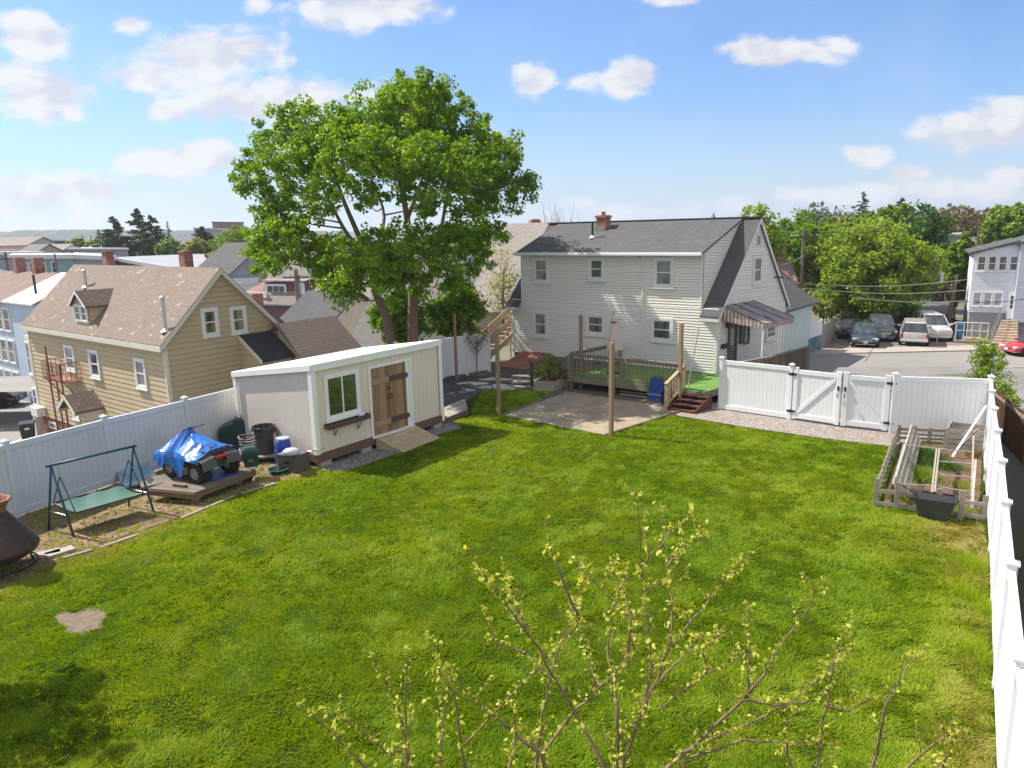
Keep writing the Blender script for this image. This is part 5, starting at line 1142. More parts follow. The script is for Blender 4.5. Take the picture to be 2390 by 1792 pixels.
for i, path in enumerate(st):
    d0 = 4.25+rs.rand()*.9-.35; low = path[0][1] > 860; k = len(path); pts = [z7(X, Y, d0+(.12*j if not low else .0)-(j-k/2)*.06*rs.randn()) for j, (X, Y) in enumerate(path)]
    if low:
        x_, y_ = pts[0].x, pts[0].y; pts = [Vector((.55+(x_-.55)*.12, 4.35+(y_-4.35)*.2, 1.6+rs.rand()*.4)), Vector((.55+(x_-.55)*.6, 4.35+(y_-4.35)*.6, 2.45)).lerp(pts[0], .3)]+pts
    sm = []
    for j in range(len(pts)-1):           # gentle bends between the nodes
        for f in (0, .25, .5, .75): sm.append(pts[j].lerp(pts[j+1], f)+Vector((rs.randn(), rs.randn(), rs.randn()))*.006)
    sm.append(pts[-1]); n = len(sm); r0 = (.017 if low else .0085)*(.8+.4*rs.rand()); rr = [r0+(.0024-r0)*(j/(n-1)) for j in range(n)]
    tr.tube([p-O_ for p in sm], rr, 6)
    s0 = 6 if low else 1
    for j in range(s0, n-1):
        if rs.rand() < .22:
            e = Vector((rs.randn(), rs.randn()*.6, .8+rs.rand())).normalized()*(.06+.20*rs.rand()); s_ = sm[j]-O_; mid_t = s_+e*.5+Vector((rs.randn(), rs.randn(), rs.randn()))*.012
            tr.tube([s_, mid_t, s_+e], [.0036, .0028, .0018], 5)
            for g in np.arange(.25, 1.05, .15):
                for _ in range(rs.randint(1, 3)): C.append(np.array(s_+e*g)+rs.randn(3)*.010); Nn.append(rs.randn(3)+np.array([0, 0, .6]))
        for f in np.arange(0, 1, .30):
            if rs.rand() < .44: continue
            p = sm[j].lerp(sm[j+1], f)
            sd = np.array([rs.randn(), rs.randn(), .5+rs.rand()]); sd /= np.linalg.norm(sd); L = .02+.05*rs.rand()*(rs.rand() < .6)
            q = p+Vector(sd)*L; tr.tube([p-O_, q-O_], [.0028, .002], 4)
            for _ in range(rs.randint(1, 5)): C.append(np.array(q-O_)+rs.randn(3)*.014+sd*.008); Nn.append(rs.randn(3)+sd)
    for _ in range(5): C.append(np.array(sm[-1]-O_)+rs.randn(3)*.012); Nn.append(rs.randn(3)+np.array([0, 0, 1]))
tr.tube([(0, 0, -.1), (.02, 0, .8), (0, .02, 1.9)], [.06, .05, .045], 10)
tr.build('stem', MAT('twig_bark', (.21, .135, .085), .8, .3, 12, bmp=.5, bs=80), fg, smooth=True)
C = np.array(C); rs2 = np.random.RandomState(3); fastmesh('foliage', leaves(rs2, C, np.array(Nn), .030, .75), 4, LEAF('tiny_buds', (.32, .36, .03), (.56, .57, .09), .42), fg, rs2.rand(len(C)))

# shrub in the planter box, vine on the corner post, weeds
pl4 = [G(1150+X*.15823, 700+Y*.15823) for X, Y in ((610, 1345), (912, 1352), (1085, 1262))]
pb = thing('planter_box', 'grey timber planter box at the deck end with a shrub in it', 'planter', pl4[0]); o_ = Vector(pl4[0]); a, b, c = [p-o_ for p in pl4]; d = a+(c-b); hgt_ = .42
pm = MB()
for p, q_ in ((a, b), (b, c), (c, d), (d, a)):
    for k in range(2): pm.bar((p.x, p.y, .01+.105+k*.205), (q_.x, q_.y, .01+.105+k*.205), .05, .20)
pm.build('boards', m_greywood, pb); MB().poly([(p.x, p.y, .34) for p in (a, b, c, d)]).build('soil', m_soil, pb)
cc_ = (a+b+c+d)/4+o_
bush = [(cc_.x+dx, cc_.y+dy, z, r, r, r*.9) for dx, dy, z, r in ((0, 0, .85, .45), (-.35, .1, .72, .36), (.35, -.05, .74, .38), (.05, .2, 1.15, .30), (-.6, .3, .6, .26), (.6, .2, .62, .28))]
tree('planter_shrub', 'speckled yellow green shrub growing in the grey planter box', (cc_.x, cc_.y, .34), (cc_.x, cc_.y, .9), .03, bush, LEAF('speckled_leaves', (.06, .10, .012), (.34, .34, .08), .3), 150, .14, 3.2, 34, .06, cat='shrub', bark=m_bark2, twigs=False)
vx = [(14.85+.9*f*0+(-.25+f*1.1), 23.2-f*.9+1.5*(1-f), 1.2+.6*math.sin(f*3)) for f in np.linspace(0, 1, 8)]
vine = [(*AT(px, py, Y), r, r, r) for px, py, Y, r in ((2296, 812, 25.6, .42), (2290, 845, 25.2, .40), (2285, 880, 24.6, .34), (2312, 835, 25.2, .42), (2325, 870, 24.6, .42), (2338, 905, 24.0, .40), (2350, 928, 23.4, .36), (2305, 905, 24.6, .3))]
vine0 = [(14.6, 24.6, .9, .5, .5, .9), (14.9, 24.0, 1.5, .45, .5, .7), (15.3, 23.3, 1.3, .5, .5, .6), (15.5, 22.6, 1.0, .45, .5, .6), (15.2, 21.9, .9, .35, .45, .5), (14.5, 25.2, 1.7, .35, .4, .4), (14.6, 25.0, .3, .4, .4, .5)]
tree('climbing_vine', 'yellow green vine climbing over the old fence at the far right corner', (14.9, 24.2, -.4), (14.95, 23.9, 1.2), .05, vine, m_green, 151, .18, 4.0, 34, .07, cat='vine', flat=.9)

def woods(label, x0, x1, y0, y1, n, seed, rr, hh, nl, size, keep):
    rs = np.random.RandomState(seed); C = []; Rr = []
    while len(C) < n*3:
        x, y = x0+(x1-x0)*rs.rand(), y0*(y1/y0)**rs.rand()
        if not keep(x, y): continue
        z = hz(x, y); h = hh*(.6+.8*rs.rand())
        for k in range(3): r = rr*(.6+.6*rs.rand()); C.append((x+rs.randn()*r*.6, y+rs.randn()*r*.6, z+h*(.45+.2*k))); Rr.append(r)
    C = np.array(C); V, tone = clump_leaves(rs, C, np.array(Rr), nl, size, .5)
    return tag(fastmesh('woods', V, 4, m_woods, None, tone), label, 'woods', kind='stuff')
m_woods = LEAF('woods_leaves', (.035, .065, .022), (.10, .13, .045), .2)
woods('wooded slope of the hill beyond the street', 30, 330, 84, 330, 420, 201, 2.4, 3.0, 95, .42, lambda x, y: x > 30+(y-84)*.05 and not (y < 112 and x < 42))
woods('distant trees filling the town and plain', -900, 420, 240, 1100, 900, 202, 5.5, 6, 60, 1.6, lambda x, y: True)
# ---------------------------------------------------------------- yellow house
Yh = Fr(-16.085, 33.773, .665, -.066); YL, YD, YB, YE, YR = 16.2, 6.486, -3.8, 1.877, 4.983; YG = -5.1
yh = thing('yellow_house', 'yellow clapboard house with brown shingle roof and a small dormer', 'house', (Yh.o.x, Yh.o.y, 0), Yh.rz); L_ = Yh.L
m_ysid = MAT('yellow_siding', (.51, .41, .265), .75, .06, .6, bmp=0, dirt=.2, dcol=(.32, .20, .10), ds=.8)
m_yroof = SHINGLE('brown_shingles', (.265, .212, .178), 'x', .30, .15, .13, patch=(.52, .42, .34), pamt=.6, slope=1.45, line=.72)
m_yroof2 = SHINGLE('dark_brown_shingles', (.19, .145, .125), 'y', .5, .20, .25, slope=1.4, line=.35)
m_ytrim = MAT('cream_trim', (.66, .62, .54), .6, .06, 2, bmp=0, dirt=.2, dcol=(.4, .35, .28))
YBk = lambda u, z, o: L_(u, -o, z); YGb = lambda u, z, o: L_(-o, u, z)
half = YD/2
w = MB(); siding(w, YBk, [(0, YB), (YL, YB), (YL, YE), (0, YE)], .25, .032); w.build('wall', m_ysid, yh)
w = MB(); siding(w, YGb, [(0, YB), (YD, YB), (YD, YE), (half, YR-.05), (0, YE)], .25, .032); w.build('gable_wall', m_ysid, yh)
w = MB(); w.box(.05, YL-.05, YD-.05, YD, YB, YE, L_).prism([(.05, YB), (YD-.05, YB), (YD-.05, YE), (half, YR-.1), (.05, YE)], lambda u, z, o: L_(YL-o, u, z), 0, .05); w.build('wall', m_ysid, yh)
MB().box(.03, YL-.03, .03, YD-.03, YG-.5, YB-.002, L_).build('foundation', BRICK('dark_red_brick', (.26, .06, .05)), yh)
ysl = (YR-YE)/half; r_ = MB(); e_ = .28
for t0, t1, z0, z1 in ((-e_, half, YE-ysl*e_, YR), (YD+e_, half, YE-ysl*e_, YR)):
    r_.slab(L_(-.22, t0, z0+.12), L_(YL+.22, t0, z0+.12), L_(YL+.22, t1, z1+.12), L_(-.22, t1, z1+.12), .11)
r_.build('roof', m_yroof, yh)
tr = MB()
for s_ in (-.235, YL+.20):
    for t0, t1, z0, z1 in ((-e_, half, YE-ysl*e_, YR), (YD+e_, half, YE-ysl*e_, YR)):
        tr.hexa([L_(s_, t0, z0-.17), L_(s_+.035, t0, z0-.17), L_(s_+.035, t1, z1-.19), L_(s_, t1, z1-.19)], [L_(s_, t0, z0+.08), L_(s_+.035, t0, z0+.08), L_(s_+.035, t1, z1+.08), L_(s_, t1, z1+.08)])
tr.box(-.2, YL+.2, -e_-.03, -e_, YE-ysl*e_-.18, YE-ysl*e_+.07, L_); tr.box(-.2, YL+.2, -e_+.001, -.04, YE-ysl*e_-.16, YE-ysl*e_-.14, L_)
tr.build('fascia', m_ytrim, yh)
for P, u in ((YBk, 0), (YBk, YL-.12), (YGb, 0), (YGb, YD-.12)): MB().prism([(u, YB), (u+.12, YB), (u+.12, YE-.1), (u, YE-.1)], P, 0, .055).build('corner_board', m_ytrim, yh)
for bx in ((154.6, 805.4, 176.3, 864.4), (211.6, 816.3, 234, 881.4), (318.3, 836.3, 342.9, 905.7), (170.9, 937.7, 185.8, 977.7)):
    u0, z0, u1, z1 = prect(Yh.hit_t, *bx); window(yh, YBk, u0, z0, u1, z1, m_vinyl, m_glass, cas=.14, out=.09, sash=.06)
for bx in ((468.7, 717.6, 509.2, 785.6), (536.7, 713.3, 574.3, 778.4)):
    u0, z0, u1, z1 = prect(Yh.hit_s, *bx); window(yh, YGb, u0, z0, u1, z1, m_vinyl, GLASS('tan_curtain_glass', (.04, .035, .03), .05, (.30, .22, .14)), cas=.14, out=.09, sash=.06)
# dormer
best = min((abs(Yh.hit_t(194.3, 757, t*.02)[1]-(YE+ysl*t*.02+.12)), t*.02) for t in range(-5, 120)); td = best[1]
sa, sb_ = sorted((Yh.hit_t(177.7, 754.6, td)[0], Yh.hit_t(210.9, 759.4, td)[0])); zdb = Yh.hit_t(210.9, 759.4, td)[1]; zde = Yh.hit_t(207.5, 710.5, td)[1]; zda = Yh.hit_t(186.5, 679, td)[1]
zt2t = lambda z: (z-YE-.12)/ysl
sm = (sa+sb_)/2; dmr = MB()
siding(dmr, lambda u, z, o: L_(u, td-o, z), [(sa, zdb), (sb_, zdb), (sb_, zde), (sm, zda-.06), (sa, zde)], .25, .03)
for s_, sg in ((sa, -1), (sb_, 1)): siding(dmr, lambda u, z, o: L_(s_+sg*o, u, z), [(td, zdb), (zt2t(zde), zde), (td, zde)], .25, .03)
dm_ = dmr.build('dormer', m_ysid, yh)
dr = MB()
for s0 in (sa-.16, sb_+.16):
    ze_ = zde-.10; dr.slab(L_(s0, td-.22, ze_), L_(sm, td-.22, zda+.02), L_(sm, zt2t(zda)+.1, zda+.02), L_(s0, zt2t(ze_)+.05, ze_), .08)
dr.build('dormer_roof', m_yroof2, dm_)
tr = MB()
for s0 in (sa-.17, sb_+.17): tr.hexa([L_(s0, td-.24, zde-.24), L_(s0, td-.21, zde-.24), L_(sm, td-.21, zda-.13), L_(sm, td-.24, zda-.13)], [L_(s0, td-.24, zde-.10), L_(s0, td-.21, zde-.10), L_(sm, td-.21, zda+.02), L_(sm, td-.24, zda+.02)])
tr.build('fascia', m_vinyl, dm_)
wd2 = (sb_-sa-.24)/2
for k in range(2): window(dm_, lambda u, z, o: L_(u, td-o, z), sa+.10+k*(wd2+.04), zdb+.15, sa+.10+k*(wd2+.04)+wd2, zde-.05, m_vinyl, m_glass, cas=.07, out=.08, sash=.05, sill=False, name='dormer_window')
# chimneys and pipes
def find_s(fr, px, py, t, z, hi=900, st=.03):
    return min(((abs((lambda p: p.x/p.y)(fr.W(k*st, t, z))-ray(px, py).x/ray(px, py).y)), k*st) for k in range(-100, hi))[1]
for px, wd in ((253, .27), (434, .29)):
    s_ = find_s(Yh, px, 610, half+.25, YR+.3); MB().box(s_-wd, s_+wd, half+.02, half+.50, YR-.6, YR+.85, L_).box(s_-wd-.04, s_+wd+.04, half-.02, half+.54, YR+.852, YR+.92, L_).build('chimney', m_brick, yh)
for px, py, tt, hh in ((202, 675, 2.0, .95), (386, 760, .35, 1.55)):
    zz = YE+ysl*tt+.12; s_ = find_s(Yh, px, py, tt, zz); MB().tube([L_(s_, tt, zz-.1), L_(s_, tt, zz+hh)], .075, 10).lathe([(.11, hh-.06), (.13, hh), (.05, hh+.06)], L_(s_, tt, zz), 12).build('vent_pipe', m_steel, yh)
    MB().lathe([(.26, -.05), (.13, .08), (.08, .1)], L_(s_, tt, zz), 12).build('flashing', m_steel, yh)
# enclosed bay at the far corner
by = MB().box(YL+.02, YL+.80, .0, 2.2, -4.3, 1.0, L_); by = by.build('corner_bay', m_ytrim, yh)
for bz0, bz1 in ((-1.35, .65), (-3.3, -2.2)): window(by, YBk, YL+.12, bz0, YL+.72, bz1, m_vinyl, m_glass, cas=.09, out=.06, sash=.05)
# rusty fire escape
m_rustp = MAT('rust_red_iron', (.20, .055, .03), .7, .3, 8, bmp=.3)
fs0 = Yh.hit_t(176, 880)[0]-.9; fe = thing('fire_escape', 'rust red iron fire escape standing against the yellow house wall', 'fire escape', (Yh.o.x, Yh.o.y, 0), Yh.rz)
fz = Yh.hit_t(160, 872)[1]-.15; fw = 2.5; fd = 1.05; f0 = fs0
MB().box(f0, f0+fw, -fd, -.06, fz-.04, fz, L_).build('platform', ISLAND('rusty_grate', (.34, .16, .09), .3), fe)
rl = MB()
for a, b in (((f0, -fd), (f0+fw, -fd)), ((f0, -fd), (f0, -.06)), ((f0+fw, -fd), (f0+fw, -.06))):
    A, B_ = Vector(L_(*a, fz)), Vector(L_(*b, fz)); n = max(3, int((B_-A).length/.2)); up_ = Vector((0, 0, 1))
    for h in (.08, 1.0): rl.bar(A+up_*h, B_+up_*h, .04)
    for i in range(n+1): rl.bar(A.lerp(B_, i/n), A.lerp(B_, i/n)+up_, .024)
rl.build('railing', m_rustp, fe)
for s_, t_, zt in ((f0+.05, -fd, 1.0), (f0+fw-.9, -fd, 1.9), (f0+.75, -fd, -.02)): MB().bar(L_(s_, t_, YG), L_(s_, t_, fz+zt), .07).build('post', m_rustp, fe)
ld = MB()
for i in range(16): ld.bar(L_(f0+.05, -fd-.02, YG+.3+i*.3), L_(f0+.75, -fd-.02, YG+.3+i*.3), .03) if YG+.3+i*.3 < fz else None
ld.build('ladder', m_rustp, fe); MB().bar(L_(f0+fw-.1, -fd+.1, fz-.03), L_(f0+fw-.9, -.05, fz-1.5), .05).bar(L_(f0+.1, -fd+.1, fz-.03), L_(f0+.1, -.05, fz-1.3), .05).build('brace', m_rustp, fe)
# little porch hood with partition
hc = Yh.hit_t(222, 930)[0]; hp0, hp1 = hc-1.0, hc+1.0; he, ha_ = -2.15, -1.35; hd = 1.55
ho = MB()
for s0 in (hp0-.12, hp1+.12): ho.slab(L_(s0, -hd, he), L_(hc, -hd, ha_), L_(hc, -.05, ha_), L_(s0, -.05, he), .09)
hood = ho.build('porch_hood', m_yroof2, yh)
gbl = MB()
for s0, s1 in ((hp0-.12, hc), (hc, hp1+.12)):
    za_, zb2 = (he, ha_) if s1 == hc else (ha_, he); gbl.hexa([L_(s0, -hd-.03, za_-.22), L_(s0, -hd, za_-.22), L_(s1, -hd, zb2-.22), L_(s1, -hd-.03, zb2-.22)], [L_(s0, -hd-.03, za_), L_(s0, -hd, za_), L_(s1, -hd, zb2), L_(s1, -hd-.03, zb2)])
gbl.box(hp0-.02, hp0+.02, -hd, -.05, he-.2, he-.06, L_).box(hp1-.02, hp1+.02, -hd, -.05, he-.2, he-.06, L_); gbl.build('fascia', m_ytrim, hood)
MB().box(hp0, hp0+.07, -.95, -.05, YG, he-.1, L_).build('partition', m_ytrim, yh)
MB().lathe([(.05, .15), (.13, .05), (.13, -.15), (.04, -.2)], L_(hp0-.15, -.12, -2.85), 10).build('porch_lamp', MAT('red_lamp', (.35, .12, .07), .5), yh)
sv_ = Yh.hit_t(101, 962)[0]; MB().box(sv_-.6, sv_+.35, -.55, -.05, -3.75, -3.2, L_).build('wall_unit', m_vinyl, yh, bevel=.02); MB().box(sv_+.05, sv_+.3, -.5, -.1, YG, -3.78, L_).build('unit_post', m_ytrim, yh)
u0, z0, u1, z1 = prect(Yh.hit_t, 117, 985, 133, 1000); window(yh, YBk, u0, z0, u1, z1, m_vinyl, m_glass_dark, cas=.08, out=.05, rows=1, sill=False, name='cellar_window')
# dark lean-to and brown roofed wing behind the gable
tl, zl1 = Yh.hit_s(559.3, 780.4); tr_, zl2 = Yh.hit_s(628.7, 773); zl0 = (zl1+zl2)/2
s1_, zlo = Yh.hit_t(610.5, 839.4, tl); s2_, zlo2 = Yh.hit_t(679, 830.5, tr_); sL_ = (s1_+s2_)/2; zlo = (zlo+zlo2)/2
m_tar = MAT('black_roofing', (.030, .030, .034), .9, .3, 2, bmp=.4, bs=30)
lt = MB().slab(L_(-.04, tl-.1, zl0), L_(sL_-.2, tl-.1, zlo), L_(sL_-.2, tr_+.1, zlo), L_(-.04, tr_+.1, zl0), .08).build('lean_to_roof', m_tar, yh)
MB().hexa([L_(-.03, tl-.13, zl0-.2), L_(-.03, tl-.10, zl0-.2), L_(sL_-.22, tl-.10, zlo-.2), L_(sL_-.22, tl-.13, zlo-.2)], [L_(-.03, tl-.13, zl0+.03), L_(-.03, tl-.10, zl0+.03), L_(sL_-.22, tl-.10, zlo+.03), L_(sL_-.22, tl-.13, zlo+.03)]).build('fascia', m_ytrim, lt)
w = MB(); siding(w, lambda u, z, o: L_(-u, tl-o, z), [(0, YB), (-sL_, YB), (-sL_, zlo-.08), (0, zl0-.08)], .25, .03); siding(w, lambda u, z, o: L_(sL_-o, u, z), [(tl, YB), (tr_, YB), (tr_, zlo-.1), (tl, zlo-.1)], .25, .03); w.build('lean_to_wall', m_ysid, yh)
window(yh, lambda u, z, o: L_(sL_-o, u, z), tl+(tr_-tl)*.35, zlo-1.5, tl+(tr_-tl)*.75, zlo-.18, m_vinyl, m_glass, cas=.12, out=.08, sash=.05, name='lean_to_window')
tw = max(tr_+.12, YD-.35); z0w = Yh.hit_t(647.9, 755, tw)[1]; s0w = Yh.hit_t(647.9, 755, tw)[0]; s1w, z1w = Yh.hit_t(712.6, 835.3, tw); wl = 6.2
tE = min(range(0, 120), key=lambda k: abs((lambda p: p.x/p.y)(Yh.W(s0w, tw+k*.1, z0w))-ray(777, 744.7).x/ray(777, 744.7).y))*.1; wl = max(4, tE)
kw = (z1w-z0w)/(s1w-s0w); s2w = s1w-1.0; z2w = z1w-kw*1.0
wr = MB().slab(L_(s0w, tw-.2, z0w), L_(s2w, tw-.2, z2w), L_(s2w, tw+wl, z2w), L_(s0w, tw+wl, z0w), .10).slab(L_(s0w, tw-.2, z0w), L_(2*s0w-s2w, tw-.2, z2w), L_(2*s0w-s2w, tw+wl, z2w), L_(s0w, tw+wl, z0w), .10)
wr = wr.build('wing_roof', SHINGLE('brown_course_shingles', (.235, .18, .155), 'y', 1.6, .19, .12, slope=1.5, line=.34), yh)
w = MB(); siding(w, lambda u, z, o: L_(s0w-u, tw-o, z), [(0, YB), (s0w-s2w-.2, YB), (s0w-s2w-.2, z2w-.05), (0, z0w-.12)], .25, .03); w.box(s2w+.2, s2w+.25, tw, tw+wl-.1, YB, z2w-.1, L_); w.build('wing_wall', m_ysid, yh)

# ---------------------------------------------------------------- the town
m_white = MAT('white_wall', (.62, .63, .65), .7, .06, 1, bmp=0, dirt=.2, dcol=(.45, .45, .46)); m_greyw = MAT('grey_wall', (.30, .31, .34), .8, .12, .5, bmp=0); m_bluew = MAT('pale_blue_wall', (.42, .52, .62), .7, .06, 1, bmp=0)
m_teal = MAT('teal_wall', (.22, .34, .38), .5, .2, .4, bmp=0); m_redw = MAT('brick_red_wall', (.30, .10, .075), .85, .2, 1, bmp=0); m_navy = MAT('navy_cladding', (.035, .045, .085), .5, .2, .5, bmp=0); m_flat = MAT('pale_flat_roof', (.52, .52, .54), .8, .12, .3, bmp=0)
m_tanw = MAT('tan_wall', (.50, .42, .34), .8, .08, 1, bmp=0); m_mint = MAT('mint_wall', (.50, .60, .57), .7, .06, 1, bmp=0); m_plum = MAT('plum_wall', (.13, .06, .07), .8, .15, 1, bmp=0); m_orange = MAT('red_orange_wall', (.50, .11, .05), .7, .1, 1, bmp=0)
def sh(c, **k): return SHINGLE('town_shingles', c, 'x', .4, .2, .14, slope=1.5, line=.7, **k)
m_sg, m_st, m_sd, m_sb = sh((.22, .21, .21)), sh((.33, .29, .265)), sh((.115, .115, .125)), sh((.26, .19, .16)); m_ywg = SHINGLE('town_shingles_y', (.24, .23, .235), 'y', .5, .22, .25, slope=1.5)
TG = 'houses and blocks of the town below the hill'
def blk(label, x0, y0, x1, y1, Y0, Y1, zb, dep, wall, roof, name='town_block', wins=(), trim=None, th=.3, cat='building', group=TG, over=.25, gable=None, rise=0, ends=True, ridge_off=.5):
    """a building from the two ends of its front eave as surveyed; gable: ridge height above the eave, ridge parallel to the front"""
    if abs(Y0-Y1) < 6 and gable is None:
        r0, r1 = ray(x0, y0), ray(x1, y1); Y1 = Y0*math.hypot(r0.x/r0.y, 1)/math.hypot(r1.x/r1.y, 1)
    a, b = AT(x0, y0, Y0), AT(x1, y1, Y1); f = Fr(a.x, a.y, math.atan2(b.y-a.y, b.x-a.x), 0, True); W = (Vector((b.x, b.y))-Vector((a.x, a.y))).length; za, zb2 = a.z, b.z
    if gable is not None: za = zb2 = (za+zb2)/2
    t = thing(name, label, cat, (a.x, a.y, 0), f.rz, group); m = MB()
    zi = lambda u: za+(zb2-za)*u/W
    m.hexa([(0, 0, zb), (W, 0, zb), (W, dep, zb), (0, dep, zb)], [(0, 0, za-.02), (W, 0, zb2-.02), (W, dep, zb2-.02), (0, dep, za-.02)])
    if gable is not None and ends: m.prism([(0, za-.021), (dep, za-.021), (dep*ridge_off, za+gable-.15)], lambda u, z, o: (o, u, z), .0, W)
    m.build('wall', wall, t)
    if gable is None: MB().slab((-over, -over, za+th), (W+over, -over, zb2+th), (W+over, dep+over, zb2+th), (-over, dep+over, za+th), th).build('roof', roof, t); 
    else:
        k = gable/(dep*ridge_off); r = MB(); r.slab((-over, -over, za-k*over+.1), (W+over, -over, za-k*over+.1), (W+over, dep*ridge_off, za+gable+.1), (-over, dep*ridge_off, za+gable+.1), .12)
        r.slab((-over, dep+over, za-k*over+.1), (W+over, dep+over, za-k*over+.1), (W+over, dep*ridge_off, za+gable+.1), (-over, dep*ridge_off, za+gable+.1), .12); r.build('roof', roof, t)
    if trim: MB().slab((-over-.03, -over-.05, zi(0)+th+.05), (W+over+.03, -over-.05, zb2+th+.05), (W+over+.03, -over+.15, zb2+th+.05), (-over-.03, -over+.15, za+th+.05), th+.25).build('fascia', trim, t)
    for u0, u1, d0, d1, n in wins:          # window bands: fractions along the front, metres below the eave
        for k in range(n):
            a0 = u0+(u1-u0)*k/n; a1 = u0+(u1-u0)*(k+.86)/n; zt = zi((a0+a1)/2*W)
            window(t, lambda u, z, o: (u, -o, z), a0*W, zt-d1, a1*W, zt-d0, m_white, m_glass_dark, cas=.10, out=.07, sash=.05, sill=False)
    return t, f, W
def hip(label, cx, ytop, Y, zb, ze, w, d, rz, wall, roof, ridge=1.5, name='town_house'):
    p = AT(cx, ytop, Y); t = thing(name, label, 'house', (p.x, p.y, zb), R(rz), TG); H = p.z-zb; e = ze-zb; r = MB(); o = .4
    q = [(-w/2-o, -d/2-o, e), (w/2+o, -d/2-o, e), (w/2+o, d/2+o, e), (-w/2-o, d/2+o, e)]; a, b = (-ridge/2, 0, H), (ridge/2, 0, H)
    r.add(q+[a, b], [(0, 1, 5, 4), (2, 3, 4, 5), (1, 2, 5), (3, 0, 4), (3, 2, 1, 0)]); r.build('roof', roof, t); MB().box(-w/2, w/2, -d/2, d/2, 0, e-.02).build('wall', wall, t); return t
# left part
blk('long low teal building with a window band and white roof edge', 24, 601, 171, 600, 96, 92, -9, 22, m_teal, m_flat, trim=m_white, wins=[(.12, .55, .6, 2.0, 6), (.62, .72, .5, 2.1, 1)])
blk('long low grey metal roofed building with fine ribs', 160, 583, 298, 583, 135, 130, -8, 20, m_greyw, m_flat)
blk('low dark red brick block with a long parapet', -30, 588, 158, 588, 150, 150, -8, 30, m_redw, MAT('red_brown_roof', (.22, .10, .08), .9), trim=m_plum)
blk('navy modern block with pale roof edge on the far left', 69, 560, 119, 560, 225, 225, -8, 20, m_navy, m_flat, trim=m_flat)
blk('taller navy block at the right of the modern group', 119, 560, 152, 560, 222, 222, -8, 18, m_navy, m_sd, trim=m_white)
blk('low blue and grey block in front of the navy group', 62, 569, 128, 570, 205, 205, -8, 10, m_bluew, m_flat, wins=[(.4, .95, .6, 1.6, 1)])
blk('pale pitched block at the far left edge', -40, 574, 62, 573, 190, 190, -8, 14, m_tanw, m_st, gable=2.0)
blk('flat grey roofed block behind the teal building at the far left', -40, 592, 100, 592, 118, 116, -9, 14, m_greyw, m_flat, trim=m_white)
blk('large pale block with a long white sloping roof edge', 266, 604, 511, 646, 112, 98, -9, 16, m_greyw, m_greyw, trim=m_white, th=.25)
blk('pale grey block behind the yellow house ridge', 170, 600, 268, 604, 100, 103, -9, 26, m_greyw, m_flat, trim=m_white)
blk('dark grey gabled roof beyond the sloping white edge', 452, 633, 538, 640, 92, 88, -9, 10, m_greyw, m_sd, gable=3.4, name='town_house', cat='house')
blk('long far building with white and brick bands on the skyline', 452, 533, 612, 537, 262, 258, -2, 20, m_greyw, m_flat, trim=m_flat, wins=[(.02, .98, 2.2, 5.2, 9), (.02, .98, 7.2, 10.5, 9)])
blk('brown brick upper storey on top of the far banded building', 495, 519, 568, 520, 268, 264, 8, 12, MAT('brown_brick', (.22, .12, .09), .85), m_sd)
blk('white flat roofed shed row with tan part right of the yellow gable', 552, 624, 690, 630, 118, 112, -9, 14, m_white, m_flat, trim=m_white, wins=[(.1, .3, 1.0, 2.6, 3)])
blk('long white block in front of the shed row', 630, 632, 700, 634, 104, 100, -9, 8, m_white, m_st, gable=1.6, name='town_house', cat='house')
blk('white house with three small windows right of the yellow gable', 548, 656, 606, 655, 88, 84, -9, 8, m_white, m_flat, trim=m_white, name='town_house', cat='house', wins=[(.45, .95, 1.0, 2.6, 3)])
blk('maroon roofed house right of the yellow gable', 566, 690, 622, 688, 74, 72, -9, 7, m_plum, MAT('maroon_roof', (.20, .10, .09), .8), gable=1.2, name='town_house', cat='house', trim=m_white)
t_, f_, W_h = blk('warm grey roofed house with a plum dormer and three small windows', 607, 702, 700, 706, 72, 70, -9, 9, m_plum, m_st, gable=6.5, name='town_house', cat='house')
p0 = f_.st(AT(656, 690, 72.5)); zD = AT(656, 696, 72).z
dq = MB().box(p0[0]-1.3, p0[0]+3.6, .6, 4.2, zD-.6, zD+1.6).build('dormer', m_plum, t_); window(dq, lambda u, z, o: (u, .6-o, z), p0[0]-1.2, zD-.5, p0[0]+1.3, zD+1.4, m_vinyl, m_glass, cas=.15, out=.1, cols=3, rows=1, sill=False); MB().slab((p0[0]-1.5, .3, zD+1.75), (p0[0]+3.8, .3, zD+1.75), (p0[0]+3.8, 4.4, zD+2.3), (p0[0]-1.5, 4.4, zD+2.3), .12).build('dormer_roof', m_st, dq)
hip('grey hip roofed house with a light and a shaded slope beyond the utility pole', 735, 642, 82, -9, -3.4, 11, 11, 40, m_white, m_sg, 1.0)
hip('second grey hip roof half hidden by the maple crown', 790, 650, 84, -9, -3.6, 11, 10, 35, m_white, m_sg, 2.0)
blk('red orange house wall glimpsed behind the maple stems', 836, 660, 885, 662, 74, 74, -9, 8, m_orange, m_sg, gable=2.2, name='town_house', cat='house')
blk('broad tan roofed house with a white cross gable', 690, 757, 905, 764, 57, 54, -6, 10, m_white, m_st, gable=3.9, name='town_house', cat='house')
bx = AT(799, 730, 54.6); th_ = thing('town_house', 'small white gable with dark roof and one window on the tan roof', 'house', (bx.x, bx.y, 0), R(8), TG); zz = bx.z
gm2 = MB().prism([(-1.2, zz-5), (1.2, zz-5), (1.2, zz-.98), (0, zz-.05), (-1.2, zz-.98)], lambda u, z, o: (u, -o, z), -3.6, .0).build('wall', m_bluew, th_)
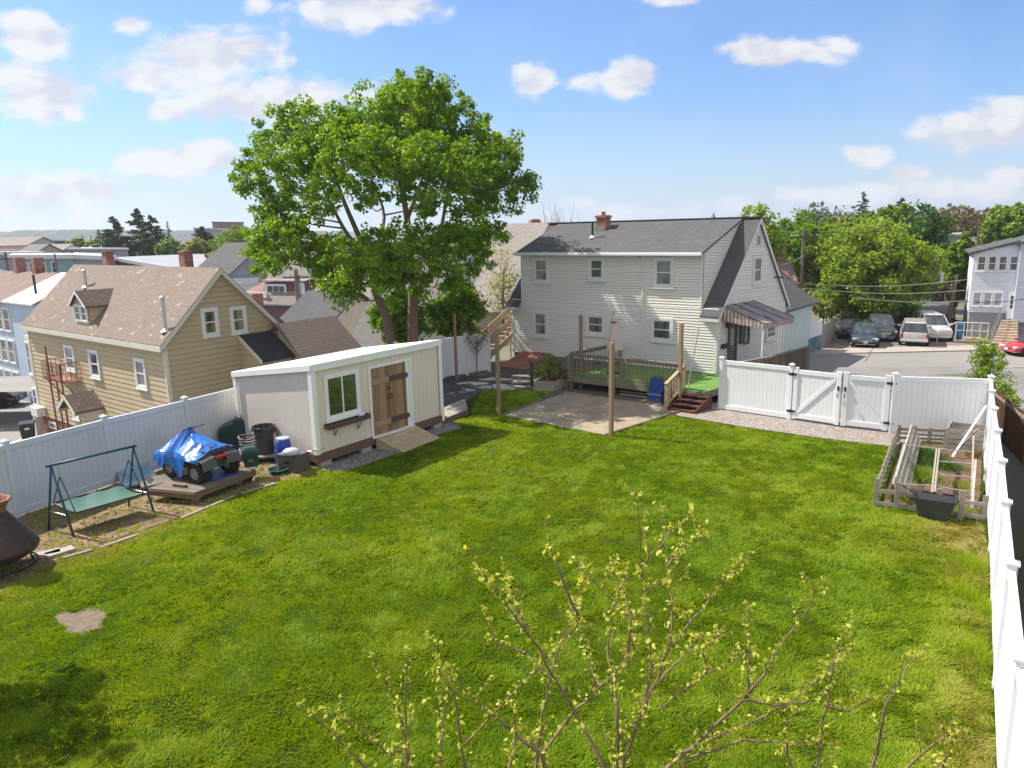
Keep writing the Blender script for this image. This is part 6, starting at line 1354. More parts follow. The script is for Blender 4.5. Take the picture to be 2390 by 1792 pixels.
MB().slab((-1.4, -.15, zz-1.1), (0, -.15, zz+.06), (0, 3.6, zz+.06), (-1.4, 3.6, zz-1.1), .10).slab((1.4, -.15, zz-1.1), (0, -.15, zz+.06), (0, 3.6, zz+.06), (1.4, 3.6, zz-1.1), .10).build('roof', m_sg, th_)
window(th_, lambda u, z, o: (u, -o, z), .25, zz-2.1, .65, zz-1.45, m_vinyl, m_glass_dark, cas=.05, out=.05, rows=1, sill=False)
blk('dark slate roofed house just behind the yellow gable', 640, 772, 752, 762, 52, 50, -6, 8, m_tanw, m_sd, gable=2.2, name='town_house', cat='house')
cz = AT(600, 704, 53); tag(MB().cbox((cz.x, cz.y, cz.z-1.2), .75, .75, 3.6, .5).build('brick_chimney', m_brick), 'red brick chimney standing right of the yellow gable', 'chimney')
blk('grey shingled roof filling the view left of the maple stems', 818, 815, 965, 806, 45, 43, -5, 9, m_white, m_sg, gable=4.4, name='town_house', cat='house')
# house with the white ribbed roof left of the yellow one
pN = AT(79, 709, 51); Bh = Fr(pN.x, pN.y, .665, 0); wb = thing('pale_blue_house', 'pale blue house with white ribbed metal roof left of the yellow house', 'house', (Bh.o.x, Bh.o.y, 0), Bh.rz, TG); Lb = Bh.L
sW, zE = Bh.hit_t(13, 703); zE = pN.z; tR = 4.0; zR = Bh.hit_t(125, 635, tR)[1]
m_rib, _nt, _b = newmat('white_ribbed_metal'); _tc = nd(_nt, 'ShaderNodeTexCoord'); _sp = nd(_nt, 'ShaderNodeSeparateXYZ'); _nt.links.new(_tc.outputs['Object'], _sp.inputs[0])
_f = nd(_nt, 'ShaderNodeMath', operation='MULTIPLY'); _nt.links.new(_sp.outputs['X'], _f.inputs[0]); _f.inputs[1].default_value = 9; _g = nd(_nt, 'ShaderNodeMath', operation='SINE'); _nt.links.new(_f.outputs[0], _g.inputs[0])
_nt.links.new(mixc(_nt, ramp(_nt, _g.outputs[0], .2, .95), mixc(_nt, ramp(_nt, noise(_nt, coords(_nt), .8, 5), .45, .6), (.76, .74, .72), (.62, .54, .50)), (.50, .38, .34)), _b.inputs['Base Color']); _b.inputs['Roughness'].default_value = .5
MB().slab(Lb(-.3, -.3, zE), Lb(sW, -.3, zE), Lb(sW, tR, zR), Lb(-.3, tR, zR), .1).build('roof', m_rib, wb)
MB().slab(Lb(sW+.02, -.3, zE-.03), Lb(sW+14, -.3, zE-.03), Lb(sW+14, tR, zR-.03), Lb(sW+.02, tR, zR-.03), .1).slab(Lb(-.3, tR*2+.3, zE), Lb(sW+14, tR*2+.3, zE), Lb(sW+14, tR+.01, zR-.03), Lb(-.3, tR+.01, zR-.03), .1).build('brown_roof', m_sb, wb)
MB().box(0, sW+13.8, 0, tR*2, YG-1, zE-.12, Lb).prism([(0, zE-.121), (tR*2, zE-.121), (tR, zR-.2)], lambda u, z, o: Lb(o, u, z), 0, .1).build('wall', m_bluew, wb)
PBb = lambda u, z, o: Lb(u, -o, z)
for k in range(5):
    for zt in (zE-.5, zE-2.9, zE-5.3): window(wb, PBb, sW-.4+k*1.5, zt-1.8, sW+.85+k*1.5, zt, m_vinyl, m_glass_dark, cas=.1, out=.08, sill=False)
for px in (48, 91):
    s_ = find_s(Bh, px, 640, tR, zR, 1400); MB().box(s_-.35, s_+.35, tR-.35, tR+.35, zR-1, zR+1.1, Lb).build('chimney', m_brick, wb)
MB().tube([Lb(2.2, 1.0, zE), Lb(2.2, 1.0, zE+1.9)], .09, 8).build('vent_pipe', m_black, wb)
# right of the white house: mint house, fences, garage, white three storey house
t_, f_, W_m = blk('mint green house with dark grey roof behind the white house', 1800, 722, 1897, 704, 44.5, 51, -3, 8, m_mint, sh((.13, .125, .125)), gable=2.6, name='mint_house', cat='house', wins=[(.40, .46, .35, 1.1, 1)], over=.35)
blk('reddish shingled roof peeping out above the mint house', 1805, 662, 1856, 659, 57, 57, -3, 7, m_mint, sh((.30, .20, .17)), gable=2.5, name='town_house', cat='house')
def board_fence(label, a, b, zb, H, m, name='board_fence', low=None, lowh=0, step=.15):
    a = Vector(a); b = Vector(b); t = thing(name, label, 'fence', (a.x, a.y, zb)); L = (b-a).length; n = int(L/step); mb = MB(); lb = MB(); d = (b-a)/L; rz = math.atan2(d.y, d.x)
    for i in range(n):
        p = a.lerp(b, (i+.5)/n)-a; mb.cbox((p.x, p.y, lowh+(H-lowh)/2), L/n-.012, .03, H-lowh+.02*math.sin(i*1.9), rz)
        if low: lb.cbox((p.x, p.y, lowh/2-.005), L/n-.006, .05, lowh-.01, rz)
    mb.build('boards', m, t)
    if low: lb.build('lower_wall', low, t)
    for k in range(0, 4): p = (b-a)*(k/3); MB().cbox((p.x-d.y*.06, p.y+d.x*.06, H/2), .1, .1, H+.1, rz).build('post', m, t)
    return t
board_fence('pale fence above a stained teal lower wall beside the car park', AT(1800, 800, 45.5), AT(1917, 790, 52.8), ZR, 2.2, m_vinyl, low=MAT('stained_teal_wall', (.05, .13, .17), .7, .5, .8, col2=(.16, .26, .29), bmp=.1), lowh=1.15)
board_fence('old grey brown board fence between the pale fence and the cars', AT(1917, 795, 53.2), AT(1948, 790, 57), ZR, 1.75, m_greywood)
gp = AT(2177, 722, 62); ga = thing('garage', 'cream garage with black gabled roof behind the pickup trucks', 'garage', (gp.x, gp.y, ZR)); H = gp.z-ZR; gw, ge = 2.75, H-1.15
MB().prism([(-gw+.2, 0), (gw-.2, 0), (gw-.2, ge), (0, H-.25), (-gw+.2, ge)], lambda u, z, o: (u, o, z), 0, 7).build('wall', m_tanw, ga)
MB().slab((-gw, -.3, ge-.1), (0, -.3, H), (0, 7.2, H), (-gw, 7.2, ge-.1), .16).slab((gw, -.3, ge-.1), (0, -.3, H), (0, 7.2, H), (gw, 7.2, ge-.1), .16).build('roof', m_tar, ga); MB().box(-1.5, 1.5, -.06, -.005, .1, 2.0).build('door', m_greyw, ga); MB().box(-1.6, 1.5, -.08, -.01, 2.05, 2.35).build('lintel', m_vinyl, ga)
blk('long low dark roofed shed left of the garage', 2068, 762, 2124, 752, 63.5, 63, ZR, 5, m_greyw, m_tar, name='shed', cat='shed', gable=.8, group=None)
# three storey white house at the right edge
Rh = AT(2254, 780, 56.5); rh = thing('porch_house', 'white three storey house with enclosed porches and outside stairs at the right edge', 'house', (Rh.x, Rh.y, ZR), R(-29))
def rp(px, py, dy=0.0): p = AT(px, py, 56.5+dy); return (p.x-Rh.x)*.86, p.z-ZR
xL = rp(2262, 700)[0]; xR = rp(2374, 600)[0]; zeL = rp(2272, 589)[1]; zeR = rp(2374, 562)[1]; x9 = xR+7; PR = lambda u, z, o: (u, -o, z)
w = MB(); siding(w, PR, [(xL, 2.1), (xR, 2.1), (xR, zeR-.1), (xL, zeL-.1)], .14, .03); w.box(xL+.02, xR, .02, 6, 2.1, zeL-.15); w.build('porch_wall', MAT('cool_white_siding', (.70, .735, .79), .6, .05, 1, bmp=0), rh); MB().box(xL+.1, x9, .05, 8, -.2, 2.098).build('foundation', m_greyw, rh)
w = MB(); siding(w, lambda u, z, o: PR(u, z, o+.5), [(xR, 1.5), (x9, 1.5), (x9, zeR+2.2), (xR, zeR+.1)], .14, .03); w.box(xR, x9, -.48, 8, 1.5, zeR); w.build('main_wall', MAT('bluish_white_siding', (.52, .56, .64), .6, .05, 1, bmp=0), rh)
MB().slab((xL-.3, -.3, zeL), (xR+.1, -.3, zeR+.12), (xR+.1, 8, zeR+.12), (xL-.3, 8, zeL), .12).build('porch_roof', m_sd, rh); MB().slab((xR-.35, -.8, zeR-.15), (x9, -.8, zeR+2.6), (x9, 8, zeR+2.6), (xR-.35, 8, zeR-.15), .14).build('main_roof', m_sd, rh)
def rwin(x0, y0, x1, y1, g, n=1, **k):
    a, b = rp(x0, y1)[0], rp(x1, y1)[0]; z0, z1 = rp((x0+x1)/2, y1)[1], rp((x0+x1)/2, y0)[1]
    for i in range(n): window(rh, PR, a+(b-a)*i/n, z0, a+(b-a)*(i+.97)/n, z1, m_vinyl, g, cas=.08, out=.08, sash=.05, **k)
rwin(2277, 594, 2373, 632, m_curt, 4); rwin(2267, 679, 2338, 713, GLASS('screen_glass', (.20, .24, .25), .15, (.40, .45, .46)), 3)
a, b = rp(2345, 740)[0], rp(2367, 740)[0]; z0, z1 = rp(2356, 740)[1], rp(2356, 677)[1]
d_ = MB().prism([(a, z0), (b, z0), (b, z1), (a, z1)], PR, .035, .09).build('door', m_vinyl, rh, bevel=.01); wp = MB()
for i in range(2):
    for j in range(3): u = a+.25*(b-a)+i*(b-a)*.32; z = z1-.25-(j+1)*.33; wp.prism([(u, z), (u+(b-a)*.27, z), (u+(b-a)*.27, z+.28), (u, z+.28)], PR, .091, .098)
wp.build('pane', m_glass_dark, d_)
stp = MB(); sx0, sx1 = rp(2330, 745)[0]+.1, rp(2366, 745)[0]+.1; zt = z0
for i in range(10):
    f = i/10; stp.box(sx0-f*.8, sx1-f*.15, -.35-i*.36-.36, -.35-i*.36, -.1, zt*(1-f)-.02)
stp.box(sx0-1.2, sx1+.1, -5.2, -3.96, -.1, .22); stp.build('stairs', MAT('tan_concrete', (.47, .37, .27), .85, .12, 2, bmp=.2), rh)
hr = MB()
for k in (0, 1):
    q = [(sx0-.05+k*0, -.2, zt+.95), (sx0-.85, -3.9, 1.05), (sx0-.85, -3.9, 0)]; hr.tube(q, .03, 6)
for i in range(14): f = i/13; hr.tube([(sx0-.05-.8*f, -.2-3.7*f, zt+.95-(zt-.1)*f), (sx0-.05-.8*f, -.2-3.7*f, max(0, zt*(1-f)))], .014, 5)
hr.build('stair_rail', m_steel, rh)
lp_ = MB(); lx0, lx1 = rp(2225, 800)[0], rp(2296, 800)[0]
for x in np.linspace(lx0, lx1, 5): lp_.tube([(x, -2.4, .2), (x, -2.4, 1.55)], .035, 6)
lp_.tube([(lx0, -2.4, 1.55), (lx1, -2.4, 1.55)], .035, 6).tube([(lx0, -2.4, .95), (lx1, -2.4, .95)], .03, 6).tube([(lx0, -2.4, 1.55), (lx0-1.2, -3.6, .95), (lx0-1.2, -3.6, 0)], .035, 6); lp_.build('landing_rail', m_ytrim, rh)
MB().box(lx0-.1, lx1+.1, -2.6, -.1, -.1, .20).build('landing', MAT('stone_landing', (.30, .24, .2), .9, .3, 4, bmp=.4), rh)
bb = AT(2243, 762, 55.2); tb2 = thing('blue_bin', 'blue bin with white frame by the left corner of the three storey house', 'bin', (bb.x, bb.y, ZR+.2)); MB().lathe([(.26, 0), (.33, 1.05), (.35, 1.08), (.35, 1.14), (.1, 1.2)], n=4, sx=1, sy=1).build('body', MAT('blue_plastic', (.02, .10, .26), .5, .15, 4), tb2, bevel=.02)
blk('small grey house block between the trees on the hill', 2200, 551, 2250, 549, 104, 104, 2, 8, m_greyw, m_flat, name='town_house', cat='house', group=None)
blk('white gabled house with a chimney at the top right of the hill', 2316, 527, 2346, 524, 146, 146, 8, 8, m_white, m_sg, gable=3.0, name='town_house', cat='house', group=None)
# behind the white house on the left: tan house with a wide grey roof, wooden stair, brick chimney
t_, f_, W_t = blk('tan house with a very wide pale grey roof behind the sapling', 1090, 716, 1235, 728, 47, 45, -3.2, 11, m_tanw, sh((.36, .32, .30)), gable=5.2, name='tan_house', cat='house', wins=[(.62, .75, .3, 2.2, 1)], group=None)
cq = AT(1248, 515, 56); tag(MB().cbox((cq.x, cq.y, cq.z-2.2), .75, .75, 4.4, .3).cbox((cq.x, cq.y, cq.z+.05), .6, .6, .12, .3).build('brick_chimney', m_brick), 'tall weathered red brick chimney left of the white house roof', 'chimney')
sp0 = AT(1060+520*.193, 560+1480*.193, 37.6); ws_ = thing('wooden_stair', 'pale wooden outside stair with board sides left of the white house', 'stair', (sp0.x, sp0.y, -.1), R(-50)); mb = MB()
for i in range(9): mb.box(-.45, .45, -1.2+i*.27, -.95+i*.27, .12+i*.19, .16+i*.19)
mb.build('tread', m_paler, ws_)
for x in (-.5, .46):
    MB().hexa([(x, -1.4, 0), (x+.04, -1.4, 0), (x+.04, 1.35, 1.6), (x, 1.35, 1.6)], [(x, -1.4, .28), (x+.04, -1.4, .28), (x+.04, 1.35, 1.95), (x, 1.35, 1.95)]).build('stringer', m_paler, ws_)
    MB().hexa([(x, -1.4, .75), (x+.04, -1.4, .75), (x+.04, 1.35, 2.45), (x, 1.35, 2.45)], [(x, -1.4, 1.1), (x+.04, -1.4, 1.1), (x+.04, 1.35, 2.8), (x, 1.35, 2.8)]).build('side_board', m_paler, ws_)
    for y, z in ((-1.38, 1.1), (1.3, 2.8)): MB().box(x-.01, x+.08, y-.04, y+.04, -.6, z).build('post', m_paler, ws_)
# utility poles and wires
def upole(label, px, ptop, pbot, Y, r=.15, arm=True, trans=False, lean=0):
    p = AT(px, ptop, Y); zb = min(hz(p.x, Y), AT(px, pbot, Y).z) if pbot else hz(p.x, Y); t = thing('utility_pole', label, 'pole', (p.x, Y, zb), 0, 'utility poles'); H = p.z-zb
    MB().tube([(0, 0, -.3), (lean, 0, H)], [r, r*.7], 10).build('shaft', m_bark, t)
    if arm:
        MB().box(-1.1, 1.1, -.16, -.04, H-.75, H-.62).build('crossarm', m_bark2, t)
        for x in (-1, -.5, .5, 1): MB().lathe([(.05, 0), (.06, .08), (.03, .16)], (x, -.1, H-.615), 8).build('insulator', m_steel, t)
    if trans: MB().lathe([(.22, 0), (.26, .05), (.26, .85), (.2, .95)], (.42, -.1, H-2.1), 14).build('transformer', m_steel, t)
    return t, Vector((p.x, Y, p.z))
upole('dark wooden utility pole at the left of the huge round tree', 1877, 532, 690, 57.5)
upole('brown wooden pole left of the white three storey house', 2222, 642, 760, 60, .19, arm=False, lean=.35)
upole('thin grey pole rising above the porch house roof', 2284, 535, 600, 66, .1, arm=False)
upole('wooden pole with a grey transformer drum in front of the dark trees', 2186, 600, None, 62.2, .12, arm=False, trans=True)
upole('dark utility pole at the far left in front of the teal building', 12, 588, None, 76, .16); upole('slim dark pole before the right part of the teal building', 127, 592, None, 78, .12, arm=False)
upole('tall pole with wires standing among the grey town roofs', 690, 628, 690, 63, .24, arm=True, trans=True); upole('thinner second pole beside the one with wires among the roofs', 697, 642, 690, 65, .12, arm=False)
m_wire = MAT('wire_grey', (.35, .36, .36), .5, .1, 4, bmp=0); m_wireb = MAT('wire_black', (.02, .02, .022), .5, .1, 4, bmp=0)
for i, (x0, y0, Y0, x1, y1, Y1, sg, mm, lab) in enumerate(((1878, 662, 57.5, 2262, 652, 56, .35, m_wire, 'uppermost bright overhead wire across the huge round tree'), (1878, 672, 57.5, 2262, 677, 56, .35, m_wire, 'second bright overhead wire across the huge round tree'), (1990, 695, 57.2, 2262, 702, 56, .2, m_wire, 'third overhead wire across the huge round tree'),
        (2130, 708, 56.8, 2226, 709, 60, .1, m_wire, 'lowest short overhead wire by the brown pole'), (2226, 700, 59, 2420, 692, 50, .3, m_wireb, 'black overhead wire crossing the porch house front'), (1824, 617, 50, 1877, 596, 57.5, .1, m_wire, 'short service wire rising to the pole at the huge tree'), (1877, 540, 57.5, 2190, 520, 62, .4, m_wireb, 'thin high wire running from the left pole over the huge tree'),
        (-20, 622, 76, 170, 650, 60, .5, m_wire, 'pale overhead wire in front of the teal building'), (520, 655, 70, 690, 640, 63, .5, m_wire, 'pale wire to the pole among the town roofs'), (690, 640, 63, 900, 636, 70, .5, m_wire, 'pale wire from the pole among the roofs to the maple'))):
    a, b = AT(x0, y0, Y0), AT(x1, y1, Y1); pts = [a.lerp(b, k/12)+Vector((0, 0, -sg*math.sin(math.pi*k/12))) for k in range(13)]; tag(MB().tube(pts, .026, 5).build('overhead_wire', mm), lab, 'wire', 'overhead wires')

for i, (x0, y0, x1, y1, Y, wl, rf, gb, lab) in enumerate(((640, 652, 692, 654, 96, m_white, m_sg, 2.4, 'white house with light grey roof behind the town utility pole'), (702, 672, 748, 673, 92, m_bluew, m_st, 2.6, 'pale blue house with tan roof right of the town utility pole'), (552, 646, 592, 645, 104, m_tanw, m_sb, 2.0, 'tan house with brown roof above the white one with three windows'),
        (612, 640, 648, 640, 108, m_white, m_sd, 2.0, 'white house with dark roof left of the town utility pole'), (86, 594, 132, 594, 142, m_white, m_st, 1.8, 'white house with tan roof above the teal building'), (30, 597, 72, 596, 132, m_tanw, m_sg, 1.8, 'tan house with grey roof above the left end of the teal building'), (186, 591, 222, 591, 158, m_white, m_sb, 1.8, 'white house with brown roof above the yellow house ridge'), (236, 594, 262, 594, 150, m_bluew, m_sd, 1.6, 'pale blue house with dark roof left of the first yellow house chimney'))):
    blk(lab, x0, y0, x1, y1, Y, Y-2, -9, 7, wl, rf, gable=gb, name='town_house', cat='house', wins=[(.1, .9, .6, 2.0, 3)])
# small far houses scattered through the town
rs = np.random.RandomState(77); hp = None; k = 0
for i in range(70):
    x, y = -150+190*rs.rand(), 100+170*rs.rand()**1.2
    if x > 12 or (x > -y*.05-5 and y < 140): continue
    if hp is None:
        protos = []
        for wl, rf in ((m_white, m_sg), (m_tanw, m_st), (m_bluew, m_sd), (m_greyw, m_sb)):
            h = thing('far_house', 'small gabled house far out in the town', 'house', (0, 0, 0), 0, 'small gabled houses far out in the town')
            b = MB().box(-4, 4, -3, 3, 0, 5.2).prism([(-3, 5.2), (3, 5.2), (0, 7.6)], lambda u, z, o: (o, u, z), -4, 4); b.build('wall', wl, h)
            MB().slab((-4.4, -3.4, 5.0), (4.4, -3.4, 5.0), (4.4, 0, 7.8), (-4.4, 0, 7.8), .15).slab((-4.4, 3.4, 5.0), (4.4, 3.4, 5.0), (4.4, 0, 7.8), (-4.4, 0, 7.8), .15).build('roof', rf, h)
            for u in (-2.6, 0, 2.2):
                for z in (1.2, 3.4): window(h, lambda a, zz, o: (a, -3-o, zz), u-.45, z, u+.45, z+1.3, m_vinyl, m_glass_dark, cas=.1, out=.08, sill=False)
            protos.append(h)
        hp = [False]*4
    q = k % 4; k += 1; h = protos[q] if not hp[q] else copy_tree(protos[q]); hp[q] = True
    h.location = (x, y, hz(x, y)-.1); h.rotation_euler = (0, 0, R(rs.choice([38, 128, 20, 110, 5])))
# ---------------------------------------------------------------- things along the left fence
m_swing = MAT('teal_painted_tube', (.012, .07, .10), .4, .25, 5, bmp=.05); m_sling = MAT('green_sling', (.04, .125, .10), .75, .15, 3, bmp=.2, bs=30)
A1, A2 = G(114, 1236), G(173, 1254); B1 = G(298, 1150); B2 = G(360, 1197)
B1 = A1+(B2-A2); sw = thing('garden_swing', 'dark teal garden swing frame with a sagging green sling seat', 'swing', ((A1+B2)/2)); o = (A1+B2)/2
A1, A2, B1, B2 = [p-o for p in (A1, A2, B1, B2)]
zt = 1.62; ta_, tb2_ = (A1+A2)/2+Vector((0, 0, zt)), (B1+B2)/2+Vector((0, 0, zt)); dl_ = (tb2_-ta_).normalized(); nrm = Vector((-dl_.y, dl_.x, 0))
MB().tube([ta_-dl_*.10, tb2_+dl_*.08], .03, 10).build('top_bar', m_swing, sw, smooth=True)
for foot, t in ((A1, ta_), (A2, ta_), (B1, tb2_), (B2, tb2_)): MB().tube([t+Vector((0, 0, -.02)), foot+Vector((0, 0, .0))], .026, 8).build('leg', m_swing, sw, smooth=True)
for a, b in ((A1, A2), (B1, B2)):
    MB().tube([a.lerp((ta_ if a is A1 else tb2_), .3), b.lerp((ta_ if a is A1 else tb2_), .3)], .016, 8).build('cross_bar', m_steel, sw)
sA, sB = ta_.lerp(tb2_, .08), ta_.lerp(tb2_, .92); zs_ = .52; fr_n = (A2-A1).normalized()
q = [Vector((sA.x, sA.y, zs_))-fr_n*.42+Vector((0, 0, .10)), Vector((sB.x, sB.y, zs_))-fr_n*.42+Vector((0, 0, .10)), Vector((sB.x, sB.y, zs_))+fr_n*.42, Vector((sA.x, sA.y, zs_))+fr_n*.42]
mb = MB(); N, K = 14, 8
for i in range(N+1):
    for j in range(K+1):
        u, v = i/N, j/K; p = q[0].lerp(q[1], u).lerp(q[3].lerp(q[2], u), v); p.z -= .075*math.sin(math.pi*v)*(.7+.3*math.sin(7*u))+.012*math.sin(19*u+5*v); mb.v.append(tuple(p))
for i in range(N):
    for j in range(K): a = i*(K+1)+j; mb.f.append((a, a+K+1, a+K+2, a+1))
mb.build('sling_seat', m_sling, sw, smooth=True)
MB().tube(q+[q[0]], .018, 8).build('seat_frame', m_black, sw)
for s, i0, i1 in ((sA, 0, 3), (sB, 1, 2)):
    top = Vector((s.x, s.y, zt-.03)); knot = Vector((s.x, s.y, zt-.30)); mb = MB()
    for k in range(7): mb.lathe([(.012, -.022), (.02, 0), (.012, .022)], top.lerp(knot, k/6), 6)
    mb.build('chain', m_steel, sw); MB().tube([knot, q[i0]], .014, 6).tube([knot, q[i1]], .014, 6).build('hanger', m_swing, sw)
# covered fire pit
Cy = 13.9; cp = AT(-8, 1250, Cy); fp = thing('fire_pit', 'dark brown conical metal fire pit with a terracotta chimney top', 'fire pit', (cp.x, Cy, 0)); m_pit = MAT('pitted_brown_metal', (.075, .042, .035), .45, .35, 12, bmp=.6, bs=60, metal=.4, dirt=.3, dcol=(.13, .06, .04)); m_terra = MAT('terracotta_rim', (.27, .115, .07), .8, .25, 5, bmp=.3)
zz = lambda py: Zat(30, py, Cy)
MB().lathe([(.30, .24), (.5, .28), (.68, .40), (.71, .50), (.66, .58), (.46, .88), (.27, 1.17), (.22, 1.24)], n=36).build('cone', m_pit, fp, smooth=True)
MB().lathe([(.20, 1.18), (.225, 1.24), (.26, 1.34), (.335, 1.44), (.35, 1.50), (.30, 1.50), (.24, 1.38), (.20, 1.3)], n=8).build('chimney_rim', m_terra, fp)
for k in range(4):
    a = k*1.5708+.6; MB().tube([(.5*math.cos(a), .5*math.sin(a), .30), (.56*math.cos(a), .56*math.sin(a), -.02)], .02, 6).build('leg', m_black, fp)
MB().lathe([(.62, .10), (.64, .10), (.64, .13), (.62, .13)], n=30, caps=False).build('ring', m_black, fp)
# boards edging the bed, and low pavers by the fire pit
for i, (a, b) in enumerate(zip(bed_edge[2:-1], bed_edge[3:])):
    if i in (2, 6): continue
    e = a+(b-a)*.02; f = a+(b-a)*(.96 if i % 2 else .8); nn = ['leftmost weathered edging board beside the fire pit', 'second edging board from the fire pit', '', 'edging board in front of the swing', 'edging board between the swing and the trailer', 'rightmost edging board beside the flat trailer', '']
    tag(MB().bar((e.x, e.y, .02), (f.x, f.y, .025), .09, .05).build('edging_board', m_greywood, bevel=.006), nn[i], 'board', 'boards edging the soil bed')
rs = random.Random(5)
for i, (X, Y, lab) in enumerate(((108, 1296, 'pale flat paving stone nearest the lawn by the fire pit'), (140, 1292, 'pale flat paving stone farther right by the fire pit'))):
    p = G(X, Y); tag(MB().cbox((p.x, p.y, .035), .55, .28, .07, .55+.3*i).build('paving_stone', m_conc, bevel=.015), lab, 'stone', 'paving stones by the fire pit')
stn = MB(); rsn = np.random.RandomState(12); sp_ = np.array([(p[0], p[1]) for p in soil])
k = 0
while k < 420:
    x, y = rsn.uniform(-13, -6.5), rsn.uniform(12.5, 22)
    if not inpoly(np.array([x]), np.array([y]), soil)[0]: continue
    k += 1; r = .012+.03*rsn.rand()**2; stn.cbox((x, y, r*.4), r*2.2, r*1.6, r*1.3, rsn.rand()*6, rsn.rand(), rsn.rand())
tag(stn.build('gravel', MAT('loose_stones', (.34, .25, .19), .9, .4, 30, bmp=.3), bevel=0), 'scattered small stones and clods on the bare soil', 'stones', kind='stuff')
# flat trailer
T = [G(1190*.28933, 900+830*.28933, .34), G(1570*.28933, 900+862*.28933, .34), G(2060*.28933, 900+672*.28933, .34)]; T.append(T[0]+(T[2]-T[1]))
to = Vector((T[1].x, T[1].y, 0)); tr = thing('flat_trailer', 'low weathered plank trailer with a small grey rimmed wheel', 'trailer', to); q = [p-to for p in T]; mb = MB(); nb_ = 10
for i in range(nb_):
    f0, f1 = i/nb_+.004, (i+1)/nb_-.004; mb.slab(q[1].lerp(q[2], f0), q[0].lerp(q[3], f0), q[0].lerp(q[3], f1), q[1].lerp(q[2], f1), .04)
mb.build('deck_boards', ISLAND('dark_trailer_boards', (.20, .17, .145), .3, .9, (2, 2, 2)), tr); fm = MB()
for a, b in ((q[0], q[1]), (q[1], q[2]), (q[2], q[3]), (q[3], q[0])): fm.bar(a+Vector((0, 0, -.10)), b+Vector((0, 0, -.10)), .05, .13)
fm.build('side_rail', m_skid, tr); m_rubber = MAT('tyre_rubber', (.018, .018, .019), .85, .3, 20, bmp=.3); m_rim = MAT('grey_wheel_rim', (.42, .43, .46), .4, .2, 8, metal=.5, bmp=.05)
def wheel(parent, c, R_, w, ax, rim=.55, knob=0, name='wheel', spokes=5, dark=False):
    """tyre with a rim; ax: unit vector of the axle"""
    ax = Vector(ax).normalized(); u = ax.orthogonal().normalized(); v = ax.cross(u); c = Vector(c); P = lambda x, y, z: tuple(c+u*x+v*y+ax*z)
    t = MB().lathe([(R_*rim, -w/2), (R_*.86, -w/2), (R_*.97, -w*.36), (R_, -w*.15), (R_, w*.15), (R_*.97, w*.36), (R_*.86, w/2), (R_*rim, w/2), (R_*rim, -w/2)], n=28, caps=False, P=P)
    if knob:
        for k in range(22):
            for z in (-.3, 0, .3):
                a = 6.2832*(k+(.5 if z == 0 else 0))/22; b = MB().cbox((R_*math.cos(a), R_*math.sin(a), z*w), .035, .05, w*.2, a); t.add([P(*p) for p in b.v], b.f)
    o = t.build(name, m_rubber, parent, smooth=False); r = MB().lathe([(.02, w*.30), (R_*.16, w*.30), (R_*.2, w*.18), (R_*rim*.85, w*.22), (R_*rim*.96, w*.47), (R_*rim*1.02, w*.47), (R_*rim, -w*.4), (.02, -w*.4)], n=24, P=P)
    for k in range(spokes): a = 6.2832*k/spokes; r.add([P(*p) for p in MB().cbox((R_*rim*.5*math.cos(a), R_*rim*.5*math.sin(a), w*.26), R_*rim*.8, R_*.1, w*.12, a).v], MB().cbox((0, 0, 0), 1, 1, 1).f)
    r.build('rim', m_black if dark else m_rim, o); return o
wp = G(1392*.28933, 900+905*.28933)-to; wax = (q[0]-q[1]).normalized(); wheel(tr, (wp.x, wp.y, .16), .17, .10, -Vector((q[2].x-q[1].x, q[2].y-q[1].y, 0)).normalized()+Vector((-.2, -.5, 0)), .62)
wheel(tr, (q[2].x-.2, q[2].y-.1, .15), .15, .10, (.5, -.6, 0), .62, dark=True)
for f in (.15, .85):
    for g in (.2, .8): p = q[1].lerp(q[2], f).lerp(q[0].lerp(q[3], f), g); MB().cbox((p.x, p.y, .08), .16, .16, .18).build('support_block', m_greywood, tr)
lb = G(1455*.28933, 900+800*.28933, .37); tag(MB().bar((lb.x-.18, lb.y+.02, .375), (lb.x+.2, lb.y-.12, .375), .10, .06).build('timber_offcut', m_skid, bevel=.005), 'short brown timber offcut lying on the trailer deck', 'timber')
# quad bike
r1 = G(1598*.28933, 900+785*.28933, .35); r2 = G(1868*.28933, 900+690*.28933, .35); f1 = G(1318*.28933, 900+757*.28933, .35)
ax = (r2-r1).normalized(); mid = (r1+r2)/2; fw = Vector((-ax.y, ax.x, 0)); fw = -fw if fw.dot(f1-r1) < 0 else fw; tw_ = max(.8, min(1.05, (r2-r1).length)); wb_ = max(1.0, min(1.3, (f1-r1).dot(fw)))
qb = thing('quad_bike', 'black quad bike with grey rims and a red tail lamp on the trailer', 'quad bike', (mid.x, mid.y, .342), math.atan2(fw.y, fw.x)-math.pi/2)    # local y forward
WR = .275; hw = tw_/2-.0
for sx in (-1, 1):
    wheel(qb, (sx*(hw-.03), 0, WR), WR, .24, (sx, 0, 0), .55, 1); wheel(qb, (sx*(hw-.06), wb_, WR), WR, .20, (sx, 0, 0), .55, 1)
m_qplastic = MAT('black_plastic', (.025, .026, .028), .4, .25, 8, bmp=.05); m_qgrey = MAT('dusty_grey_plastic', (.075, .075, .08), .55, .2, 8, bmp=.05)
fb2 = MB()
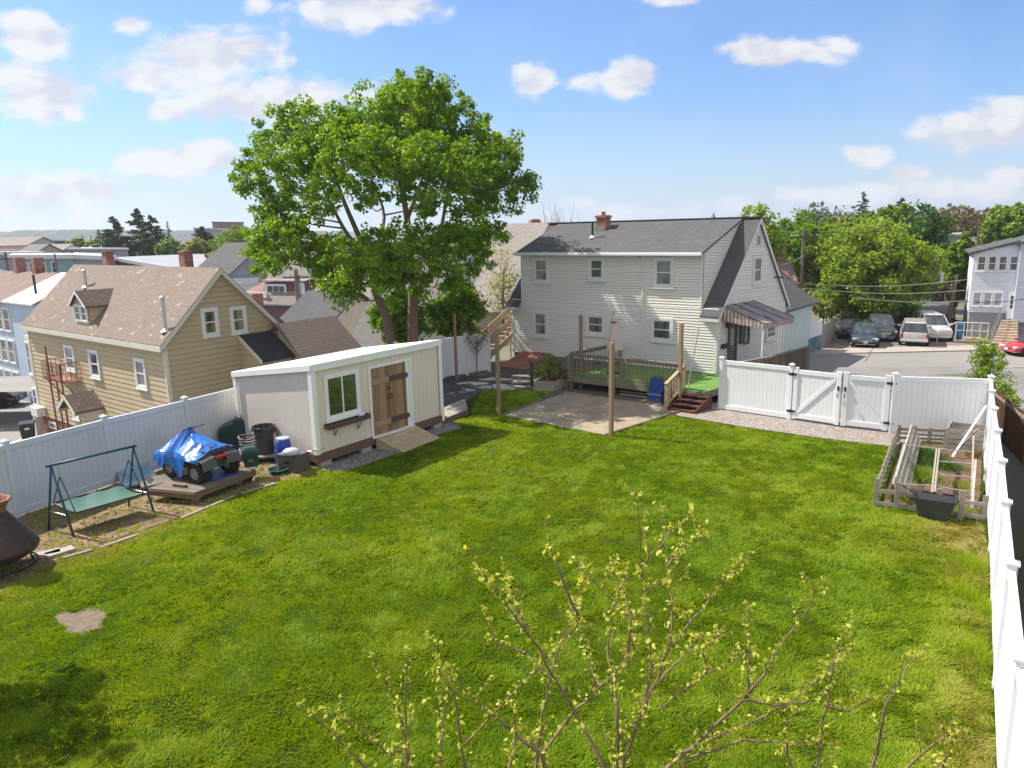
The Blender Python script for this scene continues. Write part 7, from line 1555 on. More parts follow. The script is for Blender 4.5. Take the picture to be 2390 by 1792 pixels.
for sx in (-1, 1):
    pts = [(-.36, .40), (-.30, .62), (-.10, .70), (.16, .70), (.36, .58), (.44, .40)]
    for i in range(len(pts)-1):
        (y0, z0), (y1, z1) = pts[i], pts[i+1]; fb2.hexa([(sx*.16, y0, z0), (sx*(hw+.07), y0, z0-.05), (sx*(hw+.07), y1, z1-.05), (sx*.16, y1, z1)], [(sx*.16, y0, z0+.03), (sx*(hw+.07), y0, z0-.03), (sx*(hw+.07), y1, z1-.03), (sx*.16, y1, z1+.03)])
        y0 += wb_-.04; y1 += wb_-.04; fb2.hexa([(sx*.14, y0, z0+.02), (sx*(hw+.03), y0, z0-.05), (sx*(hw+.03), y1, z1-.05), (sx*.14, y1, z1+.02)], [(sx*.14, y0, z0+.05), (sx*(hw+.03), y0, z0-.03), (sx*(hw+.03), y1, z1-.03), (sx*.14, y1, z1+.05)])
fb2.build('fender', m_qgrey, qb, bevel=.01)
MB().hexa([(-.17, -.25, .34), (.17, -.25, .34), (.15, wb_+.25, .34), (-.15, wb_+.25, .34)], [(-.17, -.22, .74), (.17, -.22, .74), (.14, wb_+.15, .82), (-.14, wb_+.15, .82)]).build('body', m_qplastic, qb, bevel=.03)
MB().hexa([(-.15, -.1, .74), (.15, -.1, .74), (.12, .62, .72), (-.12, .62, .72)], [(-.13, -.08, .86), (.13, -.08, .86), (.10, .6, .82), (-.10, .6, .82)]).build('seat', m_black, qb, bevel=.04)
rk = MB()
for x in (-.36, -.18, 0, .18, .36): rk.tube([(x, -.36, .79), (x, .10, .79)], .011, 6)
for y in (-.36, -.2, -.05, .10): rk.tube([(-.36, y, .79), (.36, y, .79)], .011, 6)
rk.tube([(-.36, -.36, .79), (-.36, -.36, .87), (.36, -.36, .87), (.36, -.36, .79)], .012, 6); rk.build('rear_rack', m_black, qb)
MB().cbox((0, -.335, .63), .36, .06, .085).build('tail_lamp', MAT('red_lens', (.45, .012, .015), .2, .1, 5, bmp=0, coat=.5), qb, bevel=.02)
MB().tube([(hw-.02, 0, WR), (-hw+.02, 0, WR)], .035, 8).lathe([(.11, -.1), (.13, 0), (.11, .1)], (0, 0, WR), 12, axis='x').tube([(.22, -.28, .42), (.22, .1, .40)], .055, 10).build('rear_axle', m_steel, qb)
MB().tube([(0, wb_-.12, .8), (0, wb_-.28, 1.24)], .03, 8).tube([(-.30, wb_-.38, 1.24), (-.18, wb_-.28, 1.24), (.18, wb_-.28, 1.24), (.36, wb_-.38, 1.28)], .016, 8).build('handlebar', m_black, qb)
MB().cbox((0, wb_+.42, .52), .50, .10, .40, 0, .25).build('front_bumper', m_qplastic, qb, bevel=.02)
# the tarpaulin over the front of the quad
tp = thing('blue_tarpaulin', 'creased shiny blue tarpaulin thrown over the front of the quad bike', 'tarpaulin', (mid.x, mid.y, .342), qb.rotation_euler.z); N, K = 34, 26; mb = MB(); rsn = np.random.RandomState(31); vn1, vn2 = VN(61), VN(62)
def ridge_h(u):      # height along the bike, rear to front (1.13 at the handlebar)
    xs = [-.16, .08, .45, .80, wb_-.32, wb_+.05, wb_+.30, wb_+.47]; zs = [.80, .92, 1.03, 1.17, 1.33, 1.03, .92, .68]; return float(np.interp(u, xs, zs))
for i in range(N+1):
    y = -.16+(wb_+.64)*i/N
    for j in range(K+1):
        v = -1+2*j/K; s = abs(v); z0 = ridge_h(y); flat_ = .26-.20*math.exp(-((y-wb_+.32)/.22)**2)
        out = hw+.10+.05*math.sin(6*y+1); low = .40-.26*math.exp(-((y-wb_*.52)/.22)**2)+.05*math.sin(9*y)+(.20 if y < .25 else 0)
        if s < .4: x = s/.4*flat_; z = z0-.03*(s/.4)**2
        elif s < .72: f = (s-.4)/.32; x = flat_+(out-flat_)*f; z = z0-.03-(z0-.03-.70)*f**.85
        else: f = (s-.72)/.28; x = out+.05*f+.04*math.sin(11*y)*f; z = .70-(.70-low)*f
        fold = (float(vn1(y*5+3, v*2+5))-.5)*.11*min(1, s*1.6)+(float(vn2(y*11, v*5+2))-.5)*.035
        mb.v.append((math.copysign(x+fold, v), y+(float(vn2(y*3+8, v*3))-.5)*.06, z+fold*.35+(float(vn1(y*9+1, v*9))-.5)*.02))
for i in range(N):
    for j in range(K): a = i*(K+1)+j; mb.f.append((a, a+K+1, a+K+2, a+1))
m_tarp = MAT('blue_tarp', (.012, .135, .52), .32, .3, 3, bmp=.5, bs=14, spec=.7, dirt=.35, dcol=(.20, .38, .70), ds=3.5); mb.build('sheet', m_tarp, tp)
gt = MB(); a, b, c = G(1700*.28933, 900+770*.28933, .345), G(1890*.28933, 900+712*.28933, .345), G(1690*.28933, 900+690*.28933, .345); tag(MB().poly([a, b, b+(c-a)*.7, c]).build('ground_sheet', m_tarp), 'flat blue sheet lying under the rear of the quad bike', 'sheet')
# plastic bins, cans and boxes by the shed
m_dgreen = MAT('dark_green_plastic', (.012, .055, .050), .35, .25, 4, bmp=.05, dirt=.2, dcol=(.06, .10, .09)); m_dgrey = MAT('charcoal_plastic', (.045, .05, .05), .55, .2, 5, bmp=.1, dirt=.2, dcol=(.13, .13, .12))
def Zc(X, Y, w, z=0.0): return G(540+X*.10850, 960+Y*.10850, z)
p = Zc(150, 900, 0, .05); tk = thing('water_butt', 'dark green plastic butt with a stepped rounded top behind the quad bike', 'water butt', (p.x-.2, p.y+.75, 0), R(15))
MB().prism([(-.75, .0), (.34, .0), (.34, 1.05), (.30, 1.24), (.20, 1.36), (.02, 1.40), (-.14, 1.36), (-.20, 1.20), (-.62, 1.06), (-.75, .92)], lambda u, z, o: (u, o, z), -.34, .34).build('tank', m_dgreen, tk, bevel=.09, seg=5); tk.scale = (.80, .9, .74)
MB().tube([(.0, -.35, .25), (.0, -.42, .25)], .03, 8).build('tap', m_black, tk)
p = Zc(395, 1190, 0, .36); gb = thing('green_bin', 'small dark green lidded bin standing on the trailer edge', 'bin', (p.x, p.y+.12, .345), R(20))
MB().hexa([(-.17, -.15, 0), (.17, -.15, 0), (.17, .15, 0), (-.17, .15, 0)], [(-.23, -.20, .42), (.23, -.20, .42), (.23, .20, .42), (-.23, .20, .42)]).build('tub', m_dgreen, gb, bevel=.03); MB().hexa([(-.24, -.21, .42), (.24, -.21, .42), (.24, .21, .42), (-.24, .21, .42)], [(-.16, -.14, .56), (.16, -.14, .56), (.16, .14, .56), (-.16, .14, .56)]).build('lid', m_dgreen, gb, bevel=.04)
em_ = MB(); em_.bar((-.07, -.186, .16), (-.035, -.192, .24), .02, .006).bar((-.035, -.192, .24), (0, -.188, .17), .02, .006).bar((0, -.188, .17), (.035, -.192, .24), .02, .006).bar((.035, -.192, .24), (.07, -.188, .16), .02, .006); em_.build('mark', m_vinyl, gb)
p = Zc(740, 1060, 0); pa = Zc(760, 1120, 0)
pl = thing('pallet_board', 'pale board pallet under the black dustbin', 'pallet', (p.x, p.y, 0), R(12)); MB().box(-.42, .42, -.30, .30, .17, .22).box(-.40, -.30, -.28, .28, .0, .169).box(.30, .40, -.28, .28, 0, .169).build('boards', m_greywood, pl)
tb = thing('dustbin', 'big black open dustbin with a rolled bag edge by the shed', 'dustbin', (p.x, p.y+.06, .222)); MB().lathe([(.235, 0), (.25, .05), (.275, .55), (.285, .56), (.285, .60), (.30, .78), (.32, .785), (.32, .82), (.295, .82), (.28, .6), (.22, .03), (.01, .03)], n=28, caps=False).build('tub', m_dgrey, tb, smooth=False)
bagm = MB(); n = 40
for k in range(n): a = 6.2832*k/n; bagm.v += [(.30*math.cos(a), .30*math.sin(a), .835), (.335*math.cos(a), .335*math.sin(a), .83+.012*math.sin(k*1.9)), (.345*math.cos(a), .345*math.sin(a), .74+.04*math.sin(k*2.3))]
for k in range(n): j = (k+1) % n; bagm.f += [(3*k, 3*j, 3*j+1, 3*k+1), (3*k+1, 3*j+1, 3*j+2, 3*k+2)]
bagm.build('bag', MAT('black_bag', (.02, .02, .022), .25, .2, 9, bmp=.5, bs=30), tb)
for sx in (-1, 1): MB().tube([(sx*.30, -.06, .70), (sx*.37, -.06, .68), (sx*.37, .06, .68), (sx*.30, .06, .70)], .015, 6).build('handle', m_dgrey, tb)
p2 = Zc(430, 640, 0, 0); cb_ = p2+Vector((-.1, 1.0, 0)); 
b2 = thing('dustbin', 'second dark dustbin with a pale lid tucked behind the black one', 'dustbin', (cb_.x+.15, cb_.y-.45, 0)); MB().lathe([(.22, 0), (.28, .85), (.30, .86)], n=22).build('tub', m_dgrey, b2); MB().lathe([(.31, .86), (.32, .90), (.20, .97), (.05, .99)], n=22).build('lid', MAT('pale_lid', (.45, .45, .50), .4, .1, 4), b2)
rs3 = random.Random(8); hm = MB()
for k in range(9):
    z = .12+.07*k; r = .26+.03*rs3.random(); hm.tube([(r*math.cos(a)+.03*rs3.random(), r*math.sin(a), z+.03*math.sin(a*2+k)) for a in np.linspace(0, 6.1, 22)], .022, 6)
ho_ = thing('hose_coil', 'tangled coil of pale and dark hose between the two dustbins', 'hose', (p.x-.55, p.y+.25, .0)); hm.build('coil', STRIPE('hose_stripes', (.05, .05, .05), (.45, .42, .40), 'Z', .09), ho_)
p = Zc(1090, 1230, 0); bb2 = thing('blue_barrel', 'bright blue plastic barrel with a pale lid against the shed', 'barrel', (p.x, p.y+.28, 0)); MB().lathe([(.20, 0), (.22, .04), (.23, .35), (.235, .38), (.23, .42), (.21, .74), (.17, .80)], n=24).build('drum', MAT('blue_drum', (.012, .035, .33), .4, .2, 5, bmp=.05), bb2, smooth=True); MB().lathe([(.18, .80), (.19, .84), (.04, .86)], n=24).build('lid', MAT('pale_blue_lid', (.35, .42, .55), .4, .1, 5), bb2)
pbg = Zc(1270, 900, 0, .62); tag(MB().lathe([(.02, 0), (.16, .05), (.20, .12), (.13, .20), (.03, .23)], (pbg.x, pbg.y+.1, .52), 14, sx=1.3).build('plastic_bag', MAT('lilac_bag', (.48, .50, .66), .3, .1, 8, bmp=.4, bs=20), smooth=True), 'crumpled pale lilac bag behind the grey storage box', 'bag')
c1, c2, c3 = Zc(1440, 1350, 0), Zc(1180, 1230, 0), Zc(1730, 1215, 0); sx_, sy_ = (c2-c1).length, (c3-c1).length; sbx = thing('storage_box', 'grey brown lidded storage box in front of the shed corner', 'box', (c1.x, c1.y, 0), math.atan2((c3-c1).y, (c3-c1).x)); m_sbx = MAT('grey_brown_plastic', (.10, .09, .08), .6, .15, 5, bmp=.15, dirt=.25, dcol=(.17, .15, .13))
sx_ = max(.5, min(.9, sx_)); sy_ = max(.5, min(1.0, sy_)); MB().box(.02, sy_-.02, .02, sx_-.02, 0, .44).build('tub', m_sbx, sbx, bevel=.02); lid_ = MB().box(0, sy_, 0, sx_, .445, .52).build('lid', m_sbx, sbx, bevel=.025); MB().box(-.012, .0, sx_*.35, sx_*.65, .26, .34).build('handle', m_black, sbx)
for k in range(6):
    tag(MB().tube([(c1.x+.2+.09*k, c1.y+.42+.05*(k % 3), .535+.012*k), (c1.x+.32+.07*k, c1.y+.36+.06*(k % 2), .545+.01*k)], .018+.004*(k % 3), 7).build('hand_tool', [m_steel, m_greywood, m_rim][k % 3]), 'small grey odds and ends lying on the storage box lid', 'tool', 'odds and ends on the storage box')
p = Zc(1010, 1330, 0); bs_ = thing('plastic_basin', 'round dark green shallow basin on the soil by the storage box', 'basin', p); MB().lathe([(.20, .0), (.26, .12), (.275, .125), (.275, .14), (.25, .14), (.19, .02), (.01, .02)], n=30, caps=False).build('bowl', m_dgreen, bs_, smooth=True); MB().lathe([(.272, .128), (.285, .128), (.285, .145), (.272, .145)], n=30, caps=False).build('rim', MAT('teal_rim', (.09, .22, .24), .35), bs_)
# folded blue and white loungers by the fence
for i, (X, Y, lab) in enumerate(((1085, 830, 'blue and white striped folded lounger nearest the swing'), (1120, 800, 'blue and white striped folded lounger leaning nearer the trailer'))):
    p = G(X*.28933, 900+Y*.28933); f = thing('folded_lounger', lab, 'lounger', (p.x+.1*i, p.y+.25*i, 0), R(35+9*i), 'folded loungers by the fence'); th2 = R(14+5*i)
    q = lambda x, y: (x, y*math.cos(th2), .06+y*math.sin(th2)+.02)
    MB().hexa([q(-.27, 0), q(.27, 0), q(.27, .95), q(-.27, .95)], [(a[0], a[1]-.02, a[2]+.03) for a in (q(-.27, 0), q(.27, 0), q(.27, .95), q(-.27, .95))]).build('webbing', STRIPE('lounger_stripes', (.10, .30, .42), (.55, .60, .64), 'Y', .075), f); MB().tube([q(-.29, -.02), q(-.29, 1.0), q(.29, 1.0), q(.29, -.02), q(-.29, -.02)], .014, 6).build('frame_tube', m_steel, f)
pw = G(1230*.28933, 900+800*.28933, .2); tag(MB().cbox((pw.x, pw.y+.15, .26), .75, .30, .05, R(40), R(30)).build('plywood_sheet', m_greywood), 'grey plywood piece leaning at the trailer end', 'board')
# stone step and dark post by the planter
for i in range(3):
    p = G(1150+440*.15823, 700+(1235+i*38)*.15823); tag(MB().cbox((p.x+.05*i, p.y, .30-.12*i), .95-.05*i, .40, .11, R(-8)).build('stone_slab', MAT('grey_stone', (.20, .18, .16), .9, .3, 4, bmp=.5), bevel=.02), ['topmost grey slab of the low stack beside the planter box', 'middle grey slab of the low stack beside the planter box', 'lowest grey slab of the low stack beside the planter box'][i], 'slab', 'stacked slabs beside the planter box')
p = G(1150+580*.15823, 700+1312*.15823); pp_ = thing('iron_post', 'dark iron post with an ornament on top beside the planter shrub', 'post', p); zt = Zat(1240, 842, p.y); MB().tube([(0, 0, -.05), (0, 0, zt-.1)], .07, 10).build('shaft', MAT('dark_iron', (.05, .04, .04), .6, .3, 6), pp_); MB().lathe([(.03, -.15), (.13, -.08), (.16, .02), (.09, .12), (.02, .16)], (0, 0, zt), 12).build('finial', m_sbx, pp_, smooth=True)
# black wheeled bin by the yellow house
p = AT(68, 1025, 41.5); wb2 = thing('wheeled_bin', 'black wheeled bin with a white label by the yellow house corner', 'bin', (p.x, 41.5, hz(p.x, 41.5)+.0), R(30)); hh = Zat(68, 985, 41.5)-(hz(p.x, 41.5)); hh = max(1.1, min(2.2, hh))
MB().hexa([(-.28, -.3, 0), (.28, -.3, 0), (.28, .3, 0), (-.28, .3, 0)], [(-.38, -.42, hh-.1), (.38, -.42, hh-.1), (.38, .42, hh-.1), (-.38, .42, hh-.1)]).build('tub', m_qplastic, wb2, bevel=.03); MB().hexa([(-.42, -.46, hh-.095), (.42, -.46, hh-.095), (.42, .46, hh-.095), (-.42, .46, hh-.095)], [(-.36, -.38, hh), (.36, -.38, hh), (.36, .40, hh+.03), (-.36, .40, hh+.03)]).build('lid', m_qplastic, wb2, bevel=.02); MB().hexa([(-.12, -.395, hh-.38), (.12, -.395, hh-.38), (.12, -.39, hh-.38), (-.12, -.39, hh-.38)], [(-.12, -.42, hh-.25), (.12, -.42, hh-.25), (.12, -.415, hh-.25), (-.12, -.415, hh-.25)]).build('sticker', m_vinyl, wb2)
# ---------------------------------------------------------------- vegetable bed with its little picket rails
def Z6(X, Y, z=0.0): return G(1900+X*.25310, 880+Y*.25310, z)
FL, FR, BL, BRr = Z6(556, 1192), Z6(1570, 1335), Z6(762, 600), Vector((13.75, 20.9, 0))
gf = thing('picket_fence', 'low grey wooden post and rail fence round the vegetable bed', 'fence', FL)
def pk(X, Yt, Yb, parent, w=.11, dz=0.0):
    p = Z6(X, Yb)-FL; P = Z6(X, Yb); zt = Zat(1900+X*.2531, 880+Yt*.2531, P.y); MB().cbox((p.x, p.y, zt/2), w, .035, zt, R(-28)).build('picket', m_greywood, parent, bevel=.006)
for X, Yt, Yb in ((565, 935, 1192), (755, 968, 1222), (952, 990, 1232), (1140, 1028, 1262), (1345, 1045, 1320), (1560, 1092, 1330)): pk(X, Yt, Yb, gf)
for X, Yt, Yb in ((770, 436, 600), (918, 450, 610), (1058, 466, 612), (1205, 476, 640), (1525, 520, 690)): pk(X, Yt, Yb, gf)
for za, a, b in ((.40, FL, FR), (.10, FL, FR), (.42, BL, BRr), (.15, BL, BRr)):
    MB().bar(a-FL+Vector((0, 0, za)), b-FL+Vector((0, 0, za)), .03, .085).build('rail', m_greywood, gf)
n = 14; lat = MB()
for i in range(n):
    p = FL.lerp(BL, (i+.5)/n)-FL; MB().cbox((p.x, p.y, .30), .028, .055, .56+.05*math.sin(i*2.2), R(28)).build('picket', m_greywood, gf)
for z in (.15, .42): MB().bar(Vector((0, 0, z)), BL-FL+Vector((0, 0, z)), .03, .07).build('rail', m_greywood, gf)
# pale lattice panel leaning inside the left side
lt = thing('garden_lattice', 'whitish crossed lattice panel leaning inside the left side of the bed', 'lattice', FL+Vector((.35, -.02, 0))); m_pale = ISLAND('pale_lath', (.46, .42, .38), .15, .85)
d = (BL-FL); L = d.length-.7; d.normalize(); nn = Vector((d.y, -d.x, 0)); q = lambda u, v: d*(u+.35)+nn*(.05+.28*v)+Vector((0, 0, .62-.42*v))
lm = MB()
for i in range(int(L/.14)+1): lm.bar(q(i*.14, 0), q(i*.14, 1), .045, .012)
for v in (0, .33, .66, 1): lm.bar(q(0, v)+Vector((0, 0, .012)), q(L, v)+Vector((0, 0, .012)), .04, .012)
lm.build('laths', m_pale, lt)
# trellis frames made of thin battens
def battens(label, pts, grp=None, w=.04, m=None):
    o = Z6(*pts[0][0]); t = thing('trellis_frame', label, 'trellis', (o.x, o.y, 0)); 
    for a, b in pts: A, B = Z6(*a)-Vector((o.x, o.y, 0)), Z6(*b)-Vector((o.x, o.y, 0)); MB().bar(A, B, w, w*.6).build('batten', m or m_greywood, t)
battens('left batten frame standing over the green seedlings', [((830, 620, .62), (725, 985, .5)), ((830, 620, .62), (1130, 660, .62)), ((1130, 660, .62), (1085, 1060, .5)), ((725, 985, .5), (1085, 1000, .5)), ((830, 690, .05), (830, 620, .62)), ((1130, 735, .02), (1130, 660, .62)), ((725, 1060, .02), (725, 985, .5)), ((1085, 1130, .02), (1085, 1060, .5))])
battens('right batten ladder frame leaning over the brown soil', [((1155, 660, .62), (1110, 1060, .5)), ((1470, 540, .85), (1450, 1190, .2)), ((1155, 660, .62), (1460, 690, .62)), ((1145, 775, .55), (1450, 800, .55)), ((1135, 895, .5), (1445, 925, .5)), ((1125, 1010, .45), (1450, 1060, .4))])
battens('single pale stake leaning on the right fence side of the bed', [((1490, 760, .5), (1455, 1210, .05))], w=.05, m=m_pale)
a, b = Z6(1275, 735, .05), Z6(1590, 262, 1.45); tag(MB().bar(a, b, .06, .025).build('pale_plank', m_vinyl_dirty_shaded), 'long whitish plank leaning from the bed against the corner of the white fences', 'plank'); tag(MB().bar(Z6(1330, 660, .05), Z6(1520, 470, .9), .05, .03).build('leaning_stake', m_greywood), 'thin grey stake leaning beside the whitish plank', 'stake')
# compost bin of boards
c0, c1, c2 = Z6(1205, 660), Z6(1450, 685), Z6(1255, 580); cb = thing('compost_bin', 'grey slatted board compost bin in the back corner of the bed', 'compost bin', c0); a, b, c = Vector((0, 0, 0)), c1-c0, c2-c0
a, b, c = Vector((0, 0, 0)), (c1-c0).normalized()*1.0, (c2-c0).normalized()*.85; d = b+c; mb = MB()
for p, r in ((a, b), (b, d), (d, c), (c, a)):
    for k in range(4): mb.bar(p+Vector((0, 0, .09+k*.155)), r+Vector((0, 0, .09+k*.155)), .03, .135)
mb.build('slats', m_greywood, cb)
for p in (a, b, c, d): MB().cbox((p.x*.93+d.x*.035, p.y*.93+d.y*.035, .33), .07, .07, .68).build('post', m_greywood, cb)
MB().poly([(p.x, p.y, .35) for p in (a, b, d, c)]).build('compost', MAT('compost_fill', (.20, .12, .07), .95, .4, 8, bmp=1, bs=40), cb)
# black tub with a stick
t0 = Z6(1095, 1290); bt_ = thing('plastic_tub', 'rectangular black plastic tub standing in front of the bed pickets', 'tub', (t0.x, t0.y, 0), R(-30)); w0, w1 = .29, .40
MB().hexa([(-w0, -.20, 0), (w0, -.20, 0), (w0, .20, 0), (-w0, .20, 0)], [(-w1, -.29, .46), (w1, -.29, .46), (w1, .29, .46), (-w1, .29, .46)]).build('tub', m_dgrey, bt_, bevel=.03)
rm = MB()
for a, b in (((-w1, -.29), (w1, -.29)), ((w1, -.29), (w1, .29)), ((w1, .29), (-w1, .29)), ((-w1, .29), (-w1, -.29))): rm.bar((*a, .475), (*b, .475), .05, .04)
rm.build('rim', m_qplastic, bt_); MB().poly([(-w1+.04, -.25, .468), (w1-.04, -.25, .468), (w1-.04, .25, .468), (-w1+.04, .25, .468)]).build('soil', MAT('dark_tub_inside', (.02, .017, .014), .95, .3, 8, bmp=.8), bt_)  # no soil here: a dark sheet painted as the tub's shaded inside
tag(MB().tube([Z6(780, 975, .45), Z6(950, 1085, .52)], .016, 6).build('tool_handle', m_black), 'thin black tool handle leaning on the black plastic tub', 'handle')
# seedlings
def sprouts(label, X, Y, n, r, h, seed, m, cat='plant'):
    rs = np.random.RandomState(seed); p = Z6(X, Y); N = n; x, y = p.x+rs.randn(N)*r, p.y+rs.randn(N)*r; th = rs.rand(N)*6.28; H = h*(.5+.7*rs.rand(N)); w = .008
    V = np.stack([np.stack([x-np.cos(th)*w, y-np.sin(th)*w, 0*x+.012], 1), np.stack([x+np.cos(th)*w, y+np.sin(th)*w, 0*x+.012], 1), np.stack([x+rs.randn(N)*H*.5, y+rs.randn(N)*H*.5, H], 1)], 1)
    o = fastmesh('green_seedlings', V.reshape(-1, 3), 3, m, None, rs.rand(N)); return tag(o, label, cat)
for i, (X, Y, r, h, lab) in enumerate(((1010, 740, .22, .30, 'bluish green clump at the back left of the bed'), (890, 800, .18, .26, 'green clump on the left behind the bright one'), (950, 930, .22, .30, 'bright green bushy clump in the middle left of the bed'), (850, 1110, .2, .22, 'pale clump beside the front left pickets'), (1210, 830, .18, .16, 'sparse green shoots under the right ladder frame'), (1370, 1010, .16, .14, 'yellowish weeds in the brown soil at the right'), (1330, 1230, .22, .12, 'straw coloured weeds by the front right pickets'), (1480, 730, .12, .25, 'dry tan tuft by the right fence in the bed'))):
    sprouts(lab, X, Y, 1300 if r > .17 else 600, r, h, 300+i, m_olive if i in (3, 5, 6) else m_tan if i == 7 else m_green if i == 2 else m_dkgreen)
for i, (X, Y, lab) in enumerate(((2110, 1225, 'tall grass tuft at the upper right along the white fence'), (2150, 1330, 'tall grass tuft in the middle right along the white fence'), (2130, 1420, 'tall grass tuft low on the right along the white fence'), (2105, 1290, 'tall grass tuft between the others along the white fence'))):
    p = G(X*1.0805*.9995+0, Y*1.0805); rs = np.random.RandomState(330+i); N = 500; x, y = p.x+rs.randn(N)*.12-.1, p.y+rs.randn(N)*.2; th = rs.rand(N)*6.28; H = .22*(.5+.8*rs.rand(N)); w = .006
    V = np.stack([np.stack([x-np.cos(th)*w, y-np.sin(th)*w, 0*x], 1), np.stack([x+np.cos(th)*w, y+np.sin(th)*w, 0*x], 1), np.stack([x+rs.randn(N)*H*.35, y+rs.randn(N)*H*.35, H], 1)], 1); tag(fastmesh('grass_tuft', V.reshape(-1, 3), 3, m_grass, None, .3+.35*rs.rand(N)), lab, 'grass', 'grass tufts along the right fence')
# ---------------------------------------------------------------- cars
def paint(name, c, rough=.28): return MAT(name, c, rough, .04, 2, bmp=0, coat=.8, spec=.6, dirt=.12, dcol=(.2, .18, .16))
m_cg = GLASS('car_glass', (.012, .02, .028), .03, (.05, .07, .085)); m_chrome = MAT('chrome', (.6, .6, .62), .2, .1, 6, metal=.9, bmp=0); m_hl = MAT('headlight_lens', (.62, .66, .70), .1, .1, 6, bmp=0, coat=1); m_tl = MAT('tail_lens', (.36, .012, .012), .2, .1, 6, bmp=0, coat=.7); m_plate = MAT('plate', (.62, .62, .60), .5, .05, 6, bmp=0); m_under = MAT('car_underside', (.015, .015, .016), .8)
def car(label, pos, heading, body, kind='suv', L=4.55, W=1.83, H=1.68, cat='car', group='cars parked beyond the street', name='parked_car'):
    """local +x is the front; the body is a loft of cross-sections"""
    t = thing(name, label, cat, pos, heading, group); hw = W/2; zs = .28; belt = H*.60; hood = H*.57
    if kind == 'suv': prof = [(-L/2, .52, belt*.94), (-L/2+.08, .34, belt), (-L*.22, zs, belt+.02), (L*.16, zs, belt), (L*.20, zs, belt-.01), (L*.42, zs+.02, hood-.10), (L/2-.06, .36, hood-.24), (L/2, .50, hood-.42)]; gh = (-L/2+.12, -L/2+.42, L*.06, L*.245)
    elif kind == 'pickup': prof = [(-L/2, .55, belt*.97), (-L/2+.04, .50, belt), (-L*.12, zs+.08, belt), (L*.14, zs+.08, belt), (L*.20, zs+.08, belt-.01), (L*.44, zs+.08, hood-.02), (L/2-.04, .46, hood-.12), (L/2, .52, hood-.30)]; gh = (-L*.16, -L*.12, L*.08, L*.235)
    elif kind == 'capped': prof = [(-L/2, .55, belt*.97), (-L/2+.04, .50, belt), (-L*.12, zs+.08, belt), (L*.14, zs+.08, belt), (L*.20, zs+.08, belt-.01), (L*.44, zs+.08, hood-.02), (L/2-.04, .46, hood-.12), (L/2, .52, hood-.30)]; gh = (-L/2+.02, -L/2+.20, L*.08, L*.235)
    else: prof = [(-L/2, .46, belt*.93), (-L/2+.10, .32, belt), (-L*.20, zs-.04, belt), (L*.14, zs-.04, belt-.02), (L*.20, zs-.04, belt-.04), (L*.40, zs, hood-.16), (L/2-.08, .30, hood-.32), (L/2, .42, hood-.46)]; gh = (-L/2+.20, -L*.26, L*.03, L*.24)
    mb = MB(); ring = 10
    for x, z0, z1 in prof:
        e = 1-.10*abs(x/(L/2))**4; w = hw*e; c = .10
        for y, z in ((-w*.80, z1), (-w*.93, z1-.06), (-w, z1-.30*(z1-z0)), (-w, z0+.22*(z1-z0)), (-w*.92, z0), (w*.92, z0), (w, z0+.22*(z1-z0)), (w, z1-.30*(z1-z0)), (w*.93, z1-.06), (w*.80, z1)): mb.v.append((x, y, z))
    for i in range(len(prof)-1): mb.f += [(i*ring+k, i*ring+(k+1) % ring, (i+1)*ring+(k+1) % ring, (i+1)*ring+k) for k in range(ring)]
    mb.f += [tuple(range(ring)), tuple((len(prof)-1)*ring+k for k in range(ring))]
    bd = mb.build('body', body, t, smooth=True, bevel=.03, seg=2)
    a, b, c, d = gh; zb, zt = belt-.02, H-.05; wl, wt = hw*.92, hw*.70
    g = MB().hexa([(a, -wl, zb), (d, -wl, zb), (d, wl, zb), (a, wl, zb)], [(b, -wt, zt), (c, -wt, zt), (c, wt, zt), (b, wt, zt)]).build('windows', m_cg, t, bevel=.03)
    rf = MB().hexa([(b-.03, -wt-.02, zt-.015), (c+.04, -wt-.02, zt-.015), (c+.04, wt+.02, zt-.015), (b-.03, wt+.02, zt-.015)], [(b+.06, -wt*.86, H), (c-.10, -wt*.86, H), (c-.10, wt*.86, H), (b+.06, wt*.86, H)]).build('roof', body, t, bevel=.03)
    pil = MB()
    for sy in (-1, 1):
        lo = lambda f: (a+(d-a)*f, sy*(wl+.008), zb); hi = lambda f: (b+(c-b)*f, sy*(wt+.008), zt)
        for f, w in ((.0, .10), (.36, .07), (.66, .07), (1, .07)): pil.bar(lo(f), hi(f), w, .03, up=(0, 1, 0))
        if kind in ('pickup', 'capped'): pil.hexa([(-L*.155, sy*(wl-.02), zb), (-L*.12, sy*(wl-.02), zb), (-L*.12, sy*(wl+.012), zb), (-L*.155, sy*(wl+.012), zb)], [(-L*.155, sy*(wt-.02), zt), (-L*.12, sy*(wt-.02), zt), (-L*.12, sy*(wt+.012), zt), (-L*.155, sy*(wt+.012), zt)])
    pil.build('pillar', body, g)
    wr = .35 if kind != 'hatch' else .32; wr = .39 if kind in ('pickup', 'capped') else wr
    for x in (L*.315, -L*.30):
        for sy in (-1, 1): MB().lathe([(wr+.075, -.02), (wr+.075, .05)], (x, sy*(hw-.035), wr), 24, axis='y').build('wheel_arch', m_under, t); wheel(t, (x, sy*(hw-.09), wr), wr, .22, (0, sy, 0), .66)
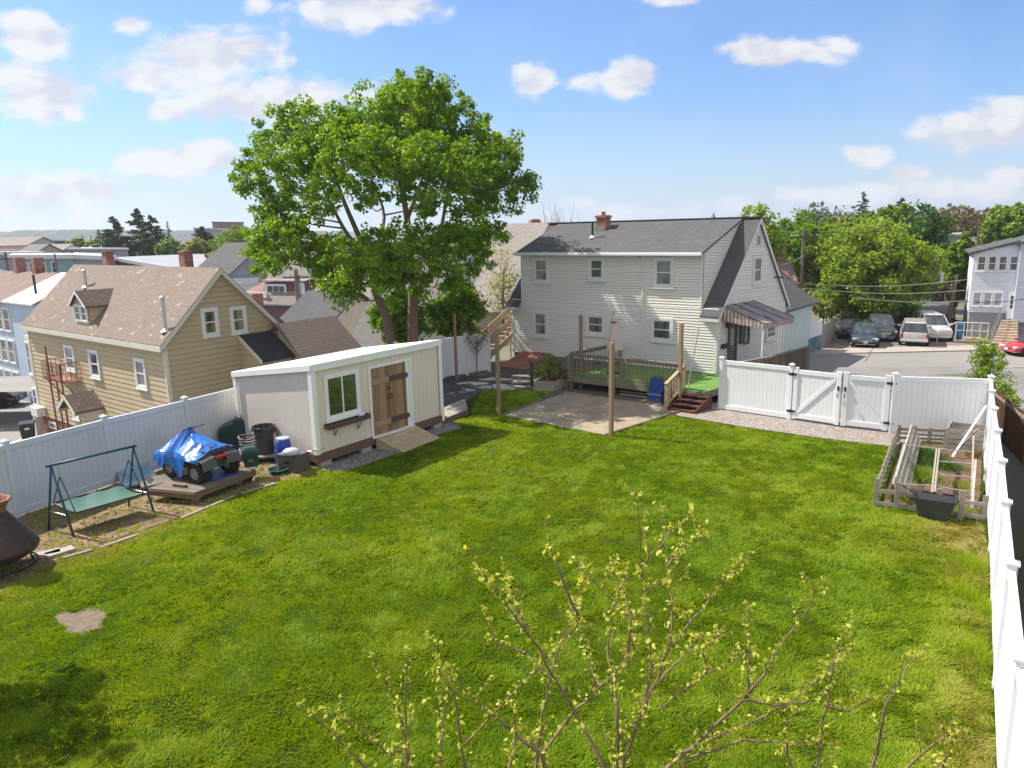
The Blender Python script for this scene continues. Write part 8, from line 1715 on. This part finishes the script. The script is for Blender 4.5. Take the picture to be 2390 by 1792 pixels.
    for sy in (-1, 1):
        MB().cbox((L/2-.16, sy*hw*.70, hood-.26), .22, .42, .13, sy*-.35).build('headlight', m_hl, t, bevel=.03)
        MB().cbox((-L/2+.05, sy*hw*.84, belt*.80 if kind != 'capped' else belt*.76), .14, .16, .34, 0).build('tail_light', m_tl, t, bevel=.03)
        MB().cbox((L*.19, sy*(hw+.08), belt+.05), .10, .20, .14).build('mirror', body, t, bevel=.03)
        for x in (L*.10, -L*.13): MB().cbox((x-.2, sy*(hw-.004), belt-.16), .16, .02, .03).build('door_handle', m_chrome, t)
        MB().box(-L*.15, L*.17, sy*(hw-.012)-.006, sy*(hw-.012)+.006, .31, .36).build('side_trim', m_under, t)
    gr = MB()
    for k in range(3): gr.cbox((L/2-.015, 0, hood-.34-.075*k), .05, W*(.50-.04*k), .035)
    gr.build('grille', m_chrome if kind != 'hatch' else m_under, t); MB().cbox((L/2-.01, 0, .40), .10, W*.84, .16).build('front_bumper', m_under if kind == 'suv' else body, t, bevel=.04); MB().cbox((L/2+.045, 0, .46), .015, .31, .15).build('number_plate', m_plate, t); MB().cbox((L/2+.02, 0, .31), .06, W*.7, .03).build('skid_strip', m_chrome, t)
    MB().cbox((-L/2+.02, 0, .48), .14, W*.92, .17).build('rear_bumper', m_chrome if kind == 'pickup' else body, t, bevel=.03); MB().cbox((-L/2-.012, 0, belt*.72), .014, .31, .15).build('number_plate', m_plate, t)
    return t
def gpt(px, py): return G(px, py, ZR+.012)
m_navycar = paint('dark_blue_paint', (.022, .038, .062)); m_blackcar = paint('black_paint', (.012, .012, .016)); m_silver = paint('silver_paint', (.56, .53, .50)); m_whitec = paint('white_paint', (.66, .66, .65)); m_red = paint('red_paint', (.50, .015, .035)); m_greyc = paint('dark_grey_paint', (.055, .065, .07))
def place(label, px, py, hd, *a, **k): p = gpt(px, py); return car(label, (p.x, p.y, ZR+.013), R(hd), *a, **k)
s5 = lambda X, Y: (1640+X*.33906, 430+Y*.33906)
place('dark blue crossover car with its grille facing the street, frontmost of the parked cars', *s5(1105, 1100), 248, m_navycar, 'suv', 4.5, 1.82, 1.66)
place('dark grey pickup truck behind the dark blue crossover', *s5(1215, 1052), 250, m_greyc, 'pickup', 5.4, 1.95, 1.85, cat='pickup truck', name='pickup_truck')
place('small black car seen from behind under the huge round tree', *s5(1000, 1045), 70, m_blackcar, 'suv', 4.3, 1.78, 1.62)
place('silver pickup truck with a covered bed and red tail lamps, its back to the street', *s5(1450, 1085), 62, m_silver, 'capped', 5.5, 1.95, 1.80, cat='pickup truck', name='pickup_truck')
place('white pickup truck facing the street in front of the garage', *s5(1570, 1050), 252, m_whitec, 'capped', 5.4, 1.95, 1.86, cat='pickup truck', name='pickup_truck')
rp_ = gpt(2418, 826); car('bright red car at the kerb cut off by the right edge', (rp_.x, rp_.y, ZR+.006), R(182), m_red, 'hatch', 4.2, 1.76, 1.5)
lp = AT(2, 884, 52.0); car('dark green black car with its rear showing at the left edge', (lp.x-1.2, 52, -5.06), R(190), paint('dark_green_paint', (.012, .022, .020)), 'hatch', 4.5, 1.8, 1.45, group=None)
bp = AT(40, 845, 58); bx_ = thing('skip_container', 'blue rubbish container behind the dark car at the left edge', 'container', (bp.x, 58, -5.06), R(20)); MB().hexa([(-1.0, -.7, 0), (1.0, -.7, 0), (1.0, .7, 0), (-1.0, .7, 0)], [(-1.1, -.8, 1.5), (1.1, -.8, 1.5), (1.1, .8, 1.7), (-1.1, .8, 1.7)]).build('body', MAT('blue_container', (.02, .12, .30), .5, .2, 2), bx_, bevel=.03); MB().box(-1.12, 1.12, -.82, .82, 1.62, 1.7).build('lid', m_dgrey, bx_)
# ---------------------------------------------------------------- air: a thin even haze round the whole place
hzb = MB().box(-4100, 4100, -80, 6100, -20, 90).build('haze', bpy.data.materials.new('thin_air')); tag(hzb, 'thin pale haze in the air over the town', 'haze', kind='stuff')
hm_ = hzb.data.materials[0]; hm_.use_nodes = True; nt = hm_.node_tree; nt.nodes.clear(); pv = nd(nt, 'ShaderNodeVolumePrincipled'); pv.inputs['Color'].default_value = (.80, .88, 1, 1); pv.inputs['Density'].default_value = .00027; pv.inputs['Anisotropy'].default_value = .2
ou = nd(nt, 'ShaderNodeOutputMaterial'); nt.links.new(pv.outputs[0], ou.inputs['Volume']); hzb.display_type = 'WIRE'
